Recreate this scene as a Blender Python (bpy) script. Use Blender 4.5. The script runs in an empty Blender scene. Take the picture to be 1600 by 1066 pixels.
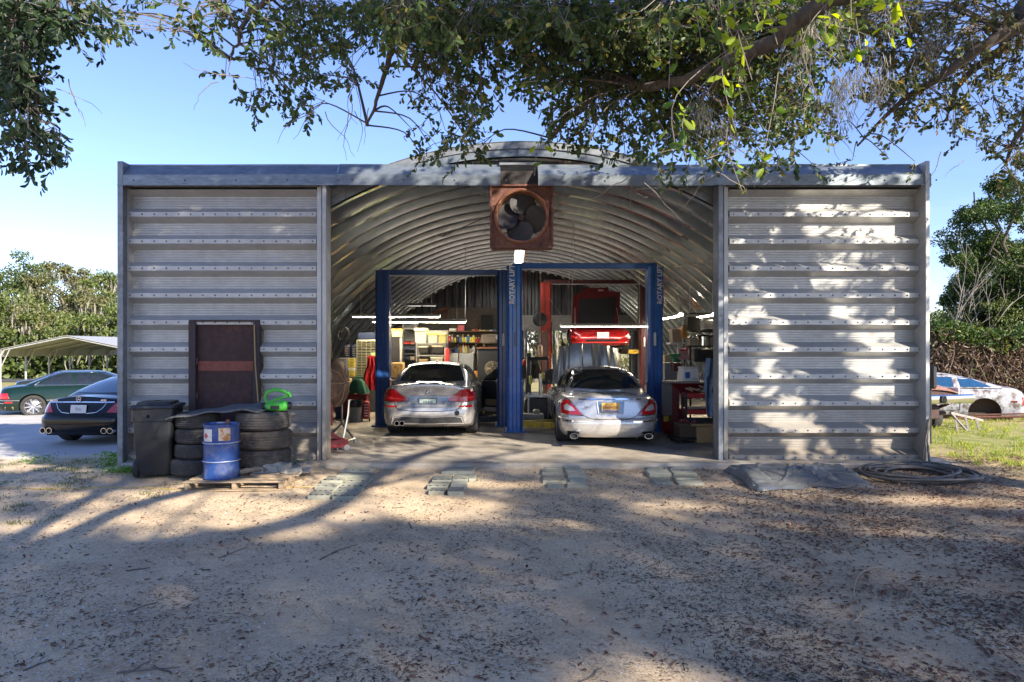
import bpy, bmesh, math, random
import numpy as np
from mathutils import Vector, Matrix, noise as mnoise
from mathutils.bvhtree import BVHTree
R = random.Random(7)
rad = math.radians
S = bpy.context.scene
COL = S.collection
# ------------------------------------------------------------------ camera, sky, sun, exposure
cam = bpy.data.cameras.new('camera'); cam.lens = 24.0; cam.sensor_width = 36; cam.shift_y = 0.0075
cam.clip_start = .05; cam.clip_end = 3000
co = bpy.data.objects.new('camera', cam); COL.objects.link(co)
EYE = 1.75; FPX = 1066.7; HY = 545.0
co.location = (0, 0, EYE); co.rotation_euler = (rad(90), 0, 0); S.camera = co
SUN_AZ, SUN_EL = 134.0, 29.0            # degrees clockwise from the viewing direction
SV = Vector((math.sin(rad(SUN_AZ))*math.cos(rad(SUN_EL)), math.cos(rad(SUN_AZ))*math.cos(rad(SUN_EL)), math.sin(rad(SUN_EL))))
W = bpy.data.worlds.new('World'); S.world = W; W.use_nodes = True
nt = W.node_tree; nt.nodes.clear()
wo = nt.nodes.new('ShaderNodeOutputWorld'); bg = nt.nodes.new('ShaderNodeBackground')
sky = nt.nodes.new('ShaderNodeTexSky'); sky.sky_type = 'NISHITA'; sky.sun_disc = False
sky.sun_elevation = rad(SUN_EL); sky.sun_rotation = rad(SUN_AZ)
sky.air_density = 1.0; sky.dust_density = .05; sky.ozone_density = 4.5; sky.altitude = 10
tc = nt.nodes.new('ShaderNodeTexCoord'); mp = nt.nodes.new('ShaderNodeMapping'); mp.inputs['Scale'].default_value = (1.2, 1.2, 9)
nz = nt.nodes.new('ShaderNodeTexNoise'); nz.inputs['Scale'].default_value = 2.2; nz.inputs['Detail'].default_value = 9; nz.inputs['Roughness'].default_value = .62
cr = nt.nodes.new('ShaderNodeValToRGB'); cr.color_ramp.elements[0].position = .5; cr.color_ramp.elements[1].position = .78
sx = nt.nodes.new('ShaderNodeSeparateXYZ')
cr2 = nt.nodes.new('ShaderNodeValToRGB'); cr2.color_ramp.elements[0].position = .0; cr2.color_ramp.elements[0].color = (.45, .45, .45, 1)
cr2.color_ramp.elements[1].position = .3; cr2.color_ramp.elements[1].color = (.03, .03, .03, 1)
mu = nt.nodes.new('ShaderNodeMath'); mu.operation = 'MULTIPLY'
mx = nt.nodes.new('ShaderNodeMixRGB'); mx.inputs['Color2'].default_value = (3.6, 4.3, 5.0, 1)
hs = nt.nodes.new('ShaderNodeHueSaturation'); hs.inputs['Saturation'].default_value = 1.0; hs.inputs['Hue'].default_value = .505
L = nt.links
L.new(tc.outputs['Generated'], mp.inputs['Vector']); L.new(mp.outputs[0], nz.inputs['Vector']); L.new(nz.outputs[0], cr.inputs[0])
L.new(tc.outputs['Generated'], sx.inputs[0]); L.new(sx.outputs['Z'], cr2.inputs[0])
L.new(cr.outputs[0], mu.inputs[0]); L.new(cr2.outputs[0], mu.inputs[1])
L.new(mu.outputs[0], mx.inputs['Fac']); L.new(sky.outputs[0], hs.inputs['Color']); L.new(hs.outputs[0], mx.inputs['Color1']); tn = nt.nodes.new('ShaderNodeMixRGB'); tn.blend_type = 'MULTIPLY'; tn.inputs[0].default_value = 1; tn.inputs[2].default_value = (.86, .80, .90, 1); L.new(mx.outputs[0], tn.inputs[1]); L.new(tn.outputs[0], bg.inputs['Color'])
bg.inputs['Strength'].default_value = 0.112
L.new(bg.outputs[0], wo.inputs['Surface'])
sl = bpy.data.lights.new('sun', 'SUN'); sl.energy = 4.4; sl.angle = rad(.53); sl.color = (1, .90, .76)
so = bpy.data.objects.new('sun', sl); COL.objects.link(so); so.rotation_euler = SV.to_track_quat('Z', 'Y').to_euler()
so.location = (8, -8, 12)
S.view_settings.view_transform = 'Standard'; S.view_settings.look = 'None'; S.view_settings.gamma = 1
S.view_settings.use_curve_mapping = False
S.view_settings.exposure = 1.55
S.cycles.use_denoising = True; S.cycles.max_bounces = 8; S.cycles.diffuse_bounces = 4; S.cycles.glossy_bounces = 4
S.cycles.transmission_bounces = 4; S.cycles.sample_clamp_indirect = 6; S.cycles.caustics_reflective = False; S.cycles.caustics_refractive = False

# ------------------------------------------------------------------ helpers
def PX(px, Y): return (px-800.0)*Y/FPX
def PZ(py, Y): return EYE-(py-HY)*Y/FPX
def lerp(a, b, t): return a+(b-a)*t
def sst(a, b, x):
    t = min(1, max(0, (x-a)/(b-a))); return t*t*(3-2*t)
def key(tab, x):
    if x <= tab[0][0]: return tab[0][1]
    for (a, b), (c, d) in zip(tab, tab[1:]):
        if x <= c:
            t = (x-a)/(c-a); return b+(d-b)*t
    return tab[-1][1]
def skey(tab, x):                     # smooth (catmull) version of key
    n = len(tab)
    if x <= tab[0][0]: return tab[0][1]
    if x >= tab[-1][0]: return tab[-1][1]
    for i in range(n-1):
        if x <= tab[i+1][0]:
            x0, y0 = tab[i]; x1, y1 = tab[i+1]; h = x1-x0; t = (x-x0)/h
            d = (y1-y0)/h
            m0 = d if i == 0 else .5*(d+(y0-tab[i-1][1])/(x0-tab[i-1][0]))
            m1 = d if i == n-2 else .5*(d+(tab[i+2][1]-y1)/(tab[i+2][0]-x1))
            if i > 0 and d*(y0-tab[i-1][1]) <= 0: m0 = 0
            if i < n-2 and d*(tab[i+2][1]-y1) <= 0: m1 = 0
            return (2*t**3-3*t*t+1)*y0+(t**3-2*t*t+t)*h*m0+(-2*t**3+3*t*t)*y1+(t**3-t*t)*h*m1

MATS = {}
def mat(name, col, rough=.6, metal=0., var=.12, scale=6., bump=0., bscale=None, col2=None, mix=(.45, .65), stretch=(1, 1, 1), coat=0.,
        emit=0., trans=0., spec=.5, rnd=0., det=6, rvar=.1, alpha=1., dirt=None):
    if name in MATS: return MATS[name]
    m = bpy.data.materials.new(name); m.use_nodes = True; t = m.node_tree; N = t.nodes; LL = t.links
    b = N['Principled BSDF']
    tcn = N.new('ShaderNodeTexCoord'); mpn = N.new('ShaderNodeMapping'); mpn.inputs['Scale'].default_value = stretch
    LL.new(tcn.outputs['Object'], mpn.inputs['Vector'])
    n1 = N.new('ShaderNodeTexNoise'); n1.inputs['Scale'].default_value = scale; n1.inputs['Detail'].default_value = det; n1.inputs['Roughness'].default_value = .65
    LL.new(mpn.outputs[0], n1.inputs['Vector'])
    c = tuple(col)+(1,)
    if col2 is not None:
        r = N.new('ShaderNodeValToRGB'); r.color_ramp.elements[0].position = mix[0]; r.color_ramp.elements[1].position = mix[1]
        r.color_ramp.elements[0].color = c; r.color_ramp.elements[1].color = tuple(col2)+(1,)
        LL.new(n1.outputs[0], r.inputs[0]); out = r.outputs[0]
    else:
        v = N.new('ShaderNodeRGB'); v.outputs[0].default_value = c; out = v.outputs[0]
    n2 = N.new('ShaderNodeTexNoise'); n2.inputs['Scale'].default_value = scale*3.7; n2.inputs['Detail'].default_value = 5
    LL.new(mpn.outputs[0], n2.inputs['Vector'])
    mr = N.new('ShaderNodeMapRange'); mr.inputs[1].default_value = .3; mr.inputs[2].default_value = .7
    mr.inputs[3].default_value = 1-var; mr.inputs[4].default_value = 1+var
    LL.new(n2.outputs[0], mr.inputs[0]); fac = mr.outputs[0]
    if rnd:
        oi = N.new('ShaderNodeObjectInfo'); m2 = N.new('ShaderNodeMapRange'); m2.inputs[3].default_value = 1-rnd; m2.inputs[4].default_value = 1+rnd
        LL.new(oi.outputs['Random'], m2.inputs[0]); mm = N.new('ShaderNodeMath'); mm.operation = 'MULTIPLY'
        LL.new(fac, mm.inputs[0]); LL.new(m2.outputs[0], mm.inputs[1]); fac = mm.outputs[0]
    if dirt:                          # splash and rust runs, thickest near the ground
        sz = N.new('ShaderNodeSeparateXYZ'); LL.new(tcn.outputs['Object'], sz.inputs[0]); md = N.new('ShaderNodeMapRange')
        md.inputs[1].default_value = dirt[1]; md.inputs[2].default_value = dirt[0]; LL.new(sz.outputs['Z'], md.inputs[0])
        mp2 = N.new('ShaderNodeMapping'); mp2.inputs['Scale'].default_value = (9, 9, .7); LL.new(tcn.outputs['Object'], mp2.inputs['Vector'])
        nd = N.new('ShaderNodeTexNoise'); nd.inputs['Scale'].default_value = 1.0; nd.inputs['Detail'].default_value = 8; nd.inputs['Roughness'].default_value = .7; LL.new(mp2.outputs[0], nd.inputs['Vector'])
        r5 = N.new('ShaderNodeMapRange'); r5.inputs[1].default_value = .42; r5.inputs[2].default_value = .72; LL.new(nd.outputs[0], r5.inputs[0])
        a5 = N.new('ShaderNodeMath'); a5.operation = 'MULTIPLY_ADD'; a5.inputs[1].default_value = .75; LL.new(md.outputs[0], a5.inputs[0]); 
        a6 = N.new('ShaderNodeMath'); a6.operation = 'MULTIPLY'; a6.inputs[1].default_value = .14; LL.new(r5.outputs[0], a6.inputs[0]); LL.new(a6.outputs[0], a5.inputs[2]); a5.use_clamp = True
        mxd = N.new('ShaderNodeMixRGB'); mxd.inputs[2].default_value = tuple(dirt[2])+(1,); LL.new(a5.outputs[0], mxd.inputs[0]); LL.new(out, mxd.inputs[1]); out = mxd.outputs[0]
    vm = N.new('ShaderNodeVectorMath'); vm.operation = 'SCALE'; LL.new(out, vm.inputs[0]); LL.new(fac, vm.inputs['Scale'])
    LL.new(vm.outputs[0], b.inputs['Base Color'])
    if rvar:
        r3 = N.new('ShaderNodeMapRange'); r3.inputs[3].default_value = max(.02, rough-rvar); r3.inputs[4].default_value = min(1, rough+rvar)
        LL.new(n1.outputs[0], r3.inputs[0]); LL.new(r3.outputs[0], b.inputs['Roughness'])
    else: b.inputs['Roughness'].default_value = rough
    b.inputs['Metallic'].default_value = metal; b.inputs['Specular IOR Level'].default_value = spec
    b.inputs['Coat Weight'].default_value = coat; b.inputs['Coat Roughness'].default_value = .06
    b.inputs['Transmission Weight'].default_value = trans
    b.inputs['Alpha'].default_value = alpha
    if emit:
        b.inputs['Emission Color'].default_value = c; b.inputs['Emission Strength'].default_value = emit
    if bump:
        n3 = N.new('ShaderNodeTexNoise'); n3.inputs['Scale'].default_value = bscale or scale*4; n3.inputs['Detail'].default_value = 6
        LL.new(mpn.outputs[0], n3.inputs['Vector'])
        bp = N.new('ShaderNodeBump'); bp.inputs['Strength'].default_value = 1; bp.inputs['Distance'].default_value = bump
        LL.new(n3.outputs[0], bp.inputs['Height']); LL.new(bp.outputs[0], b.inputs['Normal'])
    MATS[name] = m
    return m

class MB:
    def __init__(s): s.v = []; s.f = []; s.m = []; s.mi = 0
    def add(s, vs, fs, M=None):
        o = len(s.v)
        if M is not None: vs = [M @ Vector(p) for p in vs]
        s.v += [tuple(p) for p in vs]; s.f += [tuple(i+o for i in f) for f in fs]; s.m += [s.mi]*len(fs)
        return s
    def box(s, c, d, R3=None, bev=0.):
        x, y, z = [k/2 for k in d]
        if bev <= 0:
            vs = [(sx*x, sy*y, sz*z) for sx in (-1, 1) for sy in (-1, 1) for sz in (-1, 1)]
            fs = [(0, 1, 3, 2), (4, 6, 7, 5), (0, 4, 5, 1), (2, 3, 7, 6), (0, 2, 6, 4), (1, 5, 7, 3)]
        else:
            b = min(bev, x*.9, y*.9, z*.9)
            bm = bmesh.new(); bmesh.ops.create_cube(bm, size=2, matrix=Matrix.Diagonal((x, y, z, 1)))
            bmesh.ops.bevel(bm, geom=bm.edges[:], offset=b, segments=1, affect='EDGES', clamp_overlap=True)
            bm.verts.index_update(); vs = [v.co.copy() for v in bm.verts]; fs = [tuple(v.index for v in f.verts) for f in bm.faces]; bm.free()
        M = Matrix.Translation(c)
        if R3 is not None: M = M @ (Matrix.Rotation(R3, 4, 'Z') if isinstance(R3, (int, float)) else R3.to_4x4())
        return s.add(vs, fs, M)
    def bar(s, a, b, w, h, up=(0, 0, 1)):            # rectangular bar from a to b
        a = Vector(a); b = Vector(b); d = (b-a); Ln = d.length; d.normalize(); u = Vector(up)
        sd = d.cross(u)
        if sd.length < 1e-4: sd = d.cross(Vector((0, 1, 0)))
        sd.normalize(); u = sd.cross(d)
        M = Matrix((sd, d, u)).transposed().to_4x4(); M.translation = (a+b)/2
        x, y, z = w/2, Ln/2, h/2
        vs = [(sx*x, sy*y, sz*z) for sx in (-1, 1) for sy in (-1, 1) for sz in (-1, 1)]
        return s.add(vs, [(0, 1, 3, 2), (4, 6, 7, 5), (0, 4, 5, 1), (2, 3, 7, 6), (0, 2, 6, 4), (1, 5, 7, 3)], M)
    def tube(s, pts, r, n=8, cap=True, closed=False):
        pts = [Vector(p) for p in pts]; k = len(pts); rr = r if isinstance(r, (list, tuple)) else [r]*k
        vs = []; fs = []; pu = None
        for i, p in enumerate(pts):
            if closed: d = pts[(i+1) % k]-pts[i-1]
            else: d = pts[min(i+1, k-1)]-pts[max(i-1, 0)]
            if d.length < 1e-9: d = Vector((0, 0, 1))
            d.normalize()
            if pu is None:
                pu = Vector((0, 0, 1)) if abs(d.z) < .9 else Vector((1, 0, 0))
            u = pu-d*pu.dot(d)
            if u.length < 1e-6: u = d.orthogonal()
            u.normalize(); pu = u; w = d.cross(u)
            for j in range(n):
                a = 2*math.pi*j/n; vs.append(p+(u*math.cos(a)+w*math.sin(a))*rr[i])
        for i in range(k if closed else k-1):
            for j in range(n):
                a, b = i*n+j, i*n+(j+1) % n; c, d2 = ((i+1) % k)*n+(j+1) % n, ((i+1) % k)*n+j
                fs.append((a, b, c, d2))
        if cap and not closed: fs += [tuple(range(n))[::-1], tuple((k-1)*n+j for j in range(n))]
        return s.add(vs, fs)
    def cyl(s, a, b, r, r2=None, n=14): return s.tube([a, b], [r, r if r2 is None else r2], n)
    def lathe(s, prof, n=20, M=None, caps=True):       # prof (r, z) about Z
        vs = []; fs = []
        for r, z in prof:
            for j in range(n):
                a = 2*math.pi*j/n; vs.append((r*math.cos(a), r*math.sin(a), z))
        for i in range(len(prof)-1):
            for j in range(n): fs.append((i*n+j, i*n+(j+1) % n, (i+1)*n+(j+1) % n, (i+1)*n+j))
        if caps:
            if prof[0][0] > 1e-5: fs.append(tuple(range(n))[::-1])
            if prof[-1][0] > 1e-5: fs.append(tuple((len(prof)-1)*n+j for j in range(n)))
        return s.add(vs, fs, M)
    def prism(s, poly, axis, a, b, M=None):       # poly in the plane square to axis, from a to b
        n = len(poly)
        def P(p, t): return (t, p[0], p[1]) if axis == 'x' else ((p[0], t, p[1]) if axis == 'y' else (p[0], p[1], t))
        vs = [P(p, a) for p in poly]+[P(p, b) for p in poly]
        return s.add(vs, [tuple(range(n))[::-1], tuple(range(n, 2*n))]+[(i, (i+1) % n, n+(i+1) % n, n+i) for i in range(n)], M)
    def grid(s, rows, th=0.):             # rows of points; th adds thickness along normals
        nr, nc = len(rows), len(rows[0]); vs = [Vector(p) for r in rows for p in r]
        fs = [(i*nc+j, i*nc+j+1, (i+1)*nc+j+1, (i+1)*nc+j) for i in range(nr-1) for j in range(nc-1)]
        if th:
            nv = len(vs); vn = []
            for i in range(nr):
                for j in range(nc):
                    du = vs[i*nc+min(j+1, nc-1)]-vs[i*nc+max(j-1, 0)]; dv = vs[min(i+1, nr-1)*nc+j]-vs[max(i-1, 0)*nc+j]
                    nn = du.cross(dv)
                    if nn.length > 1e-12: nn.normalize()
                    vn.append(vs[i*nc+j]-nn*th)
            vs += vn; fs += [tuple(nv+k for k in f)[::-1] for f in fs]
            bd = [j for j in range(nc)]+[i*nc+nc-1 for i in range(1, nr)]+[(nr-1)*nc+j for j in range(nc-2, -1, -1)]+[i*nc for i in range(nr-2, 0, -1)]
            for a, b in zip(bd, bd[1:]+bd[:1]): fs.append((b, a, a+nv, b+nv))
        return s.add(vs, fs)
    def build(s, name, mats, parent=None, smooth=True, ang=38, loc=None):
        me = bpy.data.meshes.new(name); me.from_pydata(s.v, [], s.f)
        ms = mats if isinstance(mats, (list, tuple)) else [mats]
        for q in ms: me.materials.append(q)
        if len(ms) > 1: me.polygons.foreach_set('material_index', s.m)
        if smooth:
            me.shade_smooth(); me.set_sharp_from_angle(angle=rad(ang))
        o = bpy.data.objects.new(name, me); COL.objects.link(o)
        if parent is not None: o.parent = parent
        if loc is not None: o.location = loc
        return o
def tag(o, label, cat, group=None, kind=None):
    if label: o['label'] = label
    if cat: o['category'] = cat
    if group: o['group'] = group
    if kind: o['kind'] = kind
    return o
def E(name, loc, label, cat, rz=0., group=None):
    o = bpy.data.objects.new(name, None); COL.objects.link(o); o.location = loc; o.rotation_euler = (0, 0, rz)
    o.empty_display_size = .1
    return tag(o, label, cat, group)
def stuff(o): o['kind'] = 'stuff'; return o
def struct(o, label=None):
    o['kind'] = 'structure'
    if label: o['label'] = label
    return o
def clone(o, name=None, parent=None, loc=None, rz=None, label=None):
    c = o.copy(); COL.objects.link(c)
    if parent is not None: c.parent = parent
    if loc is not None: c.location = loc
    if rz is not None: c.rotation_euler = (0, 0, rz)
    if label: c['label'] = label
    return c
def kids(o): return [x for x in COL.objects if x.parent == o]
def clone_tree(o, loc=None, rz=None, label=None, parent=None):
    c = clone(o, None, parent, loc, rz, label)
    for ch in kids(o):
        clone_tree(ch, parent=c)
    return c
def npmesh(name, verts, faces, mats, parent=None, kind=None, mi=None, smooth=False):   # faces: (n,k) array
    me = bpy.data.meshes.new(name); nv = len(verts); nf, k = faces.shape
    me.vertices.add(nv); me.vertices.foreach_set('co', np.ascontiguousarray(verts, dtype=np.float32).ravel())
    me.loops.add(nf*k); me.loops.foreach_set('vertex_index', np.ascontiguousarray(faces, dtype=np.int32).ravel())
    me.polygons.add(nf); me.polygons.foreach_set('loop_start', np.arange(0, nf*k, k, dtype=np.int32))
    ms = mats if isinstance(mats, (list, tuple)) else [mats]
    for q in ms: me.materials.append(q)
    if mi is not None: me.polygons.foreach_set('material_index', np.ascontiguousarray(mi, dtype=np.int32))
    me.update(calc_edges=True); me.validate()
    if smooth: me.shade_smooth()
    o = bpy.data.objects.new(name, me); COL.objects.link(o)
    if parent is not None: o.parent = parent
    if kind: o['kind'] = kind
    return o
def text(name, body, size, M, m, parent=None, ext=.002, sx=1., bold=.0):
    cu = bpy.data.curves.new(name, 'FONT'); cu.body = body; cu.size = size; cu.extrude = ext; cu.align_x = 'CENTER'; cu.align_y = 'CENTER'; cu.offset = bold
    cu.resolution_u = 3
    t = bpy.data.objects.new(name, cu); COL.objects.link(t)
    me = bpy.data.meshes.new_from_object(t.evaluated_get(bpy.context.evaluated_depsgraph_get()))
    bpy.data.objects.remove(t); me.transform(M @ Matrix.Diagonal((sx, 1, 1, 1))); me.materials.clear(); me.materials.append(m)
    o = bpy.data.objects.new(name, me); COL.objects.link(o)
    if parent is not None: o.parent = parent
    return o
FACE_CAM = Matrix.Rotation(rad(90), 4, 'X')          # lettering that reads from the camera's side

# ------------------------------------------------------------------ materials used all over
galv = mat('galvanised_steel', (.50, .50, .475), .46, .35, .07, 2.2, .0006, 26, (.40, .40, .385), (.3, .75), (1, 1, 1.3), rnd=.07, dirt=(-.1, 1.2, (.31, .24, .165)))
galv_in = mat('galvanised_inside', (.50, .55, .60), .22, 1.0, .10, 2.2, .0003, 20, (.37, .41, .45), (.4, .75), rvar=.06)
galv_dk = mat('galvanised_dull', (.25, .27, .29), .5, .6, .16, 4, .001, 20, (.17, .18, .19), (.4, .7))
bolt_m = mat('bolt_steel', (.10, .10, .105), .5, .5)
rust = mat('rusty_plate', (.055, .026, .024), .7, .15, .25, 3, .002, 30, (.13, .055, .03), (.52, .8))
rust_or = mat('rust_orange', (.155, .066, .045), .8, .1, .3, 5, .002, 30, (.065, .032, .028), (.45, .75))
primer = mat('red_oxide_primer', (.22, .065, .04), .7, 0, .2, 4, .001, 30)
black_pl = mat('black_plastic', (.018, .019, .021), .45, 0, .2, 6, .0006, 40)
rubber = mat('rubber', (.028, .027, .026), .8, 0, .25, 8, .001, 60, (.055, .05, .045), (.5, .8))
chrome = mat('chrome', (.72, .72, .74), .12, 1, .05, 4)
dark = mat('dark_cavity', (.006, .006, .007), .8, 0, .1)
white_p = mat('white_paint', (.72, .71, .68), .5, 0, .06, 5)
wood = mat('weathered_wood', (.36, .27, .17), .8, 0, .25, 6, .002, 30, (.22, .17, .12), (.4, .7), (1, 8, 8))
wood_dk = mat('dark_timber', (.13, .075, .045), .75, 0, .25, 6, .001, 30, None, (.4, .7), (8, 1, 8))
steel = mat('bare_steel', (.38, .38, .38), .35, .9, .12, 6)
conc = mat('floor_concrete', (.36, .325, .28), .62, 0, .16, 1.3, .0015, 30, (.25, .225, .19), (.45, .72))
conc_lt = mat('drive_concrete', (.48, .46, .43), .85, 0, .10, .5, .002, 20, (.36, .35, .33), (.4, .7))
# ------------------------------------------------------------------ ground, slab, drive
def gz(x, y):
    base = -.135-.05*sst(10, 4, y)+.055*sst(9.5, 10.35, y)*sst(-6.6, -5.8, x)
    left = sst(-5.5, -8.5, x)*sst(8, 12.5, y)
    z = base-.13*left
    z -= .25*sst(20, 40, y)
    if 3 < x: z += .03*sst(5, 9, x)
    return z
def gzn(x, y):
    rut = sum(math.exp(-((x-c-.12*math.sin(y*.6+c))/.11)**2) for c in (-2.45, -.95, .95, 2.5))*-.016*sst(10.2, 9.2, y)*(.6+.6*mnoise.noise(Vector((x, y*.5, 4))))
    n = rut/.3*.3+mnoise.noise(Vector((x*.7, y*.7, 3)))*.022+mnoise.noise(Vector((x*2.6, y*2.6, 9)))*.010+mnoise.noise(Vector((x*8, y*8, 1)))*.0045
    return gz(x, y)+n*(.3+.7*sst(11.5, 10, y)+.8*sst(6.9, 8, x))
xs = [-400, -200, -120, -80, -55, -40, -30, -24, -19, -16, -14, -12.5, -11.2, -10.2]+[-9.5+i*.085 for i in range(224)]+[9.8, 10.6, 11.5, 12.6, 14, 16, 19, 24, 30, 40, 55, 80, 120, 200, 400]
ys = [-60, -30, -15, -8, -4, -2, -.5, .6]+[1.4+i*.07 for i in range(140)]+[11.4+i*.25 for i in range(30)]+[20, 22, 25, 29, 34, 40, 50, 65, 90, 130, 200, 400, 900]
gv = np.array([(x, y, gzn(x, y)) for y in ys for x in xs]); nx = len(xs); ny = len(ys)
ii, jj = np.meshgrid(np.arange(ny-1), np.arange(nx-1), indexing='ij'); q = (ii*nx+jj).ravel()
gf = np.stack([q, q+1, q+nx+1, q+nx], 1)
def ground_mat():
    m = bpy.data.materials.new('sandy_ground'); m.use_nodes = True; t = m.node_tree; N = t.nodes; LL = t.links; b = N['Principled BSDF']
    tcn = N.new('ShaderNodeTexCoord'); P = tcn.outputs['Object']
    def nse(sc, det=6, rg=.65, vec=None):
        n = N.new('ShaderNodeTexNoise'); n.inputs['Scale'].default_value = sc; n.inputs['Detail'].default_value = det; n.inputs['Roughness'].default_value = rg
        LL.new(vec or P, n.inputs['Vector']); return n.outputs[0]
    def ramp(src, p0, p1, c0=(0, 0, 0), c1=(1, 1, 1)):
        r = N.new('ShaderNodeValToRGB'); r.color_ramp.elements[0].position = p0; r.color_ramp.elements[1].position = p1
        r.color_ramp.elements[0].color = c0+(1,); r.color_ramp.elements[1].color = c1+(1,); LL.new(src, r.inputs[0]); return r.outputs[0]
    def mixc(f, a, bb):
        k = N.new('ShaderNodeMixRGB')
        for s_, i in ((f, 0), (a, 1), (bb, 2)):
            if isinstance(s_, tuple): k.inputs[i].default_value = s_+(1,)
            elif isinstance(s_, float): k.inputs[i].default_value = s_
            else: LL.new(s_, k.inputs[i])
        return k.outputs[0]
    def mth(op, a, bb):
        k = N.new('ShaderNodeMath'); k.operation = op; k.use_clamp = True
        for s_, i in ((a, 0), (bb, 1)):
            if isinstance(s_, (float, int)): k.inputs[i].default_value = s_
            else: LL.new(s_, k.inputs[i])
        return k.outputs[0]
    sand = mixc(ramp(nse(.8), .35, .65), (.64, .495, .33), (.48, .365, .24))
    sand = mixc(ramp(nse(30, 8, .8), .42, .62), sand, (.74, .58, .38))
    mulch = ramp(nse(55, 5, .75), .50, .60)
    mulch = mth('MULTIPLY', mulch, ramp(nse(1.3, 5), .38, .60))
    col = mixc(mth('MULTIPLY', mulch, .8), sand, (.20, .14, .085))
    col = mixc(mth('MULTIPLY', ramp(nse(.55, 7, .7), .46, .64), .55), col, mixc(ramp(nse(22, 6, .8), .4, .62), (.22, .155, .10), (.42, .32, .21)))
    # leaf-strewn earth to the right
    sxx = N.new('ShaderNodeSeparateXYZ'); LL.new(P, sxx.inputs[0])
    mr = N.new('ShaderNodeMapRange'); mr.inputs[1].default_value = 1.5; mr.inputs[2].default_value = 6.5; LL.new(sxx.outputs['X'], mr.inputs[0])
    br = mth('MULTIPLY', mth('ADD', mr.outputs[0], 0.0), ramp(nse(1.7, 7, .7), .36, .58))
    col = mixc(mth('MULTIPLY', br, .75), col, mixc(ramp(nse(40, 4), .4, .6), (.10, .06, .038), (.19, .12, .075)))
    # grass beyond the yard
    def edge(axis, a, bb):
        k = N.new('ShaderNodeMapRange'); k.inputs[1].default_value = a; k.inputs[2].default_value = bb; LL.new(sxx.outputs[axis], k.inputs[0]); return k.outputs[0]
    wob = mth('MULTIPLY', ramp(nse(1.1, 6), .3, .7), .8)
    gr = mth('MULTIPLY', edge('X', 6.9, 7.9), edge('Y', 9.2, 10.4))
    far = mth('MAXIMUM', edge('Y', 16, 17.5), gr)
    lf = mth('MULTIPLY', mth('MULTIPLY', edge('X', -4.6, -7.2), edge('Y', 7.6, 9.6)), ramp(nse(2.2, 7), .5, .66))
    g = mth('MAXIMUM', far, mth('MULTIPLY', lf, .6))
    grass = mixc(ramp(nse(3, 8), .35, .65), (.15, .19, .05), (.34, .30, .12))
    grass = mixc(ramp(nse(.25, 5), .4, .6), grass, (.33, .27, .13))
    col = mixc(g, col, grass)
    LL.new(col, b.inputs['Base Color']); b.inputs['Roughness'].default_value = .95; b.inputs['Specular IOR Level'].default_value = .2
    bp = N.new('ShaderNodeBump'); bp.inputs['Distance'].default_value = .012; bp.inputs['Strength'].default_value = .9
    LL.new(mth('ADD', mth('MULTIPLY', nse(38, 8, .8), .6), mth('MULTIPLY', nse(9, 5), .5)), bp.inputs['Height']); LL.new(bp.outputs[0], b.inputs['Normal'])
    return m
g = npmesh('ground', gv, gf, ground_mat(), smooth=True); struct(g, 'sandy earth yard with gravel, mulch and grass running to the horizon')
# garage slab with a worn lip
b = MB(); n = 70
for i in range(n): pass
edge = []
for i in range(n+1):
    x = lerp(-5.97, 6.78, i/n)
    edge.append((x, 10.42+.035*mnoise.noise(Vector((x*2.3, 0, 0)))+(.12*sst(6.5, 6.8, x)), 0))
rows = []
for dy, dz in ((-.0, -.24), (0, -.025), (.022, -.004), (.07, 0), (.5, 0), (16.9, 0), (16.9, -.2)):
    rows.append([(x, (y+dy) if dy < 1 else 27.3, dz) for x, y, _ in edge])
b.grid(rows)
struct(b.build('floor', mat('slab_concrete', (.38, .34, .285), .62, 0, .18, 1.3, .002, 30, (.24, .20, .15), (.42, .70), det=9), smooth=True, ang=30), 'grey concrete garage floor slab with a worn front edge')
b = MB(); b.grid([[(x, y, gz(x, y)+.045) for x in np.linspace(-26, -6.95, 12)] for y in (12.45, 14, 16, 18, 20, 22.5, 25)], .1)
struct(b.build('driveway', conc_lt, smooth=True), 'pale concrete driveway beside the metal building')
b = MB(); b.grid([[(x, y, gz(x, y)+.03) for x in np.linspace(-120, -10, 14)] for y in (46, 49, 52)])
struct(b.build('road', mat('asphalt', (.07, .07, .075), .9)), 'distant grey road across the field')

# ------------------------------------------------------------------ the arched metal building
F = 10.9
CX, CZ, RI, RO = .18, -1.47, 6.31, 6.57
bld = E('metal_building', (0, 0, 0), 'arched galvanised steel workshop with flat ribbed front wall, open in the middle', 'building')
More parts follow.
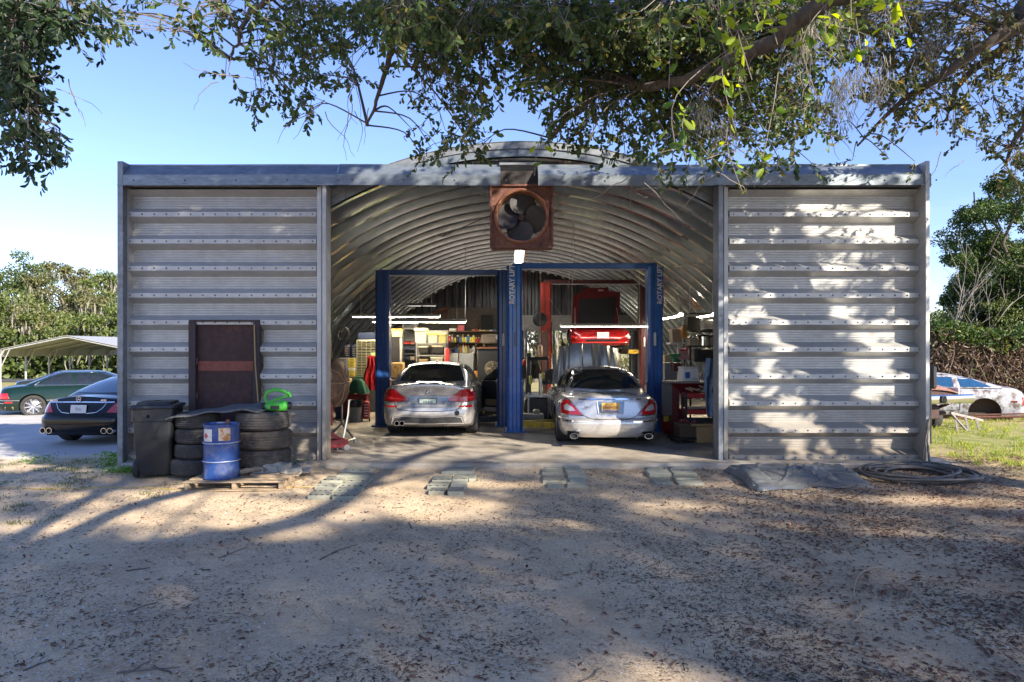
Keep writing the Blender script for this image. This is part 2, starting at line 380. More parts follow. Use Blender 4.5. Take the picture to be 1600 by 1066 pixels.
# corrugation profile of one front panel, (depth towards camera, height)
PITCH = .4275
def rowprof():
    p = [(.15, .0), (.15, .07), (.02, .142)]
    z = .142
    for k in range(5):
        z0 = .150+k*.040
        p += [(.007, z0), (.0, z0+.006), (.0, z0+.030), (.007, z0+.036)]
    p += [(.02, .352), (.15, .4235)]
    return p
def wing(x0, x1, skip=None):
    out = []
    for r in range(-0, 10):
        z0 = r*PITCH-.005
        segs = [(x0, x1)]
        if skip and skip[2] <= z0+.2 <= skip[3]: segs = [(x0, skip[0]), (skip[1], x1)]
        for (a, c) in segs:
            b = MB(); pr = rowprof(); top = 4.40 if r == 9 else 99
            nxs = max(2, int((c-a)/.5)+1)
            rows = []
            for (d, z) in pr:
                zz = min(z0+z, top)
                rows.append([(x, F+.05-d+.004*mnoise.noise(Vector((x*1.1, zz*1.7, r))), zz+.003*mnoise.noise(Vector((x*.8, r*3.1, 5)))) for x in np.linspace(a, c, nxs)])
            b.grid(rows, .004)
            o = b.build('wall_panel', galv, bld, ang=25)
            bb = MB()
            k = int((c-a)/.2)
            for i in range(k+1):
                x = a+.06+(c-a-.12)*i/max(1, k)
                bb.lathe([(.013, 0), (.013, .006), (.007, .011), (0, .011)], 6, Matrix.Translation((x, F+.05-.15, z0+.035)) @ Matrix.Rotation(rad(90), 4, 'X'))
            stuff(bb.build('bolt', bolt_m, o, smooth=False))
LX0, LX1 = PX(198, F-.08), PX(497, F); RX0, RX1 = PX(1137, F), PX(1442, F-.08)
DX0, DX1, DZ1 = PX(301, F), PX(410, F), PZ(503, F)
wing(LX0, LX1, (DX0, DX1, 0, DZ1-.2)); wing(RX0, RX1)
# posts and frames
def post(px0, px1, z1, y0, y1, m=galv, z0=-.12):
    b = MB(); b.box(((PX(px0, y0)+PX(px1, y0))/2, (y0+y1)/2, (z0+z1)/2), (PX(px1, y0)-PX(px0, y0), y1-y0, z1-z0), bev=.006); return b.build('post', m, bld)
post(183, 192, 4.68, F-.24, F+.1, galv_dk); post(192.5, 199, 4.33, F-.12, F+.1); post(495, 502.5, 4.33, F-.13, F+.08); post(503, 509.5, 4.34, F-.20, F+.08)
post(1122.5, 1130.5, 4.34, F-.20, F+.08, galv_dk); post(1131, 1138, 4.33, F-.13, F+.08); post(1440, 1446, 4.33, F-.13, F+.1); post(1446.5, 1453, 4.68, F-.26, F+.1)
b = MB()
for x0, x1 in ((LX0, LX1), (RX0, RX1)): b.box(((x0+x1)/2, F-.02, -.03), (x1-x0, .24, .045), bev=.004)
b.build('base_channel', galv, bld)
# fascia: an upper slanting band over a lower one, in lengths, with a gap over the fan
def fasc(pa, pb, z0=0., m=galv, sag=0.):
    x0, x1 = PX(pa, F), PX(pb, F); b = MB()
    prof = [(.30, 4.30), (.30, 4.317), (.285, 4.32), (.285, 4.47), (.10, 4.655), (.10, 4.68), (.0, 4.68)]
    nn = max(3, int((x1-x0)/.4)); rows = [[(x, F+.05-d, z+z0-sag*(x-x0)/(x1-x0)+.006*mnoise.noise(Vector((x*1.3, z, 0)))) for x in np.linspace(x0, x1, nn)] for d, z in prof]
    b.grid(rows, .004); o = b.build('fascia', m, bld, ang=25)
    bb = MB()
    for i in range(int((x1-x0)/.8)+1):
        bb.lathe([(.014, 0), (.014, .006), (0, .01)], 6, Matrix.Translation((x0+.25+i*.8, F+.05-.29, 4.38+z0)) @ Matrix.Rotation(rad(90), 4, 'X'))
    stuff(bb.build('bolt', bolt_m, o, smooth=False))
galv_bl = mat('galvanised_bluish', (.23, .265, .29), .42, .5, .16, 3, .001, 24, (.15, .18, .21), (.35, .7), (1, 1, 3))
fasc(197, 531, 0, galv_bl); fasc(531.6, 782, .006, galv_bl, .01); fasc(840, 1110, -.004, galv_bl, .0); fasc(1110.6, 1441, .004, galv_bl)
b = MB(); b.box((PX(811, F), F+.02, 4.46), (PX(842, F)-PX(780, F), .05, .26), bev=.004); b.build('gap_plate', mat('gap_shade', (.035, .03, .028), .7, .2, .3, 6), bld)  # dark colour on this sheet stands in for the shade of the gap
b = MB(); b.box((PX(811, F), F-.03, 4.68), (PX(842, F)-PX(780, F), .12, .04), bev=.004); b.build('gap_plate', galv_dk, bld)
b = MB()
for x0, x1 in ((PX(192, F), PX(503, F)), (PX(1130, F), PX(1447, F))): b.box(((x0+x1)/2, F-.05, 4.33), (x1-x0, .16, .05))
b.build('head_channel', galv_dk, bld)
# closing plate between arch and fascia (flat sheets, each between two seams)
def arch_pt(a, r, y): return (CX+r*math.sin(a), y, CZ+r*math.cos(a))
amax = math.acos((0-CZ)/RO)
sheets = 12
for k in range(sheets):
    xa, xb = lerp(-3.25, 3.42, k/sheets)+.002, lerp(-3.25, 3.42, (k+1)/sheets)-.002
    b = MB(); top = []; bot = []
    for x in np.linspace(xa, xb, 8):
        zo = CZ+math.sqrt(RO**2-(x-CX)**2)-.03; zi = CZ+math.sqrt((RI+.02)**2-(x-CX)**2)
        zo = max(zo, 4.6)
        yy = F+.13+(.004 if k % 2 else 0)
        top.append((x, yy, zo)); bot.append((x, yy, min(zi, zo-.05)))
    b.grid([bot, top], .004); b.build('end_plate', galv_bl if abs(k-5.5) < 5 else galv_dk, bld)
# side closing sheets above the wings
for s_, xa, xb in ((-1, -6.2, -3.25), (1, 3.42, 6.55)):
    b = MB(); b.grid([[(x, F+.13, CZ+math.sqrt(max(.1, (RI+.02)**2-(x-CX)**2))) for x in np.linspace(xa, xb, 16)], [(x, F+.13, 4.6) for x in np.linspace(xa, xb, 16)]], .004)
    b.build('end_plate', galv_dk, bld)
# the arch: one roof panel per rib pitch
RP = .78; NR = 21; Y0 = F+.16
def rib(y):
    prof = [(0, RI), (.14, RI), (.22, RI+.19), (.755, RI+.19), (.78, RI)]
    b = MB(); rows = []
    n = 64
    for d, r in prof:
        rows.append([arch_pt(lerp(-amax, amax, i/n), r+.006*mnoise.noise(Vector((i*.3, y, d*9))), y+d) for i in range(n+1)])
    b.grid(rows)
    o = b.build('roof_panel', [galv_in], bld, ang=25)
    return o
skyl = mat('green_fibreglass', (.035, .10, .075), .5, 0, .2, 5)
for k in range(NR): rib(Y0+k*RP)
# bolts and cross seams of the arch
b = MB()
for k in range(NR):
    for i in range(1, 13):
        a = lerp(-amax, amax, i/13)+(.02 if k % 2 else 0)
        for dd in (.04, .13):
            p = Vector(arch_pt(a, RI-.004, Y0+k*RP+dd)); b.box(p, (.022, .022, .022), Matrix.Rotation(a, 3, 'Y'))
stuff(b.build('bolt', bolt_m, bld, smooth=False))
b = MB()
for k in range(NR):
    for i in (2, 4, 6, 7, 9, 11):
        a = lerp(-amax, amax, i/13+.02*math.sin(k*2.1+i)); w = .012
        p = [arch_pt(a-w, RI-.003, Y0+k*RP+.005), arch_pt(a+w, RI-.003, Y0+k*RP+.005), arch_pt(a+w, RI-.003, Y0+k*RP+.168), arch_pt(a-w, RI-.003, Y0+k*RP+.168)]
        b.add(p, [(0, 1, 2, 3)])
stuff(b.build('lap_seam', galv_dk, bld, smooth=False))
for (k, a0, a1) in ((1, -.60, -.40), (4, -.36, -.27), (2, .33, .50), (5, .33, .40), (3, -.72, -.62)):
    b = MB(); y = Y0+k*RP
    b.grid([[arch_pt(lerp(a0, a1, i/12), RI+.162, y+d) for i in range(13)] for d in (.28, .67)], -.003)
    b.build('patch_panel', mat('dark_patch', (.03, .055, .05), .6, .2, .3, 8), bld)
# outer skin edge seen above the fascia
b = MB(); b.grid([[arch_pt(lerp(-amax, amax, i/80), RO, y) for i in range(81)] for y in (F+.10, F+.5, F+16.6)], .01)
b.build('outer_skin', galv_dk, bld, ang=25)
b = MB(); b.grid([[arch_pt(lerp(-.5, .5, i/40), r, F+.11) for i in range(41)] for r in (RO-.12, RO-.0)], .008)
b.build('rim_strip', galv_dk, bld, ang=25)
# back wall of upright corrugated sheets, with a wide opening
YB = Y0+NR*RP
bw = mat('back_sheet', (.20, .20, .21), .55, .55, .25, 2, .001, 20, (.10, .10, .105), (.4, .7), (3, 1, .4))
OX0, OX1, OZ1 = PX(824, YB), PX(985, YB), PZ(516, YB)
x = -6.4
while x < 6.7:
    prof = [(0, 0), (.10, 0), (.14, .09), (.26, .09), (.30, 0)]
    b = MB(); r0, r1 = [], []
    for d, e in prof:
        xx = x+d; ht = CZ+math.sqrt(max(2.2, (RI+.1)**2-(xx-CX)**2))
        lo = OZ1 if OX0-.05 <= x+.15 <= OX1+.05 else 0
        r0.append((xx, YB-e, lo)); r1.append((xx, YB-e, max(ht, lo+.05)))
    b.grid([r1, r0], .004); b.build('wall_sheet', bw, bld, ang=20)
    x += .30
b = MB(); b.box(((OX0+OX1)/2, YB-.2, OZ1+.28), (OX1-OX0+.7, .1, .62), bev=.01); b.build('lintel', mat('pale_lintel', (.42, .41, .38), .7, 0, .15, 3), bld)
b = MB()
for xx in (OX0-.05, OX0+1.05, OX0+2.2, OX1+.05): b = MB(); b.box((xx, YB-.16, OZ1/2), (.09, .09, OZ1)); b.build('door_post', galv_dk, bld)
# rusty steel door in the left wing
door = MB(); door.box(((DX0+DX1)/2, F-.04, DZ1/2-.0), (DX1-DX0-.14, .03, DZ1-.02), bev=.003)
d = door.build('door', rust, bld)
b = MB()
b.box((DX0+.05, F-.085, DZ1/2), (.11, .1, DZ1), bev=.004); b.box((DX1-.05, F-.085, DZ1/2), (.10, .1, DZ1), bev=.004)
b.box(((DX0+DX1)/2, F-.085, DZ1+.012), (DX1-DX0, .1, .03), bev=.004)
b.build('door_frame', mat('brown_frame', (.045, .03, .032), .6, .2, .2, 5), d)
b = MB(); b.box(((DX0+DX1)/2, F-.062, PZ(572, F)), (DX1-DX0-.24, .012, .155), bev=.002); b.build('cross_band', primer, d)
b = MB()
for z in (.45, 1.0, 1.55): b.cyl((DX0+.115, F-.10, z-.05), (DX0+.115, F-.10, z+.05), .014, n=8)
b.build('hinge', rust_or, d)
b = MB(); b.tube([(DX1-.07, F-.16, DZ1-.05), (DX1-.05, F-.17, 1.5), (DX1+.0, F-.18, .9), (DX1+.06, F-.17, .62)], .011, 6)
tag(b.build('bamboo_cane', mat('cane', (.33, .23, .10), .6)), 'thin tan cane hanging down the right edge of the rusty door', 'cane')
# concrete apron at right corner
b = MB(); b.lathe([(.75, -.05), (.74, 0), (0, .004)], 22, Matrix.Translation((PX(1455, 10.6), 10.75, -.075)) @ Matrix.Diagonal((1, .6, 1, 1)))
struct(b.build('path', conc), 'rounded concrete pad at the foot of the right corner post')
# interior glow strip: translucent roof light running along the crown
rl = mat('roof_light', (.9, .9, .86), .5, 0, .05, 6, emit=.0)

# ------------------------------------------------------------------ exhaust fan hung in the opening
FY = F-.02
fx, fz = PX(815, FY), PZ(338, FY); fs = PX(863, FY)-PX(767, FY)
fan = E('exhaust_fan', (fx, FY, fz-fs/2), 'rusty square exhaust fan with four dark blades hung under the fascia', 'fan')
b = MB(); n = 48; ro = fs/2; ri = fs*.415
def sq(a):
    c, s_ = math.cos(a), math.sin(a); k = ro/max(abs(c), abs(s_)); return (k*c, k*s_)
A = [2*math.pi*i/n+math.pi/n*0 for i in range(n)]
for y, rev in ((0, 0), (.012, 1)):
    outer = [(sq(a)[0], y, ro+sq(a)[1]) for a in A]; inner = [(ri*math.cos(a), y, ro+ri*math.sin(a)) for a in A]
    b.add(outer+inner, [((i, (i+1) % n, n+(i+1) % n, n+i) if not rev else (n+i, n+(i+1) % n, (i+1) % n, i)) for i in range(n)])
for (x0, z0, x1, z1) in ((-ro, 0, ro, 0), (ro, 0, ro, 2*ro), (ro, 2*ro, -ro, 2*ro), (-ro, 2*ro, -ro, 0)):
    b.bar((x0, -.02, z0), (x1, -.02, z1), .03, .03, up=(0, 1, 0)); b.bar((x0, .17, z0), (x1, .17, z1), .012, .36, up=(0, 1, 0))
b.build('housing', rust_or, fan)
b = MB(); b.lathe([(ri+.012, .0), (ri+.03, -.025), (ri+.012, -.05), (ri-.012, -.03), (ri-.02, .05), (ri-.02, .30), (ri-.012, .30), (ri-.008, .05), (ri+.012, 0)], 48, Matrix.Translation((0, 0, ro)) @ Matrix.Rotation(rad(-90), 4, 'X'), caps=False)
b.build('ring', mat('rust_copper', (.34, .15, .085), .6, .3, .3, 6, .001, 30, (.2, .08, .05)), fan)
bl = mat('blade_paint', (.035, .033, .036), .5, .3, .25, 5)
for k in range(4):
    b = MB(); rows = []
    for i in range(9):
        t = i/8; r = lerp(.05, ri*.93, t); wd = .06+.31*math.sin(min(1, t*1.15)*math.pi*.55)*(1-.35*max(0, t-.85)/.15)
        row = []
        for j in range(9):
            u = j/8-.5; a = u*wd*1.3/max(r, .12)
            row.append((r*math.sin(a+.1*t), .13+u*wd*.42*(1-.3*t), r*math.cos(a+.1*t)))
        rows.append(row)
    b.grid(rows, .005)
    o = b.build('blade', bl, fan, loc=(0, 0, ro)); o.rotation_euler = (0, rad(90*k+2), 0)
b = MB(); b.lathe([(0, -.05), (.05, -.045), (.06, 0), (.06, .1), (0, .1)], 16, Matrix.Translation((0, .13, ro)) @ Matrix.Rotation(rad(-90), 4, 'X'))
b.build('hub', rust, fan)
b = MB(); b.bar((-ro, .30, ro-.1), (ro, .30, ro-.1), .03, .05); b.bar((-ro, .30, ro+.1), (ro, .30, ro+.1), .03, .05); b.cyl((0, .2, ro), (0, .42, ro), .1)
b.build('motor_bracket', rust, fan)
b = MB()
for i in range(18):
    a = 2*math.pi*i/18; b.box((.99*ri*math.cos(a), .02, ro+.99*ri*math.sin(a)), (.02, .02, .02))
stuff(b.build('rivet', steel, fan))
# ------------------------------------------------------------------ vehicles
paint_mats = {}
def paint(name, col, metal=.5, rough=.3, dirt=.0):
    return mat(name, col, rough, metal, .04, 3, 0, None, tuple(c*.86 for c in col), (.35, .75), coat=.7, rvar=.06)
glass = mat('dark_glass', (.012, .015, .016), .04, 0, .25, 2.5, rvar=.03, spec=.9)
red_lens = mat('red_lens', (.45, .008, .012), .12, 0, .25, 20, coat=1, rvar=.04)
red_dk = mat('dark_red_lens', (.16, .004, .008), .15, 0, .2, 20, coat=1, rvar=.04)
clear_lens = mat('clear_lens', (.62, .60, .58), .15, .3, .15, 14, coat=1, rvar=.05)
seam_m = mat('panel_gap', (.008, .008, .009), .8)
alloy = mat('alloy_wheel', (.42, .42, .43), .3, .8, .08)
def hull(levels, top, bot, taper, rr, rf, br=.05, bf=.1, sag=2.2, ns=26, nk=8):
    """levels: (f, yr, yf, w); top(y)->(z_edge, z_centre); bot(y)->z; returns MB"""
    b = MB(); rings = []
    def ztop(x, y, w):
        e, c = top(y); u = min(1, abs(x)/max(w, .01)); return e+(c-e)*(1-u**sag)
    for (f, yr, yf, w) in levels:
        half = []
        def corner(W, yb, sgn, r, bow, rev):
            c = []
            rx = min(r, W*.6)
            for i in range(7): x = (W-rx)*i/6*.999; c.append((x, yb+sgn*bow*(x/W)**2))
            for i in range(1, 8):
                a = math.pi/2*i/7; bw = bow*((W-rx*(1-math.sin(a)))/W)**2
                c.append((W-rx+rx*math.sin(a), yb+sgn*(bw+r*(1-math.cos(a)))))
            return c[::-1] if rev else c
        Wr = w*key(taper, yr); Wf = w*key(taper, yf)
        cr_ = corner(w*skey(taper, yr+br+rr), yr, 1, rr, br, False); cf_ = corner(w*skey(taper, yf-bf-rf), yf, -1, rf, bf, True)
        y0, y1 = cr_[-1][1], cf_[0][1]
        side = [(w*skey(taper, lerp(y0, y1, i/ns)), lerp(y0, y1, i/ns)) for i in range(1, ns)]
        half = cr_+side+cf_
        ring = []
        for x, y in half:
            ws = w*skey(taper, y); zt = ztop(x, y, max(ws, .05)); zb = bot(y); ring.append((x, y, zb+f*(zt-zb)))
        rings.append(ring)
    n = len(rings[0])
    full = [[(-x, y, z) for x, y, z in r]+[p for p in r[::-1]] for r in rings]
    N2 = 2*n
    vs = [p for r in full for p in r]; fs = []
    for i in range(len(full)-1):
        for j in range(N2):
            if j in (n-1, N2-1):      # centre line doubles
                a, c = i*N2+j, i*N2+(j+1) % N2; fs.append((a, a+N2, c+N2, c)); continue
            a, c = i*N2+j, i*N2+j+1; fs.append((a, a+N2, c+N2, c))
    # deck between the two sides of the last ring, floor under the first
    o = len(vs); last = rings[-1]; w = levels[-1][3]
    for j in range(n):
        x0, y, _ = last[j]; ws = max(.05, w*skey(taper, y))
        for k in range(nk+1):
            x = lerp(-x0, x0, k/nk); vs.append((x, y, ztop(x, y, ws)))
    for j in range(n-1):
        for k in range(nk):
            a = o+j*(nk+1)+k; fs.append((a, a+1, a+nk+2, a+nk+1))
    o = len(vs)
    for j in range(n):
        x0, y, z = rings[0][j]; vs += [(-x0, y, z), (x0, y, z)]
    for j in range(n-1):
        a = o+2*j; fs.append((a, a+2, a+3, a+1))
    b.add(vs, fs)
    return b
def finish(mb, name, m, parent, weld=True, ang=34):
    bm = bmesh.new(); me = bpy.data.meshes.new(name); me.from_pydata(mb.v, [], mb.f); bm.from_mesh(me)
    bmesh.ops.remove_doubles(bm, verts=bm.verts, dist=.0015)
    bmesh.ops.dissolve_degenerate(bm, edges=bm.edges, dist=.0008)
    bmesh.ops.recalc_face_normals(bm, faces=bm.faces)
    bm.to_mesh(me); bm.free(); me.materials.clear(); me.materials.append(m)
    me.shade_smooth(); me.set_sharp_from_angle(angle=rad(ang))
    o = bpy.data.objects.new(name, me); COL.objects.link(o); o.parent = parent
    return o
def cut(o, cutters, m=dark):
    """boolean the wheel housings out of a body"""
    b = MB()
    for (y, z, r, w) in cutters:
        for s_ in (-1, 1): b.tube([(s_*(w-.30), y, z), (s_*(w+.25), y, z)], r, 28)
    c = b.build('cutter', m, None, smooth=False)
    o.data.materials.append(m)
    md = o.modifiers.new('b', 'BOOLEAN'); md.operation = 'DIFFERENCE'; md.object = c; md.solver = 'EXACT'; md.material_mode = 'TRANSFER'
    par = o.parent; o.parent = None
    dg = bpy.context.evaluated_depsgraph_get(); me = bpy.data.meshes.new_from_object(o.evaluated_get(dg))
    o.modifiers.clear(); o.data = me; o.parent = par; me.name = o.name
    cm = c.data; bpy.data.objects.remove(c); bpy.data.meshes.remove(cm)
    me.shade_smooth(); me.set_sharp_from_angle(angle=rad(34))
def bvh_of(obs):
    vs = []; fs = []
    for o in obs:
        k = len(vs); vs += [v.co.copy() for v in o.data.vertices]; fs += [[i+k for i in p.vertices] for p in o.data.polygons]
    return BVHTree.FromPolygons(vs, fs)
class Skin:
    """projects flat outlines on to a body so that trim follows its curves"""
    def __init__(s, obs): s.t = bvh_of(obs)
    def hit(s, d, u, v):
        if d == 'rear': o, dr = Vector((u, -9, v)), Vector((0, 1, 0))
        elif d == 'front': o, dr = Vector((u, 15, v)), Vector((0, -1, 0))
        elif d == 'right': o, dr = Vector((9, u, v)), Vector((-1, 0, 0))
        elif d == 'left': o, dr = Vector((-9, u, v)), Vector((1, 0, 0))
        else: o, dr = Vector((u, v, 9)), Vector((0, 0, -1))
        p, nn, i, ds = s.t.ray_cast(o, dr)
        if p is None: return None, None
        if nn.dot(dr) > 0: nn = -nn
        return p, nn
    def patch(s, name, d, bot, top, m, parent, off=.006, nu=10, nv=5, depth=.02, ang=40):
        def along(pl, t):
            n = len(pl)-1; k = min(int(t*n), n-1); f = t*n-k; return (lerp(pl[k][0], pl[k+1][0], f), lerp(pl[k][1], pl[k+1][1], f))
        pts = []; lastp = None
        for j in range(nv+1):
            row = []
            for i in range(nu+1):
                a = along(bot, i/nu); c = along(top, i/nu); u, v = lerp(a[0], c[0], j/nv), lerp(a[1], c[1], j/nv)
                p, nn = s.hit(d, u, v)
                if p is None: p, nn = (lastp if lastp else (Vector((u, 0, v)), Vector((0, -1, 0))))
                lastp = (p, nn); row.append(p+nn*off)
            pts.append(row)
        b = MB(); 
        dirv = {'rear': Vector((0, 1, 0)), 'front': Vector((0, -1, 0)), 'right': Vector((-1, 0, 0)), 'left': Vector((1, 0, 0)), 'top': Vector((0, 0, -1))}[d]
        b.grid(pts)
        nc = nu+1; bd = [(0, i) for i in range(nc)]+[(j, nu) for j in range(1, nv+1)]+[(nv, i) for i in range(nu-1, -1, -1)]+[(j, 0) for j in range(nv-1, 0, -1)]
        loop = [pts[j][i] for j, i in bd]; k = len(loop)
        b.add(loop+[p+dirv*depth for p in loop], [(i, (i+1) % k, k+(i+1) % k, k+i) for i in range(k)])
        return b.build(name, m, parent, ang=ang)
    def line(s, name, d, pts, w, m, parent, off=.002, rnd=False, seg=.04):
        P = []
        for (a, c) in zip(pts, pts[1:]):
            L_ = math.dist(a, c); n = max(1, int(L_/seg))
            for i in range(n):
                P.append((lerp(a[0], c[0], i/n), lerp(a[1], c[1], i/n)))
        P.append(pts[-1]); out = []
        for u, v in P:
            p, nn = s.hit(d, u, v)
            if p is not None: out.append(p+nn*off)
        if len(out) < 2: return None
        b = MB(); b.tube(out, w/2, 5 if not rnd else 8); return b.build(name, m, parent)
def wheel(parent, x, y, r=.33, w=.24, side=1, style=0, rim_m=alloy, tire=True, name='wheel', z=None):
    b = MB(); M = Matrix.Translation((x, y, r if z is None else z)) @ Matrix.Rotation(rad(90*side), 4, 'Y')
    h = w/2; ri = r*.70
    b.lathe([(ri, -h*.8), (r*.80, -h), (r*.94, -h*.93), (r*.985, -h*.72), (r, -h*.45), (r, h*.45), (r*.985, h*.72), (r*.94, h*.93), (r*.80, h), (ri, h*.8)], 36, M, caps=False)
    t = b.build('tyre', rubber, parent)
    if not tire: pass
    b = MB(); b.lathe([(ri*.2, h*.3), (ri*.9, -h*.2), (ri, -h*.8)], 30, M, caps=False); b.lathe([(0, h*.55), (ri*.2, h*.55), (ri*.22, h*.3)], 16, M, caps=False)
    b.lathe([(ri*.9, h*.55), (ri*1.0, h*.85), (ri*1.01, -h*.8)], 30, M, caps=False)
    for k in range(5 if style == 0 else 9):
        a = 2*math.pi*k/(5 if style == 0 else 9)
        q = M @ Matrix.Rotation(a, 4, 'Z'); p0 = q @ Vector((ri*.12, 0, h*.5)); p1 = q @ Vector((ri*.95, 0, h*.68)); b.bar(p0, p1, .05 if style == 0 else .03, .03, up=(q.to_3x3() @ Vector((0, 0, 1))))
    b.build('rim', rim_m, t)
    return t
def seats(parent, ys, z=.95):
    b = MB()
    for y in ys:
        for x in (-.36, .36): b.box((x, y, z), (.46, .12, .5), bev=.05); b.box((x, y, z+.33), (.24, .09, .16), bev=.03)
    return b
def plate(parent, M, w, h, col, body, tcol, extra=None, top='', frame=None):
    b = MB(); b.box((0, 0, 0), (w, .006, h), bev=.002); o = b.build('number_plate', col, parent); o.matrix_local = M
    if body: text('lettering', body, h*.55, Matrix.Translation((0, -.005, -h*.03)) @ FACE_CAM, tcol, o, .0015, .82, .0015)
    if top: text('lettering', top, h*.20, Matrix.Translation((0, -.005, h*.36)) @ FACE_CAM, tcol, o, .001)
    if extra: extra(o)
    if frame:
        b = MB()
        for (x0, z0, x1, z1) in ((-w/2, -h/2, w/2, -h/2), (-w/2, h/2, w/2, h/2), (-w/2, -h/2, -w/2, h/2), (w/2, -h/2, w/2, h/2)): b.bar((x0, -.004, z0), (x1, -.004, z1), .012, .012, up=(0, 1, 0))
        b.build('plate_frame', frame, o)
    return o

# ================= silver sedan with twin tail lamps (left bay)
def silver_sedan():
    X0, Y0_ = -1.64, 13.25
    c = E('silver_sedan', (X0, Y0_, 0), 'silver grey sedan with L-shaped red tail lights and its right front door open, left bay', 'car')
    pm = paint('silver_grey_paint', (.46, .44, .42), .5, .28)
    taper = [(0, .955), (.5, .985), (1.3, 1), (3.6, 1), (4.3, .97), (4.9, .90)]
    top = lambda y: (key([(0, .95), (.15, .985), (.6, 1.0), (1.4, 1.0), (3.3, .97), (4.3, .86), (4.9, .66)], y), skey([(0, 1.045), (.10, 1.075), (.5, 1.08), (1.4, 1.08), (3.3, 1.06), (4.2, .95), (4.9, .74)], y))
    bot = lambda y: key([(0, .24), (.9, .2), (4, .18), (4.9, .2)], y)
    lv = [(0, .10, 4.82, .86), (.06, .03, 4.88, .895), (.22, .0, 4.90, .918), (.40, .005, 4.90, .928), (.50, .03, 4.88, .93), (.60, .075, 4.86, .932), (.74, .085, 4.83, .928), (.86, .07, 4.8, .905), (.94, .055, 4.78, .875), (.985, .06, 4.77, .84), (1, .085, 4.75, .81)]
    body = finish(hull(lv, top, bot, taper, .26, .38, .07, .20), 'body', pm, c)
    cut(body, [(1.02, .33, .37, .93), (3.98, .33, .37, .93)])
    gtop = lambda y: (1.40+0*y, 1.455)
    # greenhouse: slanted rear window, roof
    glv = [(0, .42, 3.95, .80), (.25, .68, 3.60, .775), (.5, .93, 3.25, .735), (.75, 1.17, 2.92, .68), (.9, 1.36, 2.72, .635), (.97, 1.50, 2.60, .60), (1, 1.62, 2.5, .565)]
    gh = finish(hull(glv, lambda y: (1.415, 1.462), lambda y: 1.0, [(.4, .93), (1.2, 1), (2.8, 1), (4, .93)], .14, .2, .10, .2), 'roof', pm, c)
    sk = Skin([body, gh])
    sk.patch('rear_window', 'rear', [(-.67, 1.095), (-.3, 1.075), (0, 1.07), (.3, 1.075), (.67, 1.095)], [(-.535, 1.375), (-.3, 1.41), (0, 1.42), (.3, 1.41), (.535, 1.375)], glass, c, .005, 16, 8)
    for s_, d in ((-1, 'left'), (1, 'right')):
        sk.patch('side_window', d, [(.95, 1.07), (1.95, 1.04)], [(1.38, 1.36), (1.97, 1.40)], glass, c, .005, 8, 6)
        sk.patch('side_window', d, [(2.05, 1.04), (3.2, 1.04)], [(2.05, 1.40), (2.62, 1.37)], glass, c, .005, 8, 6)
        sk.line('window_trim', d, [(.88, 1.045), (1.9, 1.02), (3.3, 1.02)], .02, chrome, c, .004)
        sk.line('door_gap', d, [(2.0, 1.0), (2.0, .6), (2.02, .3)], .008, seam_m, c)
        sk.line('door_gap', d, [(1.15, 1.0), (1.35, .72), (1.42, .5)], .008, seam_m, c)
    # tail lights: outer and inner halves
    for s_ in (-1, 1):
        f = lambda pl: [(s_*x, z) for x, z in pl]
        t = sk.patch('tail_light', 'rear', f([(.905, .735), (.80, .72), (.70, .715), (.55, .722), (.40, .725)]), f([(.89, .90), (.80, .955), (.66, .955), (.55, .865), (.405, .785)]), red_lens, c, .012, 20, 7, .04)
        sk.patch('light_strip', 'rear', f([(.885, .79), (.70, .765), (.45, .752)]), f([(.885, .815), (.70, .79), (.45, .765)]), mat('bright_red_lens', (.75, .05, .05), .15, 0, .1, coat=1), t, .016, 14, 1, .01)
        sk.line('lens_seam', 'rear', f([(.66, .955), (.66, .72)]), .012, red_dk, t, .014)
        sk.patch('reflector', 'rear', f([(.86, .600), (.60, .612)]), f([(.86, .642), (.61, .636)]), red_lens, c, .004, 8, 1)
        sk.line('light_gap', 'rear', f([(.905, .725), (.70, .703), (.39, .715), (.385, .79), (.55, .875), (.66, .967)]), .009, seam_m, c, .003)
    # boot lid gap, number plate recess, licence light bar
    sk.line('boot_gap', 'rear', [(-.62, .60), (-.55, .56), (-.3, .535), (0, .53), (.3, .535), (.55, .56), (.62, .60), (.66, .70)], .012, seam_m, c, .002)
    sk.line('boot_gap', 'rear', [(-.62, .60), (-.66, .70)], .012, seam_m, c, .002)
    rec = mat('recess_grey', (.23, .25, .26), .3, .5, .05, coat=.5)
    sk.patch('plate_recess', 'rear', [(-.29, .60), (.29, .60)], [(-.40, .815), (.40, .815)], rec, c, .002, 10, 3, .004)
    sk.line('handle_strip', 'rear', [(-.42, .83), (.42, .83)], .022, pm, c, .010, True)
    green = mat('plate_pale_green', (.42, .52, .48), .4, 0, .1, 30)
    plate(c, Matrix.Translation((0, .055, .700)), .34, .165, green, 'RRF•7', mat('plate_ink', (.03, .08, .07), .5), None, '', mat('plate_frame_dark', (.03, .035, .04), .3, .4))
    # roundel
    rl_ = MB(); M = Matrix.Translation((0, .060, .905)) @ Matrix.Rotation(rad(100), 4, 'X'); rl_.lathe([(.042, -.004), (.042, .006), (.030, .008), (.030, .004), (0, .004)], 24, M)
    r0 = rl_.build('badge', mat('badge_black', (.02, .02, .025), .2, .3, coat=1), c)
    for k, cc in enumerate((white_p, mat('badge_blue', (.03, .18, .45), .2, 0, coat=1))*2):
        b = MB(); pts = [(0, 0, .0055)]+[(.029*math.cos(a), .029*math.sin(a), .0055) for a in np.linspace(k*math.pi/2, (k+1)*math.pi/2, 7)]
        b.add(pts, [tuple(range(8))], M); b.build('badge_quarter', cc, r0, smooth=False)
    b = MB(); b.lathe([(.041, .006), (.043, .009), (.039, .009), (.037, .006)], 24, M, caps=False); b.build('badge_rim', chrome, r0)
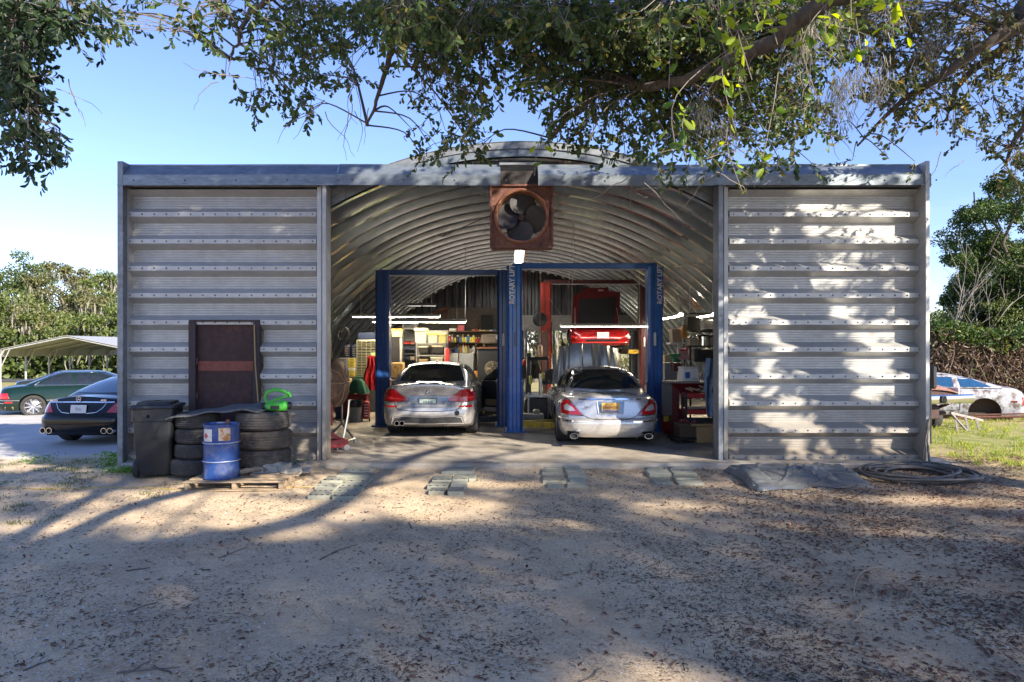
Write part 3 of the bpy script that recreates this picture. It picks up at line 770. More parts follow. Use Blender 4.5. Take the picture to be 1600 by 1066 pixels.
    for x_, t_ in ((-.50, '535i'), (.47, 'M')): text('lettering', t_, .045, Matrix.Translation((x_, .058, .655)) @ FACE_CAM, chrome, c, .003)
    # lower bumper: dark diffuser and black round emblem
    sk.patch('diffuser', 'rear', [(-.70, .27), (-.3, .25), (.3, .25), (.70, .27)], [(-.64, .40), (-.5, .425), (0, .41), (.5, .425), (.64, .40)], mat('charcoal_trim', (.05, .05, .052), .5, 0, .25, 8), c, .004, 18, 3, .01)
    sk.line('bumper_crease', 'rear', [(-.72, .27), (-.68, .43), (-.5, .455), (0, .44), (.5, .455), (.68, .43), (.72, .27)], .02, pm, c, .004, True)
    b = MB(); M2 = Matrix.Translation((.57, .018, .50)) @ Matrix.Rotation(rad(90), 4, 'X'); b.lathe([(.048, -.01), (.048, .008), (.036, .008), (.036, .002), (0, .002)], 22, M2); b.build('round_emblem', black_pl, c)
    for x in (-.60, -.50):
        b = MB(); b.lathe([(.045, 0), (.048, .0), (.048, .16), (.040, .16), (.038, .01)], 20, Matrix.Translation((x, .17, .30)) @ Matrix.Rotation(rad(90), 4, 'X'), caps=False); b.build('exhaust_tip', chrome, c); b = MB(); b.lathe([(0, 0), (.041, 0)], 16, Matrix.Translation((x, .03, .30)) @ Matrix.Rotation(rad(90), 4, 'X')); b.build('exhaust_bore', dark, c)
    b = MB(); b.lathe([(.0, .05), (.03, .04), (.05, 0)], 12, Matrix.Translation((0, 1.62, 1.455)) @ Matrix.Diagonal((.6, 1.8, 1, 1))); b.build('roof_antenna', pm, c)
    for y in (1.02, 3.98):
        for s_ in (-1, 1): wheel(c, s_*.80, y, .335, .26, s_, 1)
    b = MB(); b.box((0, 1.0, .30), (1.5, 1.6, .2)); b.box((0, 3.0, .24), (1.5, 2.6, .1)); b.build('underbody', dark, c)
    # open right front door: outer skin, black inner panel, mirror, glass
    dr = bpy.data.objects.new('open_door', None); COL.objects.link(dr); dr.parent = c; dr.location = (.93, 3.22, 0); dr.rotation_euler = (0, 0, rad(58))
    # local: hinge at 0, door runs back along -y; outer face at +x
    def drow(x, ys, zs_): return
    b = MB(); rows = []
    for z, xo in ((.28, -.05), (.36, 0), (.60, .015), (.85, .01), (1.0, -.02)):
        rows.append([(xo, -y_, z) for y_ in np.linspace(0, 1.12, 6)])
    b.grid(rows, .05); b.build('door_skin', pm, dr)
    b = MB(); rows = [[(xo-.065, -y_, z) for y_ in np.linspace(.04, 1.08, 6)] for z, xo in ((.34, 0), (.50, -.03), (.62, -.02), (.80, .0), (.98, -.01))]
    b.grid(rows[::-1], .03); b.build('inner_panel', black_pl, dr)
    b = MB(); b.box((-.10, -.55, .48), (.07, .8, .16), bev=.02); b.build('door_pocket', mat('tan_trim', (.34, .24, .13), .6), dr)
    b = MB(); b.box((-.085, -.56, .40), (.03, .92, .26), bev=.01); b.build('lower_trim', mat('cream_trim', (.55, .50, .42), .6), dr)
    b = MB(); b.grid([[(-.02, -.05, 1.0), (-.02, -1.0, 1.0)], [(-.12, -.62, 1.36), (-.12, -.98, 1.36)]], .006); b.build('door_glass', glass, dr)
    b = MB(); b.tube([(-.02, -.02, 1.0), (-.12, -.60, 1.37), (-.12, -1.0, 1.37), (-.02, -1.10, 1.0)], .018, 6); b.build('window_frame', black_pl, dr)
    b = MB(); b.box((.12, -.12, 1.06), (.20, .09, .13), bev=.04); b.build('wing_mirror', pm, dr)
    return c
silver_sedan()

# ================= silver saloon with curved tail and open bonnet (right bay)
def silver_saloon():
    X0, Y0_ = 1.745, 12.0
    c = E('silver_saloon', (X0, Y0_, 0), 'bright silver saloon with yellow number plate and raised bonnet, right bay', 'car')
    pm = paint('bright_silver_paint', (.62, .605, .58), .5, .27)
    taper = [(0, .90), (.35, .955), (.9, .99), (1.5, 1), (3.6, 1), (4.4, .96), (5.05, .86)]
    top = lambda y: (skey([(0, .83), (.2, .86), (.7, .90), (1.5, .93), (3.5, .90), (4.5, .80), (5.05, .60)], y), skey([(0, .875), (.06, .90), (.25, .945), (.8, .985), (1.5, 1.0), (3.5, .98), (4.5, .88), (5.05, .66)], y))
    bot = lambda y: key([(0, .17), (.9, .2), (4, .18), (5.05, .2)], y)
    lv = [(0, .12, 4.95, .83), (.08, .04, 5.0, .875), (.2, .0, 5.03, .905), (.34, -.02, 5.05, .922), (.44, -.015, 5.05, .93), (.475, .005, 5.04, .93), (.49, .05, 5.03, .930), (.56, .065, 5.0, .935), (.70, .085, 4.98, .938), (.84, .105, 4.95, .915), (.93, .115, 4.93, .87), (.98, .13, 4.9, .82), (1, .16, 4.88, .78)]
    body = finish(hull(lv, top, bot, taper, .34, .42, .13, .25, sag=2.0), 'body', pm, c)
    cut(body, [(1.02, .33, .37, .93), (4.0, .33, .37, .93)])
    glv = [(0, .50, 3.95, .76), (.25, .72, 3.62, .735), (.5, .95, 3.30, .70), (.75, 1.20, 2.98, .65), (.9, 1.42, 2.78, .60), (.97, 1.58, 2.65, .565), (1, 1.72, 2.5, .53)]
    gh = finish(hull(glv, lambda y: (1.345, 1.405), lambda y: .90, [(.4, .90), (1.2, 1), (2.8, 1), (4, .92)], .20, .2, .14, .2, sag=2.0), 'roof', pm, c)
    sk = Skin([body, gh])
    sk.patch('rear_window', 'rear', [(-.66, 1.015), (-.3, 1.0), (0, .995), (.3, 1.0), (.66, 1.015)], [(-.50, 1.29), (-.3, 1.335), (0, 1.348), (.3, 1.335), (.50, 1.29)], glass, c, .005, 16, 8)
    sk.line('window_surround', 'rear', [(-.68, 1.005), (-.3, .985), (0, .98), (.3, .985), (.68, 1.005)], .014, chrome, c, .006, True)
    for s_ in (-1, 1):
        sk.line('window_surround', 'rear', [(s_*.68, 1.01), (s_*.60, 1.15), (s_*.515, 1.30)], .016, chrome, c, .006, True)
    for s_, d in ((-1, 'left'), (1, 'right')):
        sk.patch('side_window', d, [(.98, 1.01), (1.95, .97)], [(1.40, 1.29), (1.97, 1.335)], glass, c, .005, 8, 6)
        sk.patch('side_window', d, [(2.05, .97), (3.3, .97)], [(2.05, 1.335), (2.75, 1.30)], glass, c, .005, 8, 6)
        sk.line('window_surround', d, [(.93, .99), (1.9, .955), (3.4, .955)], .02, chrome, c, .004)
        sk.line('window_surround', d, [(.93, .99), (1.36, 1.30), (1.97, 1.35)], .02, chrome, c, .004)
        sk.line('door_gap', d, [(2.0, .93), (2.0, .6), (2.02, .28)], .008, seam_m, c)
        sk.line('door_gap', d, [(1.15, .93), (1.38, .68), (1.44, .45)], .008, seam_m, c)
        sk.line('bumper_trim', d, [(.30, .47), (.62, .47)], .03, chrome, c, .004)
    for s_ in (-1, 1):
        f = lambda pl: [(s_*x, z) for x, z in pl]
        t = sk.patch('tail_light', 'rear', f([(.862, .60), (.72, .575), (.60, .575), (.49, .575)]), f([(.855, .76), (.80, .835), (.72, .82), (.505, .585)]), red_lens, c, .010, 20, 9, .04)
        sk.patch('reversing_lamp', 'rear', f([(.80, .655), (.70, .64), (.615, .645)]), f([(.80, .73), (.75, .765), (.655, .70)]), clear_lens, t, .014, 10, 4, .01)
        sk.line('lamp_surround', 'rear', f([(.47, .565), (.62, .562), (.76, .568), (.875, .60), (.885, .70), (.865, .79), (.80, .85), (.72, .835), (.48, .58)]), .016, chrome, c, .006, True)
        sk.patch('bumper_trim', 'rear', f([(.84, .462), (.60, .452), (.40, .452)]), f([(.84, .484), (.60, .476), (.38, .476)]), chrome, c, .010, 14, 1, .02)
        sk.line('boot_gap', 'rear', f([(.30, .505), (.38, .52), (.48, .57)]), .010, seam_m, c, .002)
        b = MB(); M = Matrix.Translation((s_*.655, .13, .215)) @ Matrix.Diagonal((1.25, 1, .85, 1)) @ Matrix.Rotation(rad(90), 4, 'X')
        b.lathe([(.052, 0), (.058, 0), (.060, .15), (.048, .15), (.045, .02)], 22, M, caps=False); b.build('exhaust_tip', chrome, c)
        b = MB(); b.lathe([(0, .12), (.049, .12)], 16, M, caps=False); b.build('exhaust_bore', dark, c)
        b = MB(); b.lathe([(0, 0), (.085, 0)], 22, Matrix.Translation((s_*.655, .0, .225)) @ Matrix.Diagonal((1.2, 1, .95, 1)) @ Matrix.Rotation(rad(90), 4, 'X')); 
        sk.patch('exhaust_cutout', 'rear', f([(.76, .172), (.55, .172)]), f([(.75, .285), (.56, .285)]), dark, c, .004, 8, 3, .004)
    sk.line('boot_gap', 'rear', [(-.30, .505), (0, .50), (.30, .505)], .010, seam_m, c, .002)
    sk.patch('boot_blade', 'rear', [(-.55, .838), (0, .845), (.55, .838)], [(-.55, .858), (0, .868), (.55, .858)], chrome, c, .016, 16, 1, .02)
    text('lettering', 'JAGUAR', .03, Matrix.Translation((0, .085, .852)) @ FACE_CAM, seam_m, c, .002, 1.6)
    sk.patch('plate_recess', 'rear', [(-.21, .60), (.21, .60)], [(-.235, .815), (.235, .815)], mat('recess_blue_grey', (.20, .26, .33), .25, .6), c, .003, 8, 3, .004)
    for (p, q_) in (((-.215, .60), (-.24, .82)), ((.215, .60), (.24, .82)), ((-.215, .60), (.215, .60))):
        sk.line('recess_rim', 'rear', [p, q_], .02, pm, c, .008, True)
    yel = mat('plate_yellow', (.68, .48, .12), .4, 0, .1, 30)
    def ex(o):
        b = MB(); b.box((0, -.005, -.062), (.30, .004, .022)); b.build('plate_strip', mat('plate_violet', (.10, .08, .25), .5), o)
        b = MB(); b.box((0, -.0045, -.046), (.30, .004, .012)); b.build('plate_strip', white_p, o)
    plate(c, Matrix.Translation((.0, .055, .712)), .325, .165, yel, 'EWE•201', mat('plate_orange_ink', (.35, .05, .01), .5), ex, 'NEW MEXICO')
    text('lettering', 'XJ8 L', .05, Matrix.Translation((-.42, .075, .715)) @ FACE_CAM, seam_m, c, .003)
    for y in (1.02, 4.0):
        for s_ in (-1, 1): wheel(c, s_*.79, y, .335, .25, s_, 1)
    b = MB(); b.box((0, 1.0, .30), (1.5, 1.6, .2)); b.box((0, 3.0, .24), (1.5, 2.6, .1)); b.box((.0, 1.5, .22), (.3, 2.0, .12)); b.build('underbody', dark, c)
    # raised bonnet: hinged at the windscreen, four lamp flutes along its leading edge
    b = MB(); rows = []; nn = 60
    def flute(u):           # u -1..1 height of the cross-section
        a = abs(u)
        base = .17*(1-a**2.2)
        for c0, w_, h_ in ((.62, .12, .040), (.84, .11, .045)):
            if abs(a-c0) < w_: base += h_*math.cos((a-c0)/w_*math.pi/2)**2
        base += .03*math.exp(-((a-.18)/.02)**2)-.012*math.exp(-((a-.42)/.05)**2)
        return base
    for i in range(14):
        t = i/13; row = []
        for j in range(nn+1):
            u = 2*j/nn-1; wd = lerp(.80, .74, t)
            top_ = 1.02-.10*abs(u)**2.5+(.03 if abs(u) < .5 else -.02*math.sin(abs(u)*9)**2)
            h = t*top_
            # surface lifted by flute profile, growing towards the front edge
            row.append((u*wd, 4.0+.25*t*t-flute(u)*(.5+.8*t)-.10*t, .93+h*.90))
        rows.append(row)
    b.grid(rows[::-1], .012); b.build('bonnet', mat('bonnet_silver', (.36, .355, .34), .35, .5, .04, 3, coat=.5), c)
    b = MB()
    for s_ in (-1, 1): b.cyl((s_*.72, 4.5, .85), (s_*.70, 4.15, 1.5), .012, n=6)
    b.build('gas_strut', steel, c)
    b = MB(); b.box((-1.0, 3.05, 1.02), (.16, .11, .12), bev=.045); b.bar((-.86, 3.05, .99), (-.95, 3.05, 1.0), .05, .04); b.build('wing_mirror', black_pl, c)
    b = MB(); b.box((1.0, 3.05, 1.02), (.16, .11, .12), bev=.045); b.bar((.86, 3.05, .99), (.95, 3.05, 1.0), .05, .04); b.build('wing_mirror', pm, c)
    return c
silver_saloon()

# ================= black coupe-like sedan at the left, partly behind the building
def black_sedan():
    X0, Y0_ = -8.76, 13.7; gzb = -.225
    c = E('black_sedan', (X0, Y0_, gzb), 'glossy black sedan with four round exhausts, parked on the pale drive beside the left wall', 'car', rad(-3))
    pm = mat('gloss_black_paint', (.006, .0065, .007), .16, 0, .04, 3, coat=.15, spec=.35, rvar=.04)
    taper = [(0, .90), (.3, .95), (1.0, 1), (3.6, 1), (4.4, .96), (4.9, .86)]
    top = lambda y: (skey([(0, .86), (.2, .91), (.7, .95), (1.5, .96), (3.5, .93), (4.9, .62)], y), skey([(0, .955), (.07, .985), (.3, 1.01), (.8, 1.03), (1.5, 1.03), (3.5, 1.0), (4.9, .68)], y))
    bot = lambda y: key([(0, .235), (.9, .2), (4, .18), (4.9, .2)], y)
    lv = [(0, .10, 4.8, .85), (.08, .03, 4.85, .90), (.25, .0, 4.88, .93), (.42, -.01, 4.9, .94), (.50, .005, 4.9, .943), (.535, .06, 4.88, .942), (.62, .09, 4.86, .938), (.78, .13, 4.8, .91), (.90, .15, 4.78, .86), (.97, .16, 4.75, .81), (1, .19, 4.72, .77)]
    body = finish(hull(lv, top, bot, taper, .24, .40, .10, .25, sag=2.0), 'body', pm, c)
    cut(body, [(1.0, .335, .38, .94), (3.95, .335, .38, .94)])
    glv = [(0, .42, 4.0, .79), (.25, .72, 3.62, .755), (.5, 1.05, 3.25, .70), (.75, 1.40, 2.9, .63), (.9, 1.68, 2.72, .57), (.97, 1.85, 2.6, .53), (1, 1.98, 2.5, .49)]
    gh = finish(hull(glv, lambda y: (1.345, 1.395), lambda y: .93, [(.4, .88), (1.3, 1), (2.8, 1), (4, .92)], .22, .2, .14, .2, sag=2.0), 'roof', pm, c)
    sk = Skin([body, gh])
    gl2 = mat('blue_tinted_glass', (.10, .16, .20), .05, .0, .1, 3, spec=1, rvar=.02)
    sk.patch('rear_window', 'rear', [(-.70, 1.055), (-.3, 1.045), (0, 1.04), (.3, 1.045), (.70, 1.055)], [(-.50, 1.31), (-.25, 1.345), (0, 1.352), (.25, 1.345), (.50, 1.31)], gl2, c, .005, 16, 8)
    for d in ('left', 'right'):
        sk.patch('side_window', d, [(1.05, 1.03), (1.95, 1.01)], [(1.65, 1.30), (1.97, 1.33)], gl2, c, .005, 8, 6)
        sk.patch('side_window', d, [(2.05, 1.01), (3.3, 1.0)], [(2.05, 1.33), (2.7, 1.30)], gl2, c, .005, 8, 6)
        sk.line('window_trim', d, [(1.0, 1.02), (2, .99), (3.4, .985)], .015, chrome, c, .004)
    for s_ in (-1, 1):
        f = lambda pl: [(s_*x, z) for x, z in pl]
        t = sk.patch('tail_light', 'rear', f([(.905, .69), (.75, .675), (.56, .685)]), f([(.875, .80), (.80, .90), (.70, .885)]), red_lens, c, .010, 14, 8, .04)
        sk.patch('indicator', 'rear', f([(.885, .80), (.70, .80)]), f([(.87, .865), (.73, .87)]), mat('pale_lens', (.55, .42, .48), .15, .1, coat=1), t, .014, 10, 3, .01)
        sk.line('plate_arc', 'rear', f([(.52, .86), (.46, .76), (.36, .685), (.18, .665)]), .016, chrome, c, .006, True)
        for dx in (-.065, .065):
            b = MB(); M = Matrix.Translation((s_*.635+dx, .175, .325)) @ Matrix.Rotation(rad(90), 4, 'X')
            b.lathe([(.048, 0), (.058, 0), (.060, .16), (.050, .16), (.047, .02)], 22, M, caps=False)
            b.build('exhaust_tip', chrome, c); b = MB(); b.lathe([(0, .13), (.051, .13)], 16, M, caps=False); b.build('exhaust_bore', dark, c)
    sk.patch('chrome_bar', 'rear', [(-.66, .872), (0, .882), (.66, .872)], [(-.66, .895), (0, .906), (.66, .895)], chrome, c, .014, 20, 1, .02)
    sk.line('bumper_gap', 'rear', [(-.92, .665), (-.56, .655), (-.35, .60), (0, .585), (.35, .60), (.56, .655), (.92, .665)], .010, seam_m, c, .002)
    grey = mat('plate_white', (.66, .65, .62), .5, 0, .08, 20)
    plate(c, Matrix.Translation((.0, .085, .755)) @ Matrix.Rotation(rad(-8), 4, 'X'), .33, .165, grey, 'FLA', mat('plate_grey_ink', (.3, .3, .3), .5))
    text('lettering', 'CLS55', .062, Matrix.Translation((-.52, .095, .93)) @ FACE_CAM, chrome, c, .003)
    text('lettering', 'AMG', .055, Matrix.Translation((.52, .095, .93)) @ FACE_CAM, chrome, c, .003)
    M = Matrix.Translation((0, .098, .958)) @ Matrix.Rotation(rad(95), 4, 'X'); b = MB()
    b.tube([M @ Vector((.048*math.cos(a), .048*math.sin(a), .006)) for a in np.linspace(0, 2*math.pi, 24, endpoint=False)], .005, 6, closed=True)
    for k in range(3):
        a = rad(90+120*k); b.tube([M @ Vector((0, 0, .006)), M @ Vector((.046*math.cos(a), .046*math.sin(a), .006))], [.009, .003], 5)
    b.build('star_badge', chrome, c)
    for y in (1.0, 3.95):
        for s_ in (-1, 1): wheel(c, s_*.80, y, .34, .26, s_, 0)
    b = MB(); b.box((0, 1.0, .30), (1.5, 1.6, .18)); b.box((0, 3.0, .24), (1.5, 2.6, .1)); b.build('underbody', dark, c)
black_sedan()

# ================= generic further cars
def side_car(name, loc, rz, label, col, L_=4.9, roof=1.36, belt=.92, gl=glass, two_tone=None, twin=False):
    c = E(name, loc, label, 'car', rz)
    pm = col
    taper = [(0, .88), (.4, .95), (1.1, 1), (3.6, 1), (4.4, .96), (4.9, .86)]
    top = lambda y: (skey([(0, belt-.13), (.3, belt-.06), (.9, belt), (3.5, belt-.02), (4.4, belt-.12), (4.9, belt-.32)], y), skey([(0, belt-.07), (.3, belt), (.9, belt+.05), (3.5, belt+.04), (4.4, belt-.05), (4.9, belt-.26)], y))
    lv = [(0, .10, L_-.1, .82), (.1, .03, L_-.03, .87), (.3, -.02, L_, .905), (.45, -.02, L_, .915), (.5, .03, L_-.02, .91), (.7, .06, L_-.04, .915), (.86, .10, L_-.08, .885), (.96, .12, L_-.1, .83), (1, .16, L_-.14, .78)]
    body = finish(hull(lv, top, lambda y: .2, taper, .32, .38, .12, .22, sag=2.0), 'body', pm, c)
    cut(body, [(1.0, .33, .37, .91), (3.95, .33, .37, .91)])
    rr_ = roof; b0 = belt-.03
    glv = [(0, .55, 3.95, .75), (.3, .85, 3.6, .72), (.6, 1.15, 3.2, .66), (.85, 1.45, 2.9, .60), (.97, 1.65, 2.7, .54), (1, 1.8, 2.55, .5)]
    gh = finish(hull(glv, lambda y: (rr_-.05, rr_), lambda y: b0, [(.4, .9), (1.2, 1), (2.8, 1), (4, .92)], .2, .2, .12, .2, sag=2.0), 'roof', pm, c)
    sk = Skin([body, gh]); z0, z1 = belt+.08, rr_-.085
    sk.patch('rear_window', 'rear', [(-.62, z0), (0, z0-.01), (.62, z0)], [(-.48, z1), (0, z1+.035), (.48, z1)], gl, c, .005, 12, 6)
    sk.patch('windscreen', 'front', [(-.64, z0), (0, z0-.01), (.64, z0)], [(-.48, z1), (0, z1+.035), (.48, z1)], gl, c, .005, 12, 6)
    for d in ('left', 'right'):
        sk.patch('side_window', d, [(1.15, z0-.02), (1.95, z0-.04)], [(1.55, z1), (1.97, z1+.01)], gl, c, .005, 8, 6)
        sk.patch('side_window', d, [(2.05, z0-.04), (3.2, z0-.04)], [(2.05, z1+.01), (2.75, z1)], gl, c, .005, 8, 6)
        sk.line('window_trim', d, [(1.0, z0-.05), (2, z0-.06), (3.4, z0-.06)], .03, chrome, c, .004)
        sk.line('window_trim', d, [(1.0, z0-.05), (1.5, z1+.03), (2.8, z1+.03), (3.4, z0-.06)], .025, chrome, c, .004)
        sk.line('side_strip', d, [(.05, .52), (2.4, .50), (4.7, .50)], .03, chrome, c, .004)
        sk.line('door_gap', d, [(2.0, .9), (2.0, .3)], .01, seam_m, c)
    for s_ in (-1, 1):
        f = lambda pl: [(s_*x, z) for x, z in pl]
        sk.patch('tail_light', 'rear', f([(.86, .56), (.60, .56)]), f([(.83, .72), (.60, .72)]), red_lens, c, .012, 8, 4, .04)
        sk.patch('reversing_lamp', 'rear', f([(.58, .57), (.50, .57)]), f([(.58, .71), (.50, .71)]), clear_lens, c, .012, 4, 3, .04)
        sk.patch('headlight', 'front', f([(.80, .50), (.50, .50)]), f([(.78, .60), (.52, .60)]), clear_lens, c, .01, 6, 3, .04)
        sk.patch('tail_light', 'left' if s_ < 0 else 'right', [(.12, .57), (.42, .57)], [(.14, .71), (.38, .71)], red_lens, c, .012, 6, 3, .02)
        sk.patch('reflector', 'left' if s_ < 0 else 'right', [(.3, .44), (.5, .44)], [(.3, .48), (.5, .48)], red_lens, c, .008, 4, 1, .01)
    sk.line('bumper_trim', 'rear', [(-.84, .44), (0, .44), (.84, .44)], .03, chrome, c, .006)
    for y in (1.0, 3.95):
        for s_ in (-1, 1): wheel(c, s_*.78, y, .33, .23, s_, 1)
    if two_tone:
        b = MB()
        for d in ('left', 'right'): sk.patch('lower_body', d, [(.3, .24), (4.6, .24)], [(.3, .33), (4.6, .33)], two_tone, c, .004, 20, 2, .01)
    return c
green_p = mat('dark_green_paint', (.005, .019, .013), .2, .05, .04, 3, coat=.3, spec=.4, rvar=.04)
side_car('green_saloon', (PX(-2, 20.6), 20.6, -.29), rad(-64), 'dark green saloon with chrome window trim, parked behind the black sedan', green_p, two_tone=mat('gold_sill', (.45, .27, .10), .35, .4))
side_car('dark_hatchback', (PX(10, 27), 27.5, -.42), rad(-70), 'small dark car seen as a low roof beyond the green saloon', paint('dark_olive_paint', (.03, .035, .025), .3, .2), roof=1.30)

# red sports car raised on the red lift, nose towards us
def red_car():
    X0, Y0_, Z0 = PX(941, 19.2), 19.2, 1.68
    c = E('red_sports_car', (X0, Y0_, Z0), 'red sports car with raised front lid, lifted high on the red two post lift', 'car')
    pm = paint('red_paint', (.32, .008, .010), .1, .2)
    taper = [(0, .88), (.5, .96), (1.2, 1), (3.4, 1), (4.4, .93)]
    top = lambda y: (skey([(0, .52), (.5, .62), (1.2, .72), (3, .78), (4.4, .72)], y), skey([(0, .57), (.5, .68), (1.2, .80), (3, .86), (4.4, .78)], y))
    lv = [(0, .12, 4.3, .80), (.15, .04, 4.36, .86), (.4, .0, 4.4, .89), (.6, .01, 4.4, .895), (.8, .05, 4.36, .88), (.95, .10, 4.32, .84), (1, .15, 4.28, .80)]
    body = finish(hull(lv, top, lambda y: .16, taper, .3, .3, .12, .12, sag=2.0), 'body', pm, c)
    cut(body, [(.95, .31, .35, .90), (3.4, .31, .35, .90)])
    glv = [(0, 1.0, 3.6, .72), (.4, 1.5, 3.3, .66), (.8, 1.95, 3.0, .58), (.97, 2.15, 2.8, .52), (1, 2.25, 2.7, .5)]
    gh = finish(hull(glv, lambda y: (1.08, 1.14), lambda y: .74, [(1, .9), (2, 1), (4, .95)], .2, .2, .15, .1, sag=2), 'roof', pm, c)
    sk = Skin([body, gh])
    sk.patch('windscreen', 'rear', [(-.6, .86), (0, .85), (.6, .86)], [(-.46, 1.05), (0, 1.08), (.46, 1.05)], glass, c, .005, 12, 6)
    sk.patch('air_slot', 'rear', [(-.42, .275), (.42, .275)], [(-.48, .335), (.48, .335)], dark, c, .004, 12, 2, .01)
    sk.line('bumper_lip', 'rear', [(-.80, .25), (0, .245), (.80, .25)], .03, mat('bright_red', (.6, .03, .03), .2, 0, coat=1), c, .006, True)
    sk.line('bumper_lip', 'rear', [(-.80, .40), (0, .40), (.80, .40)], .02, mat('bright_red', (.6, .03, .03)), c, .006, True)
    for s_ in (-1, 1):
        sk.patch('side_marker', 'rear', [(s_*.84, .36), (s_*.74, .36)], [(s_*.84, .44), (s_*.74, .44)], red_lens if s_ < 0 else clear_lens, c, .008, 4, 2, .02)
    plate(c, Matrix.Translation((.02, -.012, .45)), .33, .17, mat('plate_white', (.6, .6, .6)), 'SAIL', mat('plate_grey_ink', (.3, .3, .3)))
    for y in (.95, 3.4):
        for s_ in (-1, 1): wheel(c, s_*.76, y, .31, .24, s_, 0, z=.22)
    b = MB()
    b.box((0, 1.2, .12), (1.2, 1.9, .10)); b.box((0, 3.0, .13), (1.3, 1.6, .1)); b.tube([(-.2, .3, .08), (-.25, 2, .04), (.2, 4, .06)], .04, 8); b.cyl((.3, 3.0, .04), (.3, 3.8, .04), .10)
    b.build('underbody', dark, c)
    # lid: hinged at the windscreen, dark lining faces us
    outer = [(-.80, 0), (-.74, .52), (-.70, .98), (-.52, 1.04), (-.44, 1.16), (-.2, 1.21), (.34, 1.22), (.36, 1.12), (.70, 1.08), (.66, .5), (.60, 0)]
    M = Matrix.Translation((0, 1.05, .70)) @ Matrix.Rotation(rad(-10), 4, 'X')
    b = MB(); b.prism(outer, 'y', 0, .035, M); l = b.build('lid', paint('lid_red_shaded', (.11, .005, .008), .1, .3), c, smooth=False)  # same red as the body, darkened in the colour for low light
    inner = [(-.60, .05), (-.55, .5), (-.52, .86), (.56, .92), (.54, .5), (.50, .05)]
    b = MB(); b.prism(inner, 'y', -.014, .0, M); b.build('lid_lining', mat('black_lining', (.012, .012, .016), .8, 0, .3, 8), l, smooth=False)
    b = MB(); b.box((0.12, -.012, 1.13), (.16, .006, .05)); b.v = [tuple(M @ Vector(p)) for p in b.v]; b.build('sticker', mat('pink_sticker', (.5, .25, .25), .5), l)
    b = MB(); b.cyl((-.72, .5, .55), M @ Vector((-.66, 0, .6)), .012); b.cyl((.6, .5, .55), M @ Vector((.58, 0, .6)), .012); b.build('gas_strut', steel, l)
    return c
red_car()

# wrecked white hatchback at the right, half hidden in the grass
def wreck():
    Yw = 17.5
    c = E('wrecked_hatchback', (PX(1597, Yw), Yw+.2, -.16), 'stripped white fastback car body with blue-tinted windows and no wheels, in the grass', 'car', rad(72))
    # rear at +x side; body seen from its left... built with rear at y=0 heading left
    pm = mat('chalky_white_paint', (.40, .41, .45), .5, 0, .14, 5, .001, 20, (.12, .09, .08), (.47, .60), det=12)
    taper = [(0, .93), (.5, .97), (1.2, 1), (3.4, 1), (4.3, .92)]
    top = lambda y: (skey([(0, .80), (.4, .88), (1.2, .86), (3, .82), (4.3, .64)], y), skey([(0, .86), (.4, .95), (1.2, .95), (3, .90), (4.3, .70)], y))
    lv = [(0, .08, 4.2, .80), (.1, .02, 4.28, .84), (.4, .0, 4.3, .86), (.65, .01, 4.3, .865), (.85, .03, 4.26, .85), (.96, .06, 4.22, .82), (1, .1, 4.18, .78)]
    body = finish(hull(lv, top, lambda y: .22, taper, .18, .25, .05, .1, sag=2.2), 'body', pm, c)
    cut(body, [(.95, .30, .37, .86), (3.35, .30, .37, .86)], mat('rusty_arch', (.09, .06, .045), .9, 0, .2))
    glv = [(0, .15, 3.25, .76), (.25, .45, 3.0, .72), (.5, .8, 2.75, .67), (.75, 1.2, 2.45, .61), (.92, 1.55, 2.2, .56), (1, 1.8, 2.0, .52)]
    gh = finish(hull(glv, lambda y: (1.24, 1.28), lambda y: .84, [(.1, .92), (1.2, 1), (2.8, 1), (4, .92)], .12, .12, .06, .1, sag=2.0), 'roof', pm, c)
    sk = Skin([body, gh])
    blu = mat('blue_glass', (.02, .08, .18), .08, .1, .15, 3, spec=1, rvar=.03)
    for d in ('left', 'right'):
        sk.patch('side_window', d, [(.75, .94), (1.45, .93)], [(1.25, 1.17), (1.50, 1.175)], blu, c, .005, 8, 5)
        sk.patch('side_window', d, [(1.60, .93), (2.72, .93)], [(1.62, 1.18), (2.22, 1.175)], blu, c, .005, 8, 5)
        sk.line('window_trim', d, [(.55, .90), (1.2, .90), (2.9, .90)], .02, seam_m, c, .004)
        sk.line('door_gap', d, [(1.5, .9), (1.5, .35), (2.8, .3), (2.8, .85)], .012, seam_m, c)
        sk.line('body_moulding', d, [(1.42, .66), (2.8, .66)], .03, seam_m, c, .006)
        sk.patch('side_marker', d, [(.25, .57), (.38, .57)], [(.25, .61), (.38, .61)], red_dk, c, .008, 4, 1, .02)
    sk.patch('rear_window', 'top', [(-.50, .35), (.50, .35)], [(-.42, 1.15), (.42, 1.15)], mat('frosted_violet_glass', (.20, .19, .28), .25, .2, .3, 8), c, .006, 8, 8, .02)
    for s_ in (-1, 1):
        sk.patch('tail_light', 'rear', [(s_*.78, .50), (s_*.45, .50)], [(s_*.78, .70), (s_*.45, .70)], red_lens, c, .01, 6, 3)
    b = MB(); b.box((0, 2.1, .2), (1.4, 3.6, .16)); b.build('underbody', mat('rusty_arch', (.09, .06, .045)), c)
    b = MB(); b.tube([(-.95, -.6, .28), (-.95, 1.6, .16)], .03, 8); b.tube([(-.95, -.6, .36), (-.95, 1.2, .24)], .02, 8)
    b.build('loose_rail', rust_or, c)
    return c
wreck()
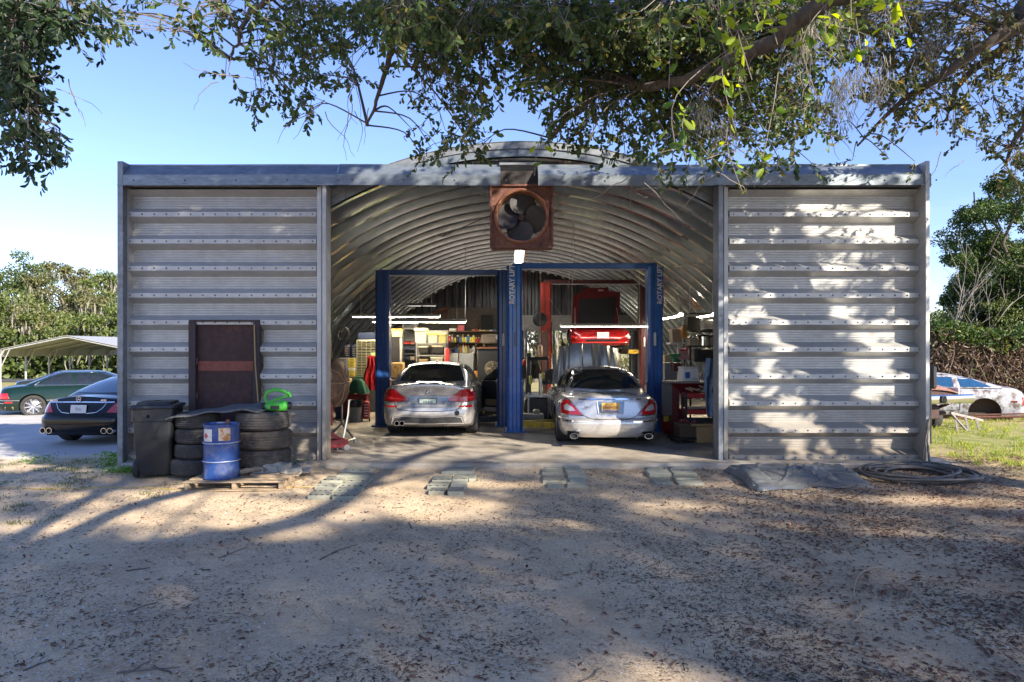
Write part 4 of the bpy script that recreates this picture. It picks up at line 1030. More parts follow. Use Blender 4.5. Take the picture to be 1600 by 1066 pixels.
# ------------------------------------------------------------------ two post lifts
blue = mat('lift_blue', (.015, .12, .42), .35, 0, .12, 4, col2=(.012, .09, .32), mix=(.4, .7), coat=.4)
blue_dk = mat('lift_dark_blue', (.011, .055, .20), .4, 0, .12, 4, coat=.3)
yellow = mat('lift_yellow', (.52, .33, .02), .5, 0, .25, 5, col2=(.20, .14, .04), mix=(.5, .75))
redp = mat('lift_red', (.38, .03, .02), .45, 0, .2, 4, col2=(.12, .015, .012), mix=(.5, .75))
maroon = mat('lift_red_dimmed', (.07, .012, .015), .5, 0, .3, 4)  # the lift's red again, darkened in the colour for the dim back
def lift(name, label, xl, xr, Y, H, m, beam_z, arms, words=None, arm_m=None, arm_z=.16, beam_m=None, rod=True, m_l=None):
    t = E(name, ((xl+xr)/2, Y, 0), label, 'lift'); w = .31; hx = (xr-xl)/2
    for s_ in (-1, 1):
        mm = (m_l or m) if s_ < 0 else m
        b = MB(); k = -s_                 # channel opens inwards
        pr = [(-.155, -.14), (-.11, -.17), (-.05, -.17), (-.035, -.155), (.035, -.155), (.05, -.17), (.11, -.17), (.155, -.14), (.155, .17), (-.155, .17)]
        b.prism([(s_*hx+x, y) for x, y in pr], 'z', .01, H)
        b.box((s_*hx, 0, H+.01), (w+.04, .36, .02))
        o = b.build('column', mm, t, smooth=False)
        b = MB(); b.box((s_*hx, 0, .01), (.46, .52, .024), bev=.004); b.build('base_plate', mm, o)
        b = MB()
        for x in (-.19, .19):
            for y in (-.22, 0, .22): b.cyl((s_*hx+x, y, .02), (s_*hx+x, y, .05), .018, n=6)
        stuff(b.build('anchor_bolt', steel, o))
        b = MB(); b.box((s_*(hx-.15), .0, arm_z+.42), (.06, .26, .95), bev=.01); b.build('carriage', blue_dk if m is blue else maroon, o)
        b = MB(); b.box((s_*(hx-.02), -.185, 1.95), (.05, .03, .28), bev=.006); b.build('data_plate', white_p if s_ > 0 else blue_dk, o)
    b = MB(); b.box((0, 0, beam_z), (2*hx+.1, .14, .125), bev=.008); b.build('cross_beam', beam_m or m, t)
    b = MB(); b.cyl((-hx+.1, -.10, beam_z-.075), (hx-.2, -.10, beam_z-.075), .016, n=8); b.build('padded_bar', mat('pale_bar', (.55, .56, .58), .4, .3), t)
    for s_, ang, L_ in arms:
        b = MB(); a = rad(ang); p0 = Vector((s_*(hx-.16), -.02 if ang < 90 else .02, arm_z)); d_ = Vector((-s_*math.cos(a), -math.sin(a), 0))
        b.bar(p0, p0+d_*L_*.62, .16, .12); b.bar(p0+d_*L_*.5, p0+d_*L_, .11, .085)
        o = b.build('swing_arm', arm_m or blue_dk, t, smooth=False)
        b = MB(); e = p0+d_*(L_-.06); b.cyl(e+Vector((0, 0, .03)), e+Vector((0, 0, .09)), .07, n=14); b.build('lift_pad', rubber, o)
    for (x, zc, ln, sz, m2) in (words or ()):
        b = MB(); b.box((x, -.178, zc), (.145, .012, ln), bev=.003); o = b.build('name_plate', mat('lift_bright_blue', (.012, .10, .38), .3, 0, .08, coat=.5), t)
        text('lettering', 'ROTARY LIFT', sz, Matrix.Translation((x, -.186, zc+.04)) @ FACE_CAM @ Matrix.Rotation(rad(90), 4, 'Z'), white_p, o, .002, .95, .004)
        b = MB(); b.tube([(x-.04+.04*(1-math.cos(q)), -.186, zc-ln/2+.05+.03*math.sin(q)*-1) for q in np.linspace(-.9, .9, 7)], .008, 5)
        b.build('emblem', mat('emblem_red', (.6, .05, .04), .4), o)
    return t
YL1, YL2 = 15.55, 14.5
lift('blue_lift', 'dark blue two post lift standing around the silver grey sedan in the left bay', PX(599, YL1), PX(788, YL1)-.0, YL1, 3.50, blue_dk, 3.48,
     ((-1, 35, 1.0), (1, 25, 1.05), (1, -40, .9)), beam_m=blue_dk, arm_m=mat('arm_black', (.02, .022, .028), .5))
lift('blue_lift', 'bright blue two post lift with white vertical lettering, around the bright silver saloon', PX(804, YL2), PX(1022, YL2), YL2, 3.47, blue, 3.50,
     ((-1, 28, 1.15), (-1, -30, 1.0), (1, 35, .9)), words=((-(PX(1022, YL2)-PX(804, YL2))/2-.05, 3.06, .78, .145, 0), ((PX(1022, YL2)-PX(804, YL2))/2+.085, 3.06, .78, .145, 0)), arm_m=yellow)
YR = 20.6
lift('red_lift', 'red two post lift near the back holding up the red sports car', PX(853, YR), PX(1006, YR), YR, 3.72, maroon, 3.76, ((-1, 20, .9), (1, 20, .9), (-1, -20, .9), (1, -20, .9)), arm_z=1.66, arm_m=yellow, m_l=redp)
b = MB(); b.lathe([(.05, -.09), (.19, -.07), (.20, -.02), (.2, .05), (.10, .09), (0, .09)], 22, Matrix.Translation((PX(843, 19.6), 19.3, PZ(500, 19.5))) @ Matrix.Rotation(rad(80), 4, 'X') @ Matrix.Rotation(rad(15), 4, 'Y'))
tag(b.build('hose_reel', black_pl), 'black round hose reel mounted beside the red lift column', 'hose reel')

# ------------------------------------------------------------------ lamps that are lit, plus glowing stand-ins under the crown
tube_m = mat('lit_tube', (1.0, .86, .62), .4, emit=36.0, var=0)
tube_w = mat('lit_tube_cool', (1.0, .94, .82), .4, emit=17.0, var=0)
fix_m = mat('lamp_fixture', (.30, .29, .26), .5, .3)
def shoplight(x, y, z, L_, rz, label, n=2, m=tube_m, tilt=0., hang=None, w=.16):
    t = E('tube_light', (x, y, z), label, 'lamp', rz)
    M = Matrix.Rotation(tilt, 4, 'Y')
    b = MB(); b.prism([(-w/2-.03, -.02), (-.05, .05), (.05, .05), (w/2+.03, -.02), (w/2+.02, -.025), (.04, .04), (-.04, .04), (-w/2-.02, -.025)], 'x', -L_/2, L_/2, M); b.build('reflector', fix_m, t, smooth=False)
    for k in range(n):
        for s_ in ((-.5, 0), (0, .5)):
            yy = (k-(n-1)/2)*.09; b = MB(); b.cyl(M @ Vector((L_*s_[0]+.03, yy, -.005)), M @ Vector((L_*s_[1]-.03, yy, -.012)), .026, n=8); b.build('tube', m, t)
    if hang:
        for s_ in (-.4, .4): b = MB(); b.cyl((s_*L_, 0, .05), (s_*L_, 0, hang), .006, n=5); b.build('hanger', steel, t)
    return t
shoplight(PX(619, 18.6), 18.6, PZ(494, 18.6), 2.4, 0, 'upper left lit tube light hanging in front of the stored boxes', hang=1.2)
shoplight(PX(655, 17.4), 17.4, PZ(502, 17.4), 2.4, 0, 'longest lit tube light, hanging just below and right of the upper left one', hang=1.4)
shoplight(PX(659, 23), 23, PZ(477, 23), 1.0, 0, 'small dim tube light high in front of the back wall', n=1, m=mat('dim_tube', (.8, .78, .7), .4, emit=.6), hang=.8)
shoplight(PX(944, 18.5), 18.5, PZ(509, 18.5), 2.38, 0, 'lit tube light crossing in front of the raised red car', n=2, m=tube_w, hang=1.5)
shoplight(4.45, 16.1, 2.52, 2.4, rad(90), 'lit tube light above the right hand shelves, nearer the opening', n=2, tilt=0, hang=.8)
shoplight(4.52, 19.4, 2.66, 2.3, rad(90), 'lit tube light above the right hand wall, deeper inside', n=2, hang=.8)
shoplight(PX(811, 19.0), 18.6, 4.30, 4.8, rad(90), 'glowing tube pair under the crown of the arch, standing in for bright skylight panels', n=2, m=mat('skylight_glow', (1, .98, .92), .4, emit=9, var=0), hang=.4, w=.24)  # added glow in place of a bright skylight strip, not a real fixture
shoplight(PX(808, 25.5), 25.4, 3.95, 1.9, rad(90), 'second glowing tube pair further back, standing in for a bright slit in the back wall', n=2, m=mat('skylight_glow', (1, .98, .92), .4, emit=9, var=0), tilt=rad(-12), w=.24)  # added glow for the bright slit at the back wall, no fixture there

# ------------------------------------------------------------------ outdoors by the left wing
def wheelie():
    x, y = PX(247, 10.05), 10.05; z = gz(x, y)
    t = E('wheeled_bin', (x, y, z), 'tall black wheeled rubbish bin standing in front of the left wall', 'bin', rad(14))
    pm = mat('bin_plastic', (.020, .022, .024), .42, 0, .2, 5)
    b = MB(); rows = []
    def sect(w, d, z_, r=.05):
        p = []
        for (sx, sy) in ((1, -1), (1, 1), (-1, 1), (-1, -1)):
            for i in range(4):
                a = {(1, -1): -90, (1, 1): 0, (-1, 1): 90, (-1, -1): 180}[(sx, sy)]+i*30
                p.append((sx*(w/2-r)+r*math.cos(rad(a)), sy*(d/2-r)+r*math.sin(rad(a)), z_))
        return p+[p[0]]
    for w, d, z_ in ((.42, .50, .03), (.45, .54, .10), (.52, .64, .78), (.52, .64, .80), (.555, .67, .81), (.555, .67, 1.0)): rows.append(sect(w, d, z_))
    b.grid(rows); b.build('body', pm, t)
    b = MB(); rows = [sect(.60, .72, .985), sect(.62, .74, 1.0), sect(.60, .72, 1.03), sect(.48, .56, 1.04), sect(.45, .53, 1.075), sect(.1, .1, 1.085)]; b.grid(rows); b.build('lid', pm, t)
    b = MB(); b.cyl((-.26, .38, .98), (.26, .38, .98), .02); b.build('handle', pm, t)
    for s_ in (-1, 1):
        b = MB(); b.lathe([(.05, -.03), (.12, -.035), (.13, -.02), (.13, .02), (.12, .035), (.05, .03)], 20, Matrix.Translation((s_*.235, .20 if s_ > 0 else -.16, .12)) @ Matrix.Rotation(rad(90), 4, 'Y')); o = b.build('wheel', rubber, t)
        b = MB(); b.lathe([(0, -.03), (.085, -.034), (.085, .034), (0, .03)], 16, Matrix.Translation((s_*.235, .20 if s_ > 0 else -.16, .12)) @ Matrix.Rotation(rad(90), 4, 'Y')); b.build('hub', mat('faded_hub', (.30, .28, .24), .7), o)
    b = MB(); b.lathe([(.0, 0), (.025, 0)], 12, Matrix.Translation((-.05, -.338, .88)) @ Matrix.Rotation(rad(90), 4, 'X')); b.build('hole', dark, t)
wheelie()
tyre_m = [mat('tyre_grey', (.055, .052, .050), .85, 0, .25, 7, .002, 40, (.10, .09, .075), (.45, .75)), mat('tyre_brown', (.06, .052, .044), .85, 0, .25, 7, .002, 40, (.15, .12, .09), (.42, .7))]
def tyre_mesh(r, w, m):
    b = MB(); prof = [(r*.56, w*.12), (r*.60, 0), (r*.78, .0), (r*.93, .014), (r*.985, .04)]
    nb = 5
    for k in range(nb):
        z0 = .04+(w-.08)*k/nb; z1 = .04+(w-.08)*(k+1)/nb; prof += [(r, z0+.004), (r, z1-.010), (r*.972, z1-.008), (r*.972, z1)]
    prof += [(r*.985, w-.04), (r*.93, w-.014), (r*.78, w), (r*.60, w), (r*.56, w*.88)]
    b.lathe(prof, 44, None, caps=False); inn = [(r*.56, w*.88), (r*.62, w*.80), (r*.9, w*.7), (r*.9, w*.3), (r*.62, w*.2), (r*.56, w*.12)]; b.lathe(inn, 30, None, caps=False)
    return b
ords = {0: 'lowest', 1: 'second from the ground', 2: 'third from the ground', 3: 'topmost'}
TX, TY = PX(302, 10.05), 10.08
z = gz(TX, TY)+.01
for k in range(4):
    r = (.335, .325, .315, .315)[k]; w = (.235, .22, .215, .22)[k]
    o = tyre_mesh(r, w, None).build('tyre', tyre_m[0]); o.location = (TX+(.02, .05, .06, .05)[k], TY+(-.02, .02, 0, .01)[k], z); z += w+.002
    tag(o, f'{ords[k]} tyre of the narrower stack between the bin and the blue drum' if k else 'lowest, widest tyre of the narrower stack beside the bin', 'tyre', 'tyres stacked by the left wall')
TX2, TY2 = PX(412, 10.0), 10.0; zt = gz(TX2, TY2)+.135
z = zt
for k in range(3):
    r = (.385, .39, .385)[k]; w = (.265, .27, .265)[k]
    o = tyre_mesh(r, w, None).build('tyre', tyre_m[1 if k < 2 else 0]); o.location = (TX2+(.0, .015, 0)[k], TY2+(.01, .0, -.01)[k], z); z += w+.003
    tag(o, ('bottom', 'middle', 'top')[k]+' wide tyre of the stack right of the blue drum', 'tyre', 'tyres stacked by the left wall')
ztop = z
# long warped board over the tyres
b = MB(); rows = []
xa, xb = PX(262, 9.8), PX(430, 10.3)
for v in (0, .33, .66, 1):
    row = []
    for i in range(25):
        u = i/24; x = lerp(xa, xb, u); zz = lerp(.755, ztop+.03, min(1, u*1.25))+.03*math.sin(u*3.1)+.012*math.sin(u*17)
        row.append((x+v*.12, lerp(9.72, 10.3, v)-.1*u*(1-v), max(zz, .0)+.05*v))
    rows.append(row)
b.grid(rows, .022); tag(b.build('plywood_board', mat('grey_board', (.13, .135, .14), .8, 0, .25, 5, .003, 40, (.08, .075, .07), (.45, .7), (1, 6, 1))), 'long warped grey board laid across the two tyre stacks', 'board')
# green garden blower
def blower():
    x, y = PX(432, 9.9), 9.88; t = E('leaf_blower', (x, y, ztop+.003), 'bright green plastic power tool with a looped handle, lying on the top tyre', 'power tool', rad(8))
    gm = mat('bright_green_plastic', (.06, .42, .04), .4, 0, .15, 6, coat=.3)
    b = MB(); b.box((0, 0, .07), (.30, .16, .12), bev=.035); b.box((.12, 0, .08), (.13, .15, .15), bev=.05); b.build('body', gm, t)
    b = MB(); b.tube([(-.13, 0, .12), (-.16, 0, .20), (-.12, 0, .28), (.0, 0, .315), (.10, 0, .29), (.19, 0, .25), (.20, 0, .20)], [.02, .02, .026, .028, .026, .03, .02], 10); b.build('handle', gm, t)
    b = MB(); b.tube([(.17, 0, .22), (.03, 0, .18), (-.10, 0, .13)], .018, 8); b.tube([(.03, 0, .18), (.08, 0, .10)], .018, 8); b.build('brace', gm, t)
    b = MB(); b.cyl((-.19, 0, .06), (-.13, 0, .07), .05, .055); b.build('motor_cap', black_pl, t); b = MB(); b.cyl((.17, 0, .08), (.215, 0, .08), .055, .05); b.build('outlet', black_pl, t); b = MB(); b.box((0, -.083, .06), (.12, .008, .05)); b.build('vent', black_pl, t)
blower()
# blue drum
def drum():
    x, y = PX(348, 9.4), 9.36; t = E('steel_drum', (x, y, gz(x, y)+.125), 'small blue steel drum with two torn paper labels, standing on the pallet', 'drum', rad(4))
    bm_ = mat('drum_blue', (.018, .062, .24), .45, .1, .15, 5, .0008, 20, (.12, .14, .22), (.48, .70), coat=.2, det=9)
    b = MB(); r = .228; H = .735
    prof = [(0, .015), (r-.012, .015), (r, 0), (r+.006, .01), (r, .02), (r, .225), (r+.012, .235), (r+.012, .245), (r, .255), (r, .475), (r+.012, .485), (r+.012, .495), (r, .505), (r, .71), (r+.008, .72), (r+.008, .735), (r-.002, .738), (r-.012, .72), (0, .715)]
    b.lathe(prof, 44); b.build('shell', bm_, t)
    b = MB()
    for z_ in (.235+.005, .490): b.lathe([(r+.0135, z_-.008), (r+.0165, z_), (r+.0135, z_+.008)], 44, None, caps=False)
    b.build('worn_hoop', mat('worn_hoop', (.30, .36, .50), .5, .3, .3, 12), t)
    b = MB(); b.cyl((.05, .1, .715), (.05, .1, .78), .03, .025); b.build('bung', rust_or, t)
    for a0, a1, m_, z0, z1 in ((-2.45, -1.78, mat('paper_white', (.62, .60, .56), .8, 0, .15, 14), .515, .680), (-1.40, -.74, mat('paper_orange', (.62, .50, .38), .8, 0, .1, 9, 0, None, (.42, .20, .06), (.48, .56)), .525, .695)):
        b = MB(); b.grid([[((r+.002)*math.cos(a), (r+.002)*math.sin(a), z_) for a in np.linspace(a0, a1, 9)] for z_ in (z0, z1)]); b.build('paper_label', m_, t)
    b = MB()
    a = -2.22
    def P(u, v): aa = a+u/r; return ((r+.0035)*math.cos(aa), (r+.0035)*math.sin(aa), .590+v)
    b.add([P(.028*math.cos(q), .028*math.sin(q)) for q in np.linspace(0, 6.28, 13)[:-1]], [tuple(range(12))]); 
    for q in range(4):
        c0 = (.055*math.cos(q*math.pi/2), .045*math.sin(q*math.pi/2)); b.add([P(c0[0]*.5+.012*math.cos(w_), c0[1]*.7+.012*math.sin(w_)) for w_ in np.linspace(0, 6.28, 7)[:-1]], [tuple(range(6))])
    b.build('hazard_mark', mat('hazard_red', (.50, .04, .03), .6), t, smooth=False)
drum()
# pallet
def pallet():
    x, y = PX(383, 9.5), 9.52; t = E('wooden_pallet', (x, y, gz(x, y)-.012), 'weathered low wooden pallet under the blue drum', 'pallet', rad(3))
    L_ = 1.32
    for xx in (-L_/2+.05, 0, L_/2-.05):
        b = MB(); b.box((xx, 0, .075), (.055, .95, .085), bev=.004); b.build('stringer', wood, t)
    for k in range(5):
        b = MB(); yy = -.43+k*.215; b.box((0, yy, .128), (L_, .12, .018), R3=rad(R.uniform(-1, 1)), bev=.003); b.build('plank', wood, t)
    for yy in (-.44, 0, .44):
        b = MB(); b.box((0, yy, .023), (L_, .12, .018), bev=.003); b.build('plank', wood, t)
pallet()
blk = mat('old_paver', (.42, .40, .34), .9, 0, .2, 6, .003, 40, (.30, .29, .24), (.4, .7))
def stone(x, y, z, w, d, h, rz, label, cat='block', name='concrete_block', m=blk, tilt=0, grp=None):
    bm = bmesh.new(); bmesh.ops.create_cube(bm, size=1, matrix=Matrix.Diagonal((w, d, h, 1))); bmesh.ops.bevel(bm, geom=bm.edges[:], offset=.008, segments=1, affect='EDGES')
    for v in bm.verts: v.co += Vector([R.uniform(-.004, .004) for _ in range(3)])
    me = bpy.data.meshes.new(name); bm.to_mesh(me); bm.free(); me.materials.append(m)
    o = bpy.data.objects.new(name, me); COL.objects.link(o); o.location = (x, y, z); o.rotation_euler = (tilt, R.uniform(-.04, .04), rz)
    return tag(o, label, cat, grp)
for i, (px, py, w, h, rz, lb) in enumerate(((405, 737, .16, .10, .1, 'small square block under the right side of the wide tyre stack'), (425, 733, .20, .12, .0, 'square grey block propping the pallet behind the log'), (441, 730, .20, .13, -.15, 'pale block right of the square grey one by the tyre stack'), (390, 741, .12, .07, .3, 'small broken block in the shade of the wide tyres'), (452, 722, .30, .10, .9, 'pale angled slab at the end of the log'))):
    Y = 9.62+.04*i; stone(PX(px, Y), Y, gz(0, Y)+.13+h/2-.01 if px < 446 else gz(0, Y)+.12, w, .2, h, rz, lb)
b = MB(); pts = []
for i in range(12):
    u = i/11; pts.append((lerp(PX(374, 9.4), PX(462, 9.7), u), lerp(9.42, 9.78, u), gz(0, 9.6)+.175+.03*math.sin(u*5)-.05*u*u))
b.tube(pts, [.035, .036, .034, .036, .035, .034, .033, .033, .032, .03, .028, .024], 10)
tag(b.build('fallen_branch', mat('grey_bark', (.19, .15, .115), .9, 0, .25, 8, .005, 30)), 'grey bare branch lying across the pallet below the wide tyres', 'branch')
b = MB(); b.box((PX(425, 9.3), 9.32, gz(0, 9.5)+.145), (.55, .05, .035), R3=rad(-12)); b.box((PX(410, 9.4), 9.5, gz(0, 9.5)+.145), (.38, .06, .02), R3=rad(14))
tag(b.build('broken_lath', wood), 'splintered wooden lath lying on the pallet right of the drum', 'lath')
for i, (px, rz) in enumerate(((446, .3), (462, -.4))):
    b = MB(); Y = 9.75+.18*i; rows = []
    for v in range(5): rows.append([(PX(px, Y)+(u-.5)*.42, Y+(v/4-.5)*.18, gz(0, Y)+.05+.05*math.sin(v*1.1+u*4)*.6+.05*u) for u in np.linspace(0, 1, 9)])
    b.grid(rows, .006); tag(b.build('cardboard_scrap', mat('pale_card', (.50, .44, .36), .85, 0, .2, 6)), ('crumpled pale cardboard scrap against the right end of the pallet', 'torn beige cardboard piece between the pallet and the stone pavers')[i], 'cardboard')
# hollow brick near pallet
b = MB(); X_, Y_ = PX(316, 9.25), 9.35; b.box((X_, Y_, gz(X_, Y_)+.045), (.10, .16, .10), R3=rad(20), bev=.006); 
# thin yellow rope on the ground
b = MB(); pts = []
for i in range(70):
    u = i/69; x = lerp(-9.5, -2.4, u); y = 8.98+.25*math.sin(u*4)+.05*math.sin(u*23)+(.55*u**6); pts.append((x, y, gzn(x, y)+.012))
b.tube(pts, .0045, 5); tag(b.build('yellow_rope', mat('yellow_rope', (.42, .30, .05), .7, 0, .2)), 'thin yellow rope lying on the ground in front of the pallet', 'rope')
# pavers set in the ground before the slab
def pav(px0, px1, py0, py1): return px0, px1, py0, py1
pv_m = mat('green_grey_paver', (.33, .33, .26), .9, 0, .16, 5, .004, 40, (.24, .235, .18), (.4, .7), rnd=.12)
groups = [
 ('leftmost group', [(539, 588, 728, 738, 4), (527, 582, 738, 744, 0), (507, 540, 742, 750, 3), (544, 581, 743, 750, 2), (496, 532, 751, 758, 3), (534, 572, 751, 757, 4), (491, 525, 758, 764, 4), (527, 567, 758, 764, 3), (484, 520, 765, 772, 4), (522, 562, 765, 773, 4)]),
 ('second group from the left', [(694, 744, 727, 739, 0), (676, 707, 741, 749, 3), (708, 733, 741, 748, 2), (669, 702, 750, 757, 3), (704, 731, 749, 757, 0), (671, 697, 758, 764, 3), (700, 726, 758, 765, 0), (733, 744, 740, 747, 0)]),
 ('third group from the left', [(849, 876, 727, 733, 0), (846, 880, 734, 740, 0), (847, 884, 741, 750, 2), (855, 880, 751, 756, 0), (878, 905, 727, 732, 0), (882, 912, 733, 738, 0), (886, 915, 739, 744, 0), (889, 916, 745, 750, 0), (885, 920, 751, 756, 0)]),
 ('rightmost group', [(1008, 1040, 729, 735, 0), (1010, 1046, 736, 742, 0), (1019, 1047, 743, 751, 0), (1044, 1075, 729, 734, 0), (1048, 1086, 735, 741, 0), (1052, 1090, 742, 746, 0), (1056, 1097, 746, 752, 0)])]
for gname, lst in groups:
    for i, (x0, x1, y0, y1, nh) in enumerate(lst):
        zt_ = -.07
        Yb, Ya = FPX*(EYE-zt_)/(y0-HY), FPX*(EYE-zt_)/(y1-HY)
        Y = (Ya+Yb)/2; x = PX((x0+x1)/2, Y); w = (x1-x0)*Y/FPX*.97; d_ = (Yb-Ya)*.97
        b = MB(); b.box((0, 0, 0), (w, d_, .07), bev=.008)
        b.v = [(p[0]+R.uniform(-.006, .006), p[1]+R.uniform(-.006, .006), p[2]+R.uniform(-.004, .004)) for p in b.v]
        o = b.build('paver', pv_m); o.location = (x, Y, zt_-.035+R.uniform(-.004, .010)+.018-.045*sst(10.1, 9.5, Y)); o.rotation_euler = (R.uniform(-.03, .03), R.uniform(-.03, .03), rad(R.uniform(-4, 4)))
        isl = (x0+x1)/2 < (min(q[0] for q in lst)+max(q[1] for q in lst))/2
        rk = [q for q in lst if ((q[0]+q[1])/2 < (min(v[0] for v in lst)+max(v[1] for v in lst))/2) == isl].index((x0, x1, y0, y1, nh))
        side = 'nearest the slab' if i == 0 else ('farthest from the slab' if i == len(lst)-1 else ('first second third fourth fifth sixth'.split()[rk]+(' from the slab in its left column' if isl else ' from the slab in its right column')))
        tag(o, f'paver of the {gname}, {side}', 'paver', f'pavers of the {gname}')
        if nh:
            b = MB()
            for k in range(nh): b.cyl(((k+.5)/nh*w-w/2, -d_*.40, .03), ((k+.5)/nh*w-w/2, -d_*.40, .0395), .016, n=8)
            stuff(b.build('hole', dark, o, smooth=False))
# grey tarpaulin heap
def tarp():
    b = MB(); rows = []; rt = random.Random(12)
    x0, x1 = PX(1140, 9.9), PX(1352, 9.6)
    lines = []
    for k in range(46):
        a = rt.choice((rt.uniform(-.25, .25), rt.uniform(-.25, .25), rt.uniform(.5, 1.4), rt.uniform(-1.2, -.5))); cu, cv = rt.random(), rt.random()
        lines.append((math.cos(a), math.sin(a), cu*2.1, cv*1.2, rt.uniform(.25, .8), rt.uniform(.02, .07), rt.uniform(.008, .028)*rt.choice((1, 1, -.7))))
    NV, NU = 60, 150
    for v in range(NV):
        row = []
        for u in range(NU):
            U, V = u/(NU-1), v/(NV-1); su, sv = U*2.1, V*1.2
            x = lerp(x0, x1, U)+.05*math.sin(V*5)+(.12*V*(1-U))
            y = 10.33-V*(1.22+.07*math.sin(U*8)+.04*math.sin(U*21))+.12*U-.10*(U < .12)*(.12-U)/.12
            h = .035+.085*math.exp(-((V-.42+.05*math.sin(U*4))/.30)**2)*(1-.35*U)+.03*math.exp(-((V-.12)/.08)**2)
            for (c, s_, cu, cv, ln, w, am) in lines:
                du, dv = su-cu, sv-cv; al = du*c+dv*s_; ac = abs(-du*s_+dv*c)
                if abs(al) < ln and ac < w: h += am*(1-ac/w)*(1-(al/ln)**2)
            if V > .30+.06*U and U > .16: h -= .026          # the upper layer stops at a long straight fold
            if U < .16+.25*(V-.3) and V > .3: h += .03
            e = min(U/.03, (1-U)/.03, V/.08, (1-V)/.04, 1)
            row.append((x, y, gz(x, y)+.012+max(.004, h)*max(0, e)**.6))
        rows.append(row)
    b.grid(rows[::-1], .004)
    tag(b.build('tarpaulin', mat('grey_tarp', (.105, .115, .12), .33, 0, .10, 3, 0, None, (.165, .175, .18), (.35, .7)), ang=50), 'crumpled dark grey tarpaulin heaped on the ground before the right wall', 'tarpaulin')
tarp()
def hose():
    b = MB(); cx, cy = PX(1430, 9.85), 9.86; pts = []
    for i in range(420):
        a = i/420*2*math.pi*8.0; k = i/420
        rr_ = .92-.40*abs(math.sin(k*4.2))-.07*math.sin(a*1.7)-.05*math.sin(k*31); x = cx+rr_*math.cos(a)*.95+.06*math.sin(k*9); y = cy+rr_*.62*math.sin(a)+.05*math.cos(k*11)
        pts.append((x, y, gz(x, y)+.03+.075*k+.018*math.sin(a*2.3)))
    b.tube(pts, .0175, 8); t = tag(b.build('air_hose', mat('hose_rubber', (.10, .088, .075), .55, 0, .25, 3, 0, None, (.20, .17, .14), (.5, .62))), 'long black and tan hose coiled on the ground by the right corner', 'hose')
    b = MB(); x1, y1 = PX(1440, 10.7), 10.72
    b.tube([(x1-.1, 10.2, gz(0, 10.2)+.1), (x1+.0, 10.5, .02), (PX(1448, 10.62), 10.60, .3), (PX(1456, 10.6), 10.66, .75), (PX(1458, 10.7), 10.9, .9), (PX(1458, 10.9), 11.2, .5)], .016, 8)
    b.tube([(x1-.25, 10.3, gz(0, 10.2)+.1), (x1-.1, 10.52, .0), (PX(1444, 10.62), 10.60, .28), (PX(1453, 10.6), 10.62, .66)], .013, 8)
    tag(b.build('hose_end', mat('hose_rubber', (.075, .068, .062), .6)), 'end of the hose climbing the right corner post', 'hose')
    b = MB(); pts = [(PX(1330, 10.2)+i*.11, 10.25+.05*math.sin(i), gz(0, 10.2)+.03) for i in range(9)]; b.tube(pts, .012, 6); tag(b.build('hose_lead', mat('tan_hose', (.30, .22, .15), .7)), 'thin tan hose running from the coil towards the tarpaulin', 'hose')
hose()

# ------------------------------------------------------------------ old truck front, trailer frame at the right
def truck():
    Y = 15.0; x = PX(1478, Y); t = E('truck_front', (PX(1513, Y)-1.12, Y, -.14), 'rusted bonnet and chrome bumper of a dismantled pickup sticking out past the right corner', 'truck', rad(12))
    ru = mat('faded_rust_paint', (.26, .11, .075), .7, 0, .25, 4, .001, 30, (.42, .30, .27), (.45, .7))
    b = MB(); rows = []
    for i in range(9):
        v = i/8; rows.append([(u*.98, -.1+v*1.3, 1.02+.09*(1-abs(u)**3)+.05*v-.10*(1-min(1, v*3))) for u in np.linspace(-1, 1, 15)])
    b.grid(rows, .02); b.build('bonnet', ru, t)
    b = MB()
    for s_ in (-1, 1): b.grid([[(s_*(1.0+.02), y, z) for y in np.linspace(-.08, 1.3, 6)] for z in (.72, .9, 1.02)], .02*s_)
    b.build('wing', white_p, t)
    b = MB(); b.box((0, -.02, .86), (1.9, .05, .22), bev=.02); b.build('grille', rust, t)
    b = MB(); rows = [[(u*1.12, -.42+.10*u*u-dy, z) for u in np.linspace(-1, 1, 17)] for z, dy in ((.70, 0), (.73, .04), (.80, .05), (.87, .04), (.90, 0))]; b.grid(rows, .012); b.build('bumper', chrome, t)
    b = MB(); b.cyl((.22, -.50, .80), (.22, -.46, .80), .07); b.box((.22, -.48, .80), (.14, .04, .16), bev=.02); b.build('lamp', black_pl, t)
    b = MB(); b.box((0, .5, .50), (.8, 1.4, .30), bev=.03); b.tube([(-.8, .1, .5), (.8, .1, .45)], .05); b.tube([(.5, -.3, .70), (.6, .4, .45)], .04); b.build('chassis', rust, t)
    for s_ in (-1, 1): wheel(t, s_*.80, .55, .33, .22, s_, 0, mat('dull_rim', (.35, .33, .3), .6, .4))
truck()
def frame():
    Y = 15.4; x = PX(1518, Y); t = E('ladder_frame', (x, Y, -.12), 'pale metal ladder frame lying in the grass beside the white car body', 'frame', rad(-6))
    m = mat('pale_frame', (.30, .27, .24), .6, .2, .2)
    b = MB(); b.bar((-.45, 0, .42), (.42, .35, .22), .05, .05); b.bar((-.35, -.5, .06), (-.42, .02, .40), .035, .035); b.build('side_rail', m, t)
    for k in range(3):
        b = MB(); b.bar((-.35+k*.28, .02+k*.1, .38-k*.06), (-.55+k*.28, -.5+k*.1, .06), .04, .03); b.build('rung', m, t)
frame()
b = MB(); b.box((PX(1461, 12.5), 12.6, PZ(590, 12.5)), (.10, .2, .42), bev=.03); b.cyl((PX(1458, 12.5), 12.6, 0), (PX(1458, 12.5), 12.6, 1.3), .03)
tag(b.build('dark_meter_post', black_pl), 'dark box on a short post just behind the right corner of the building', 'post')

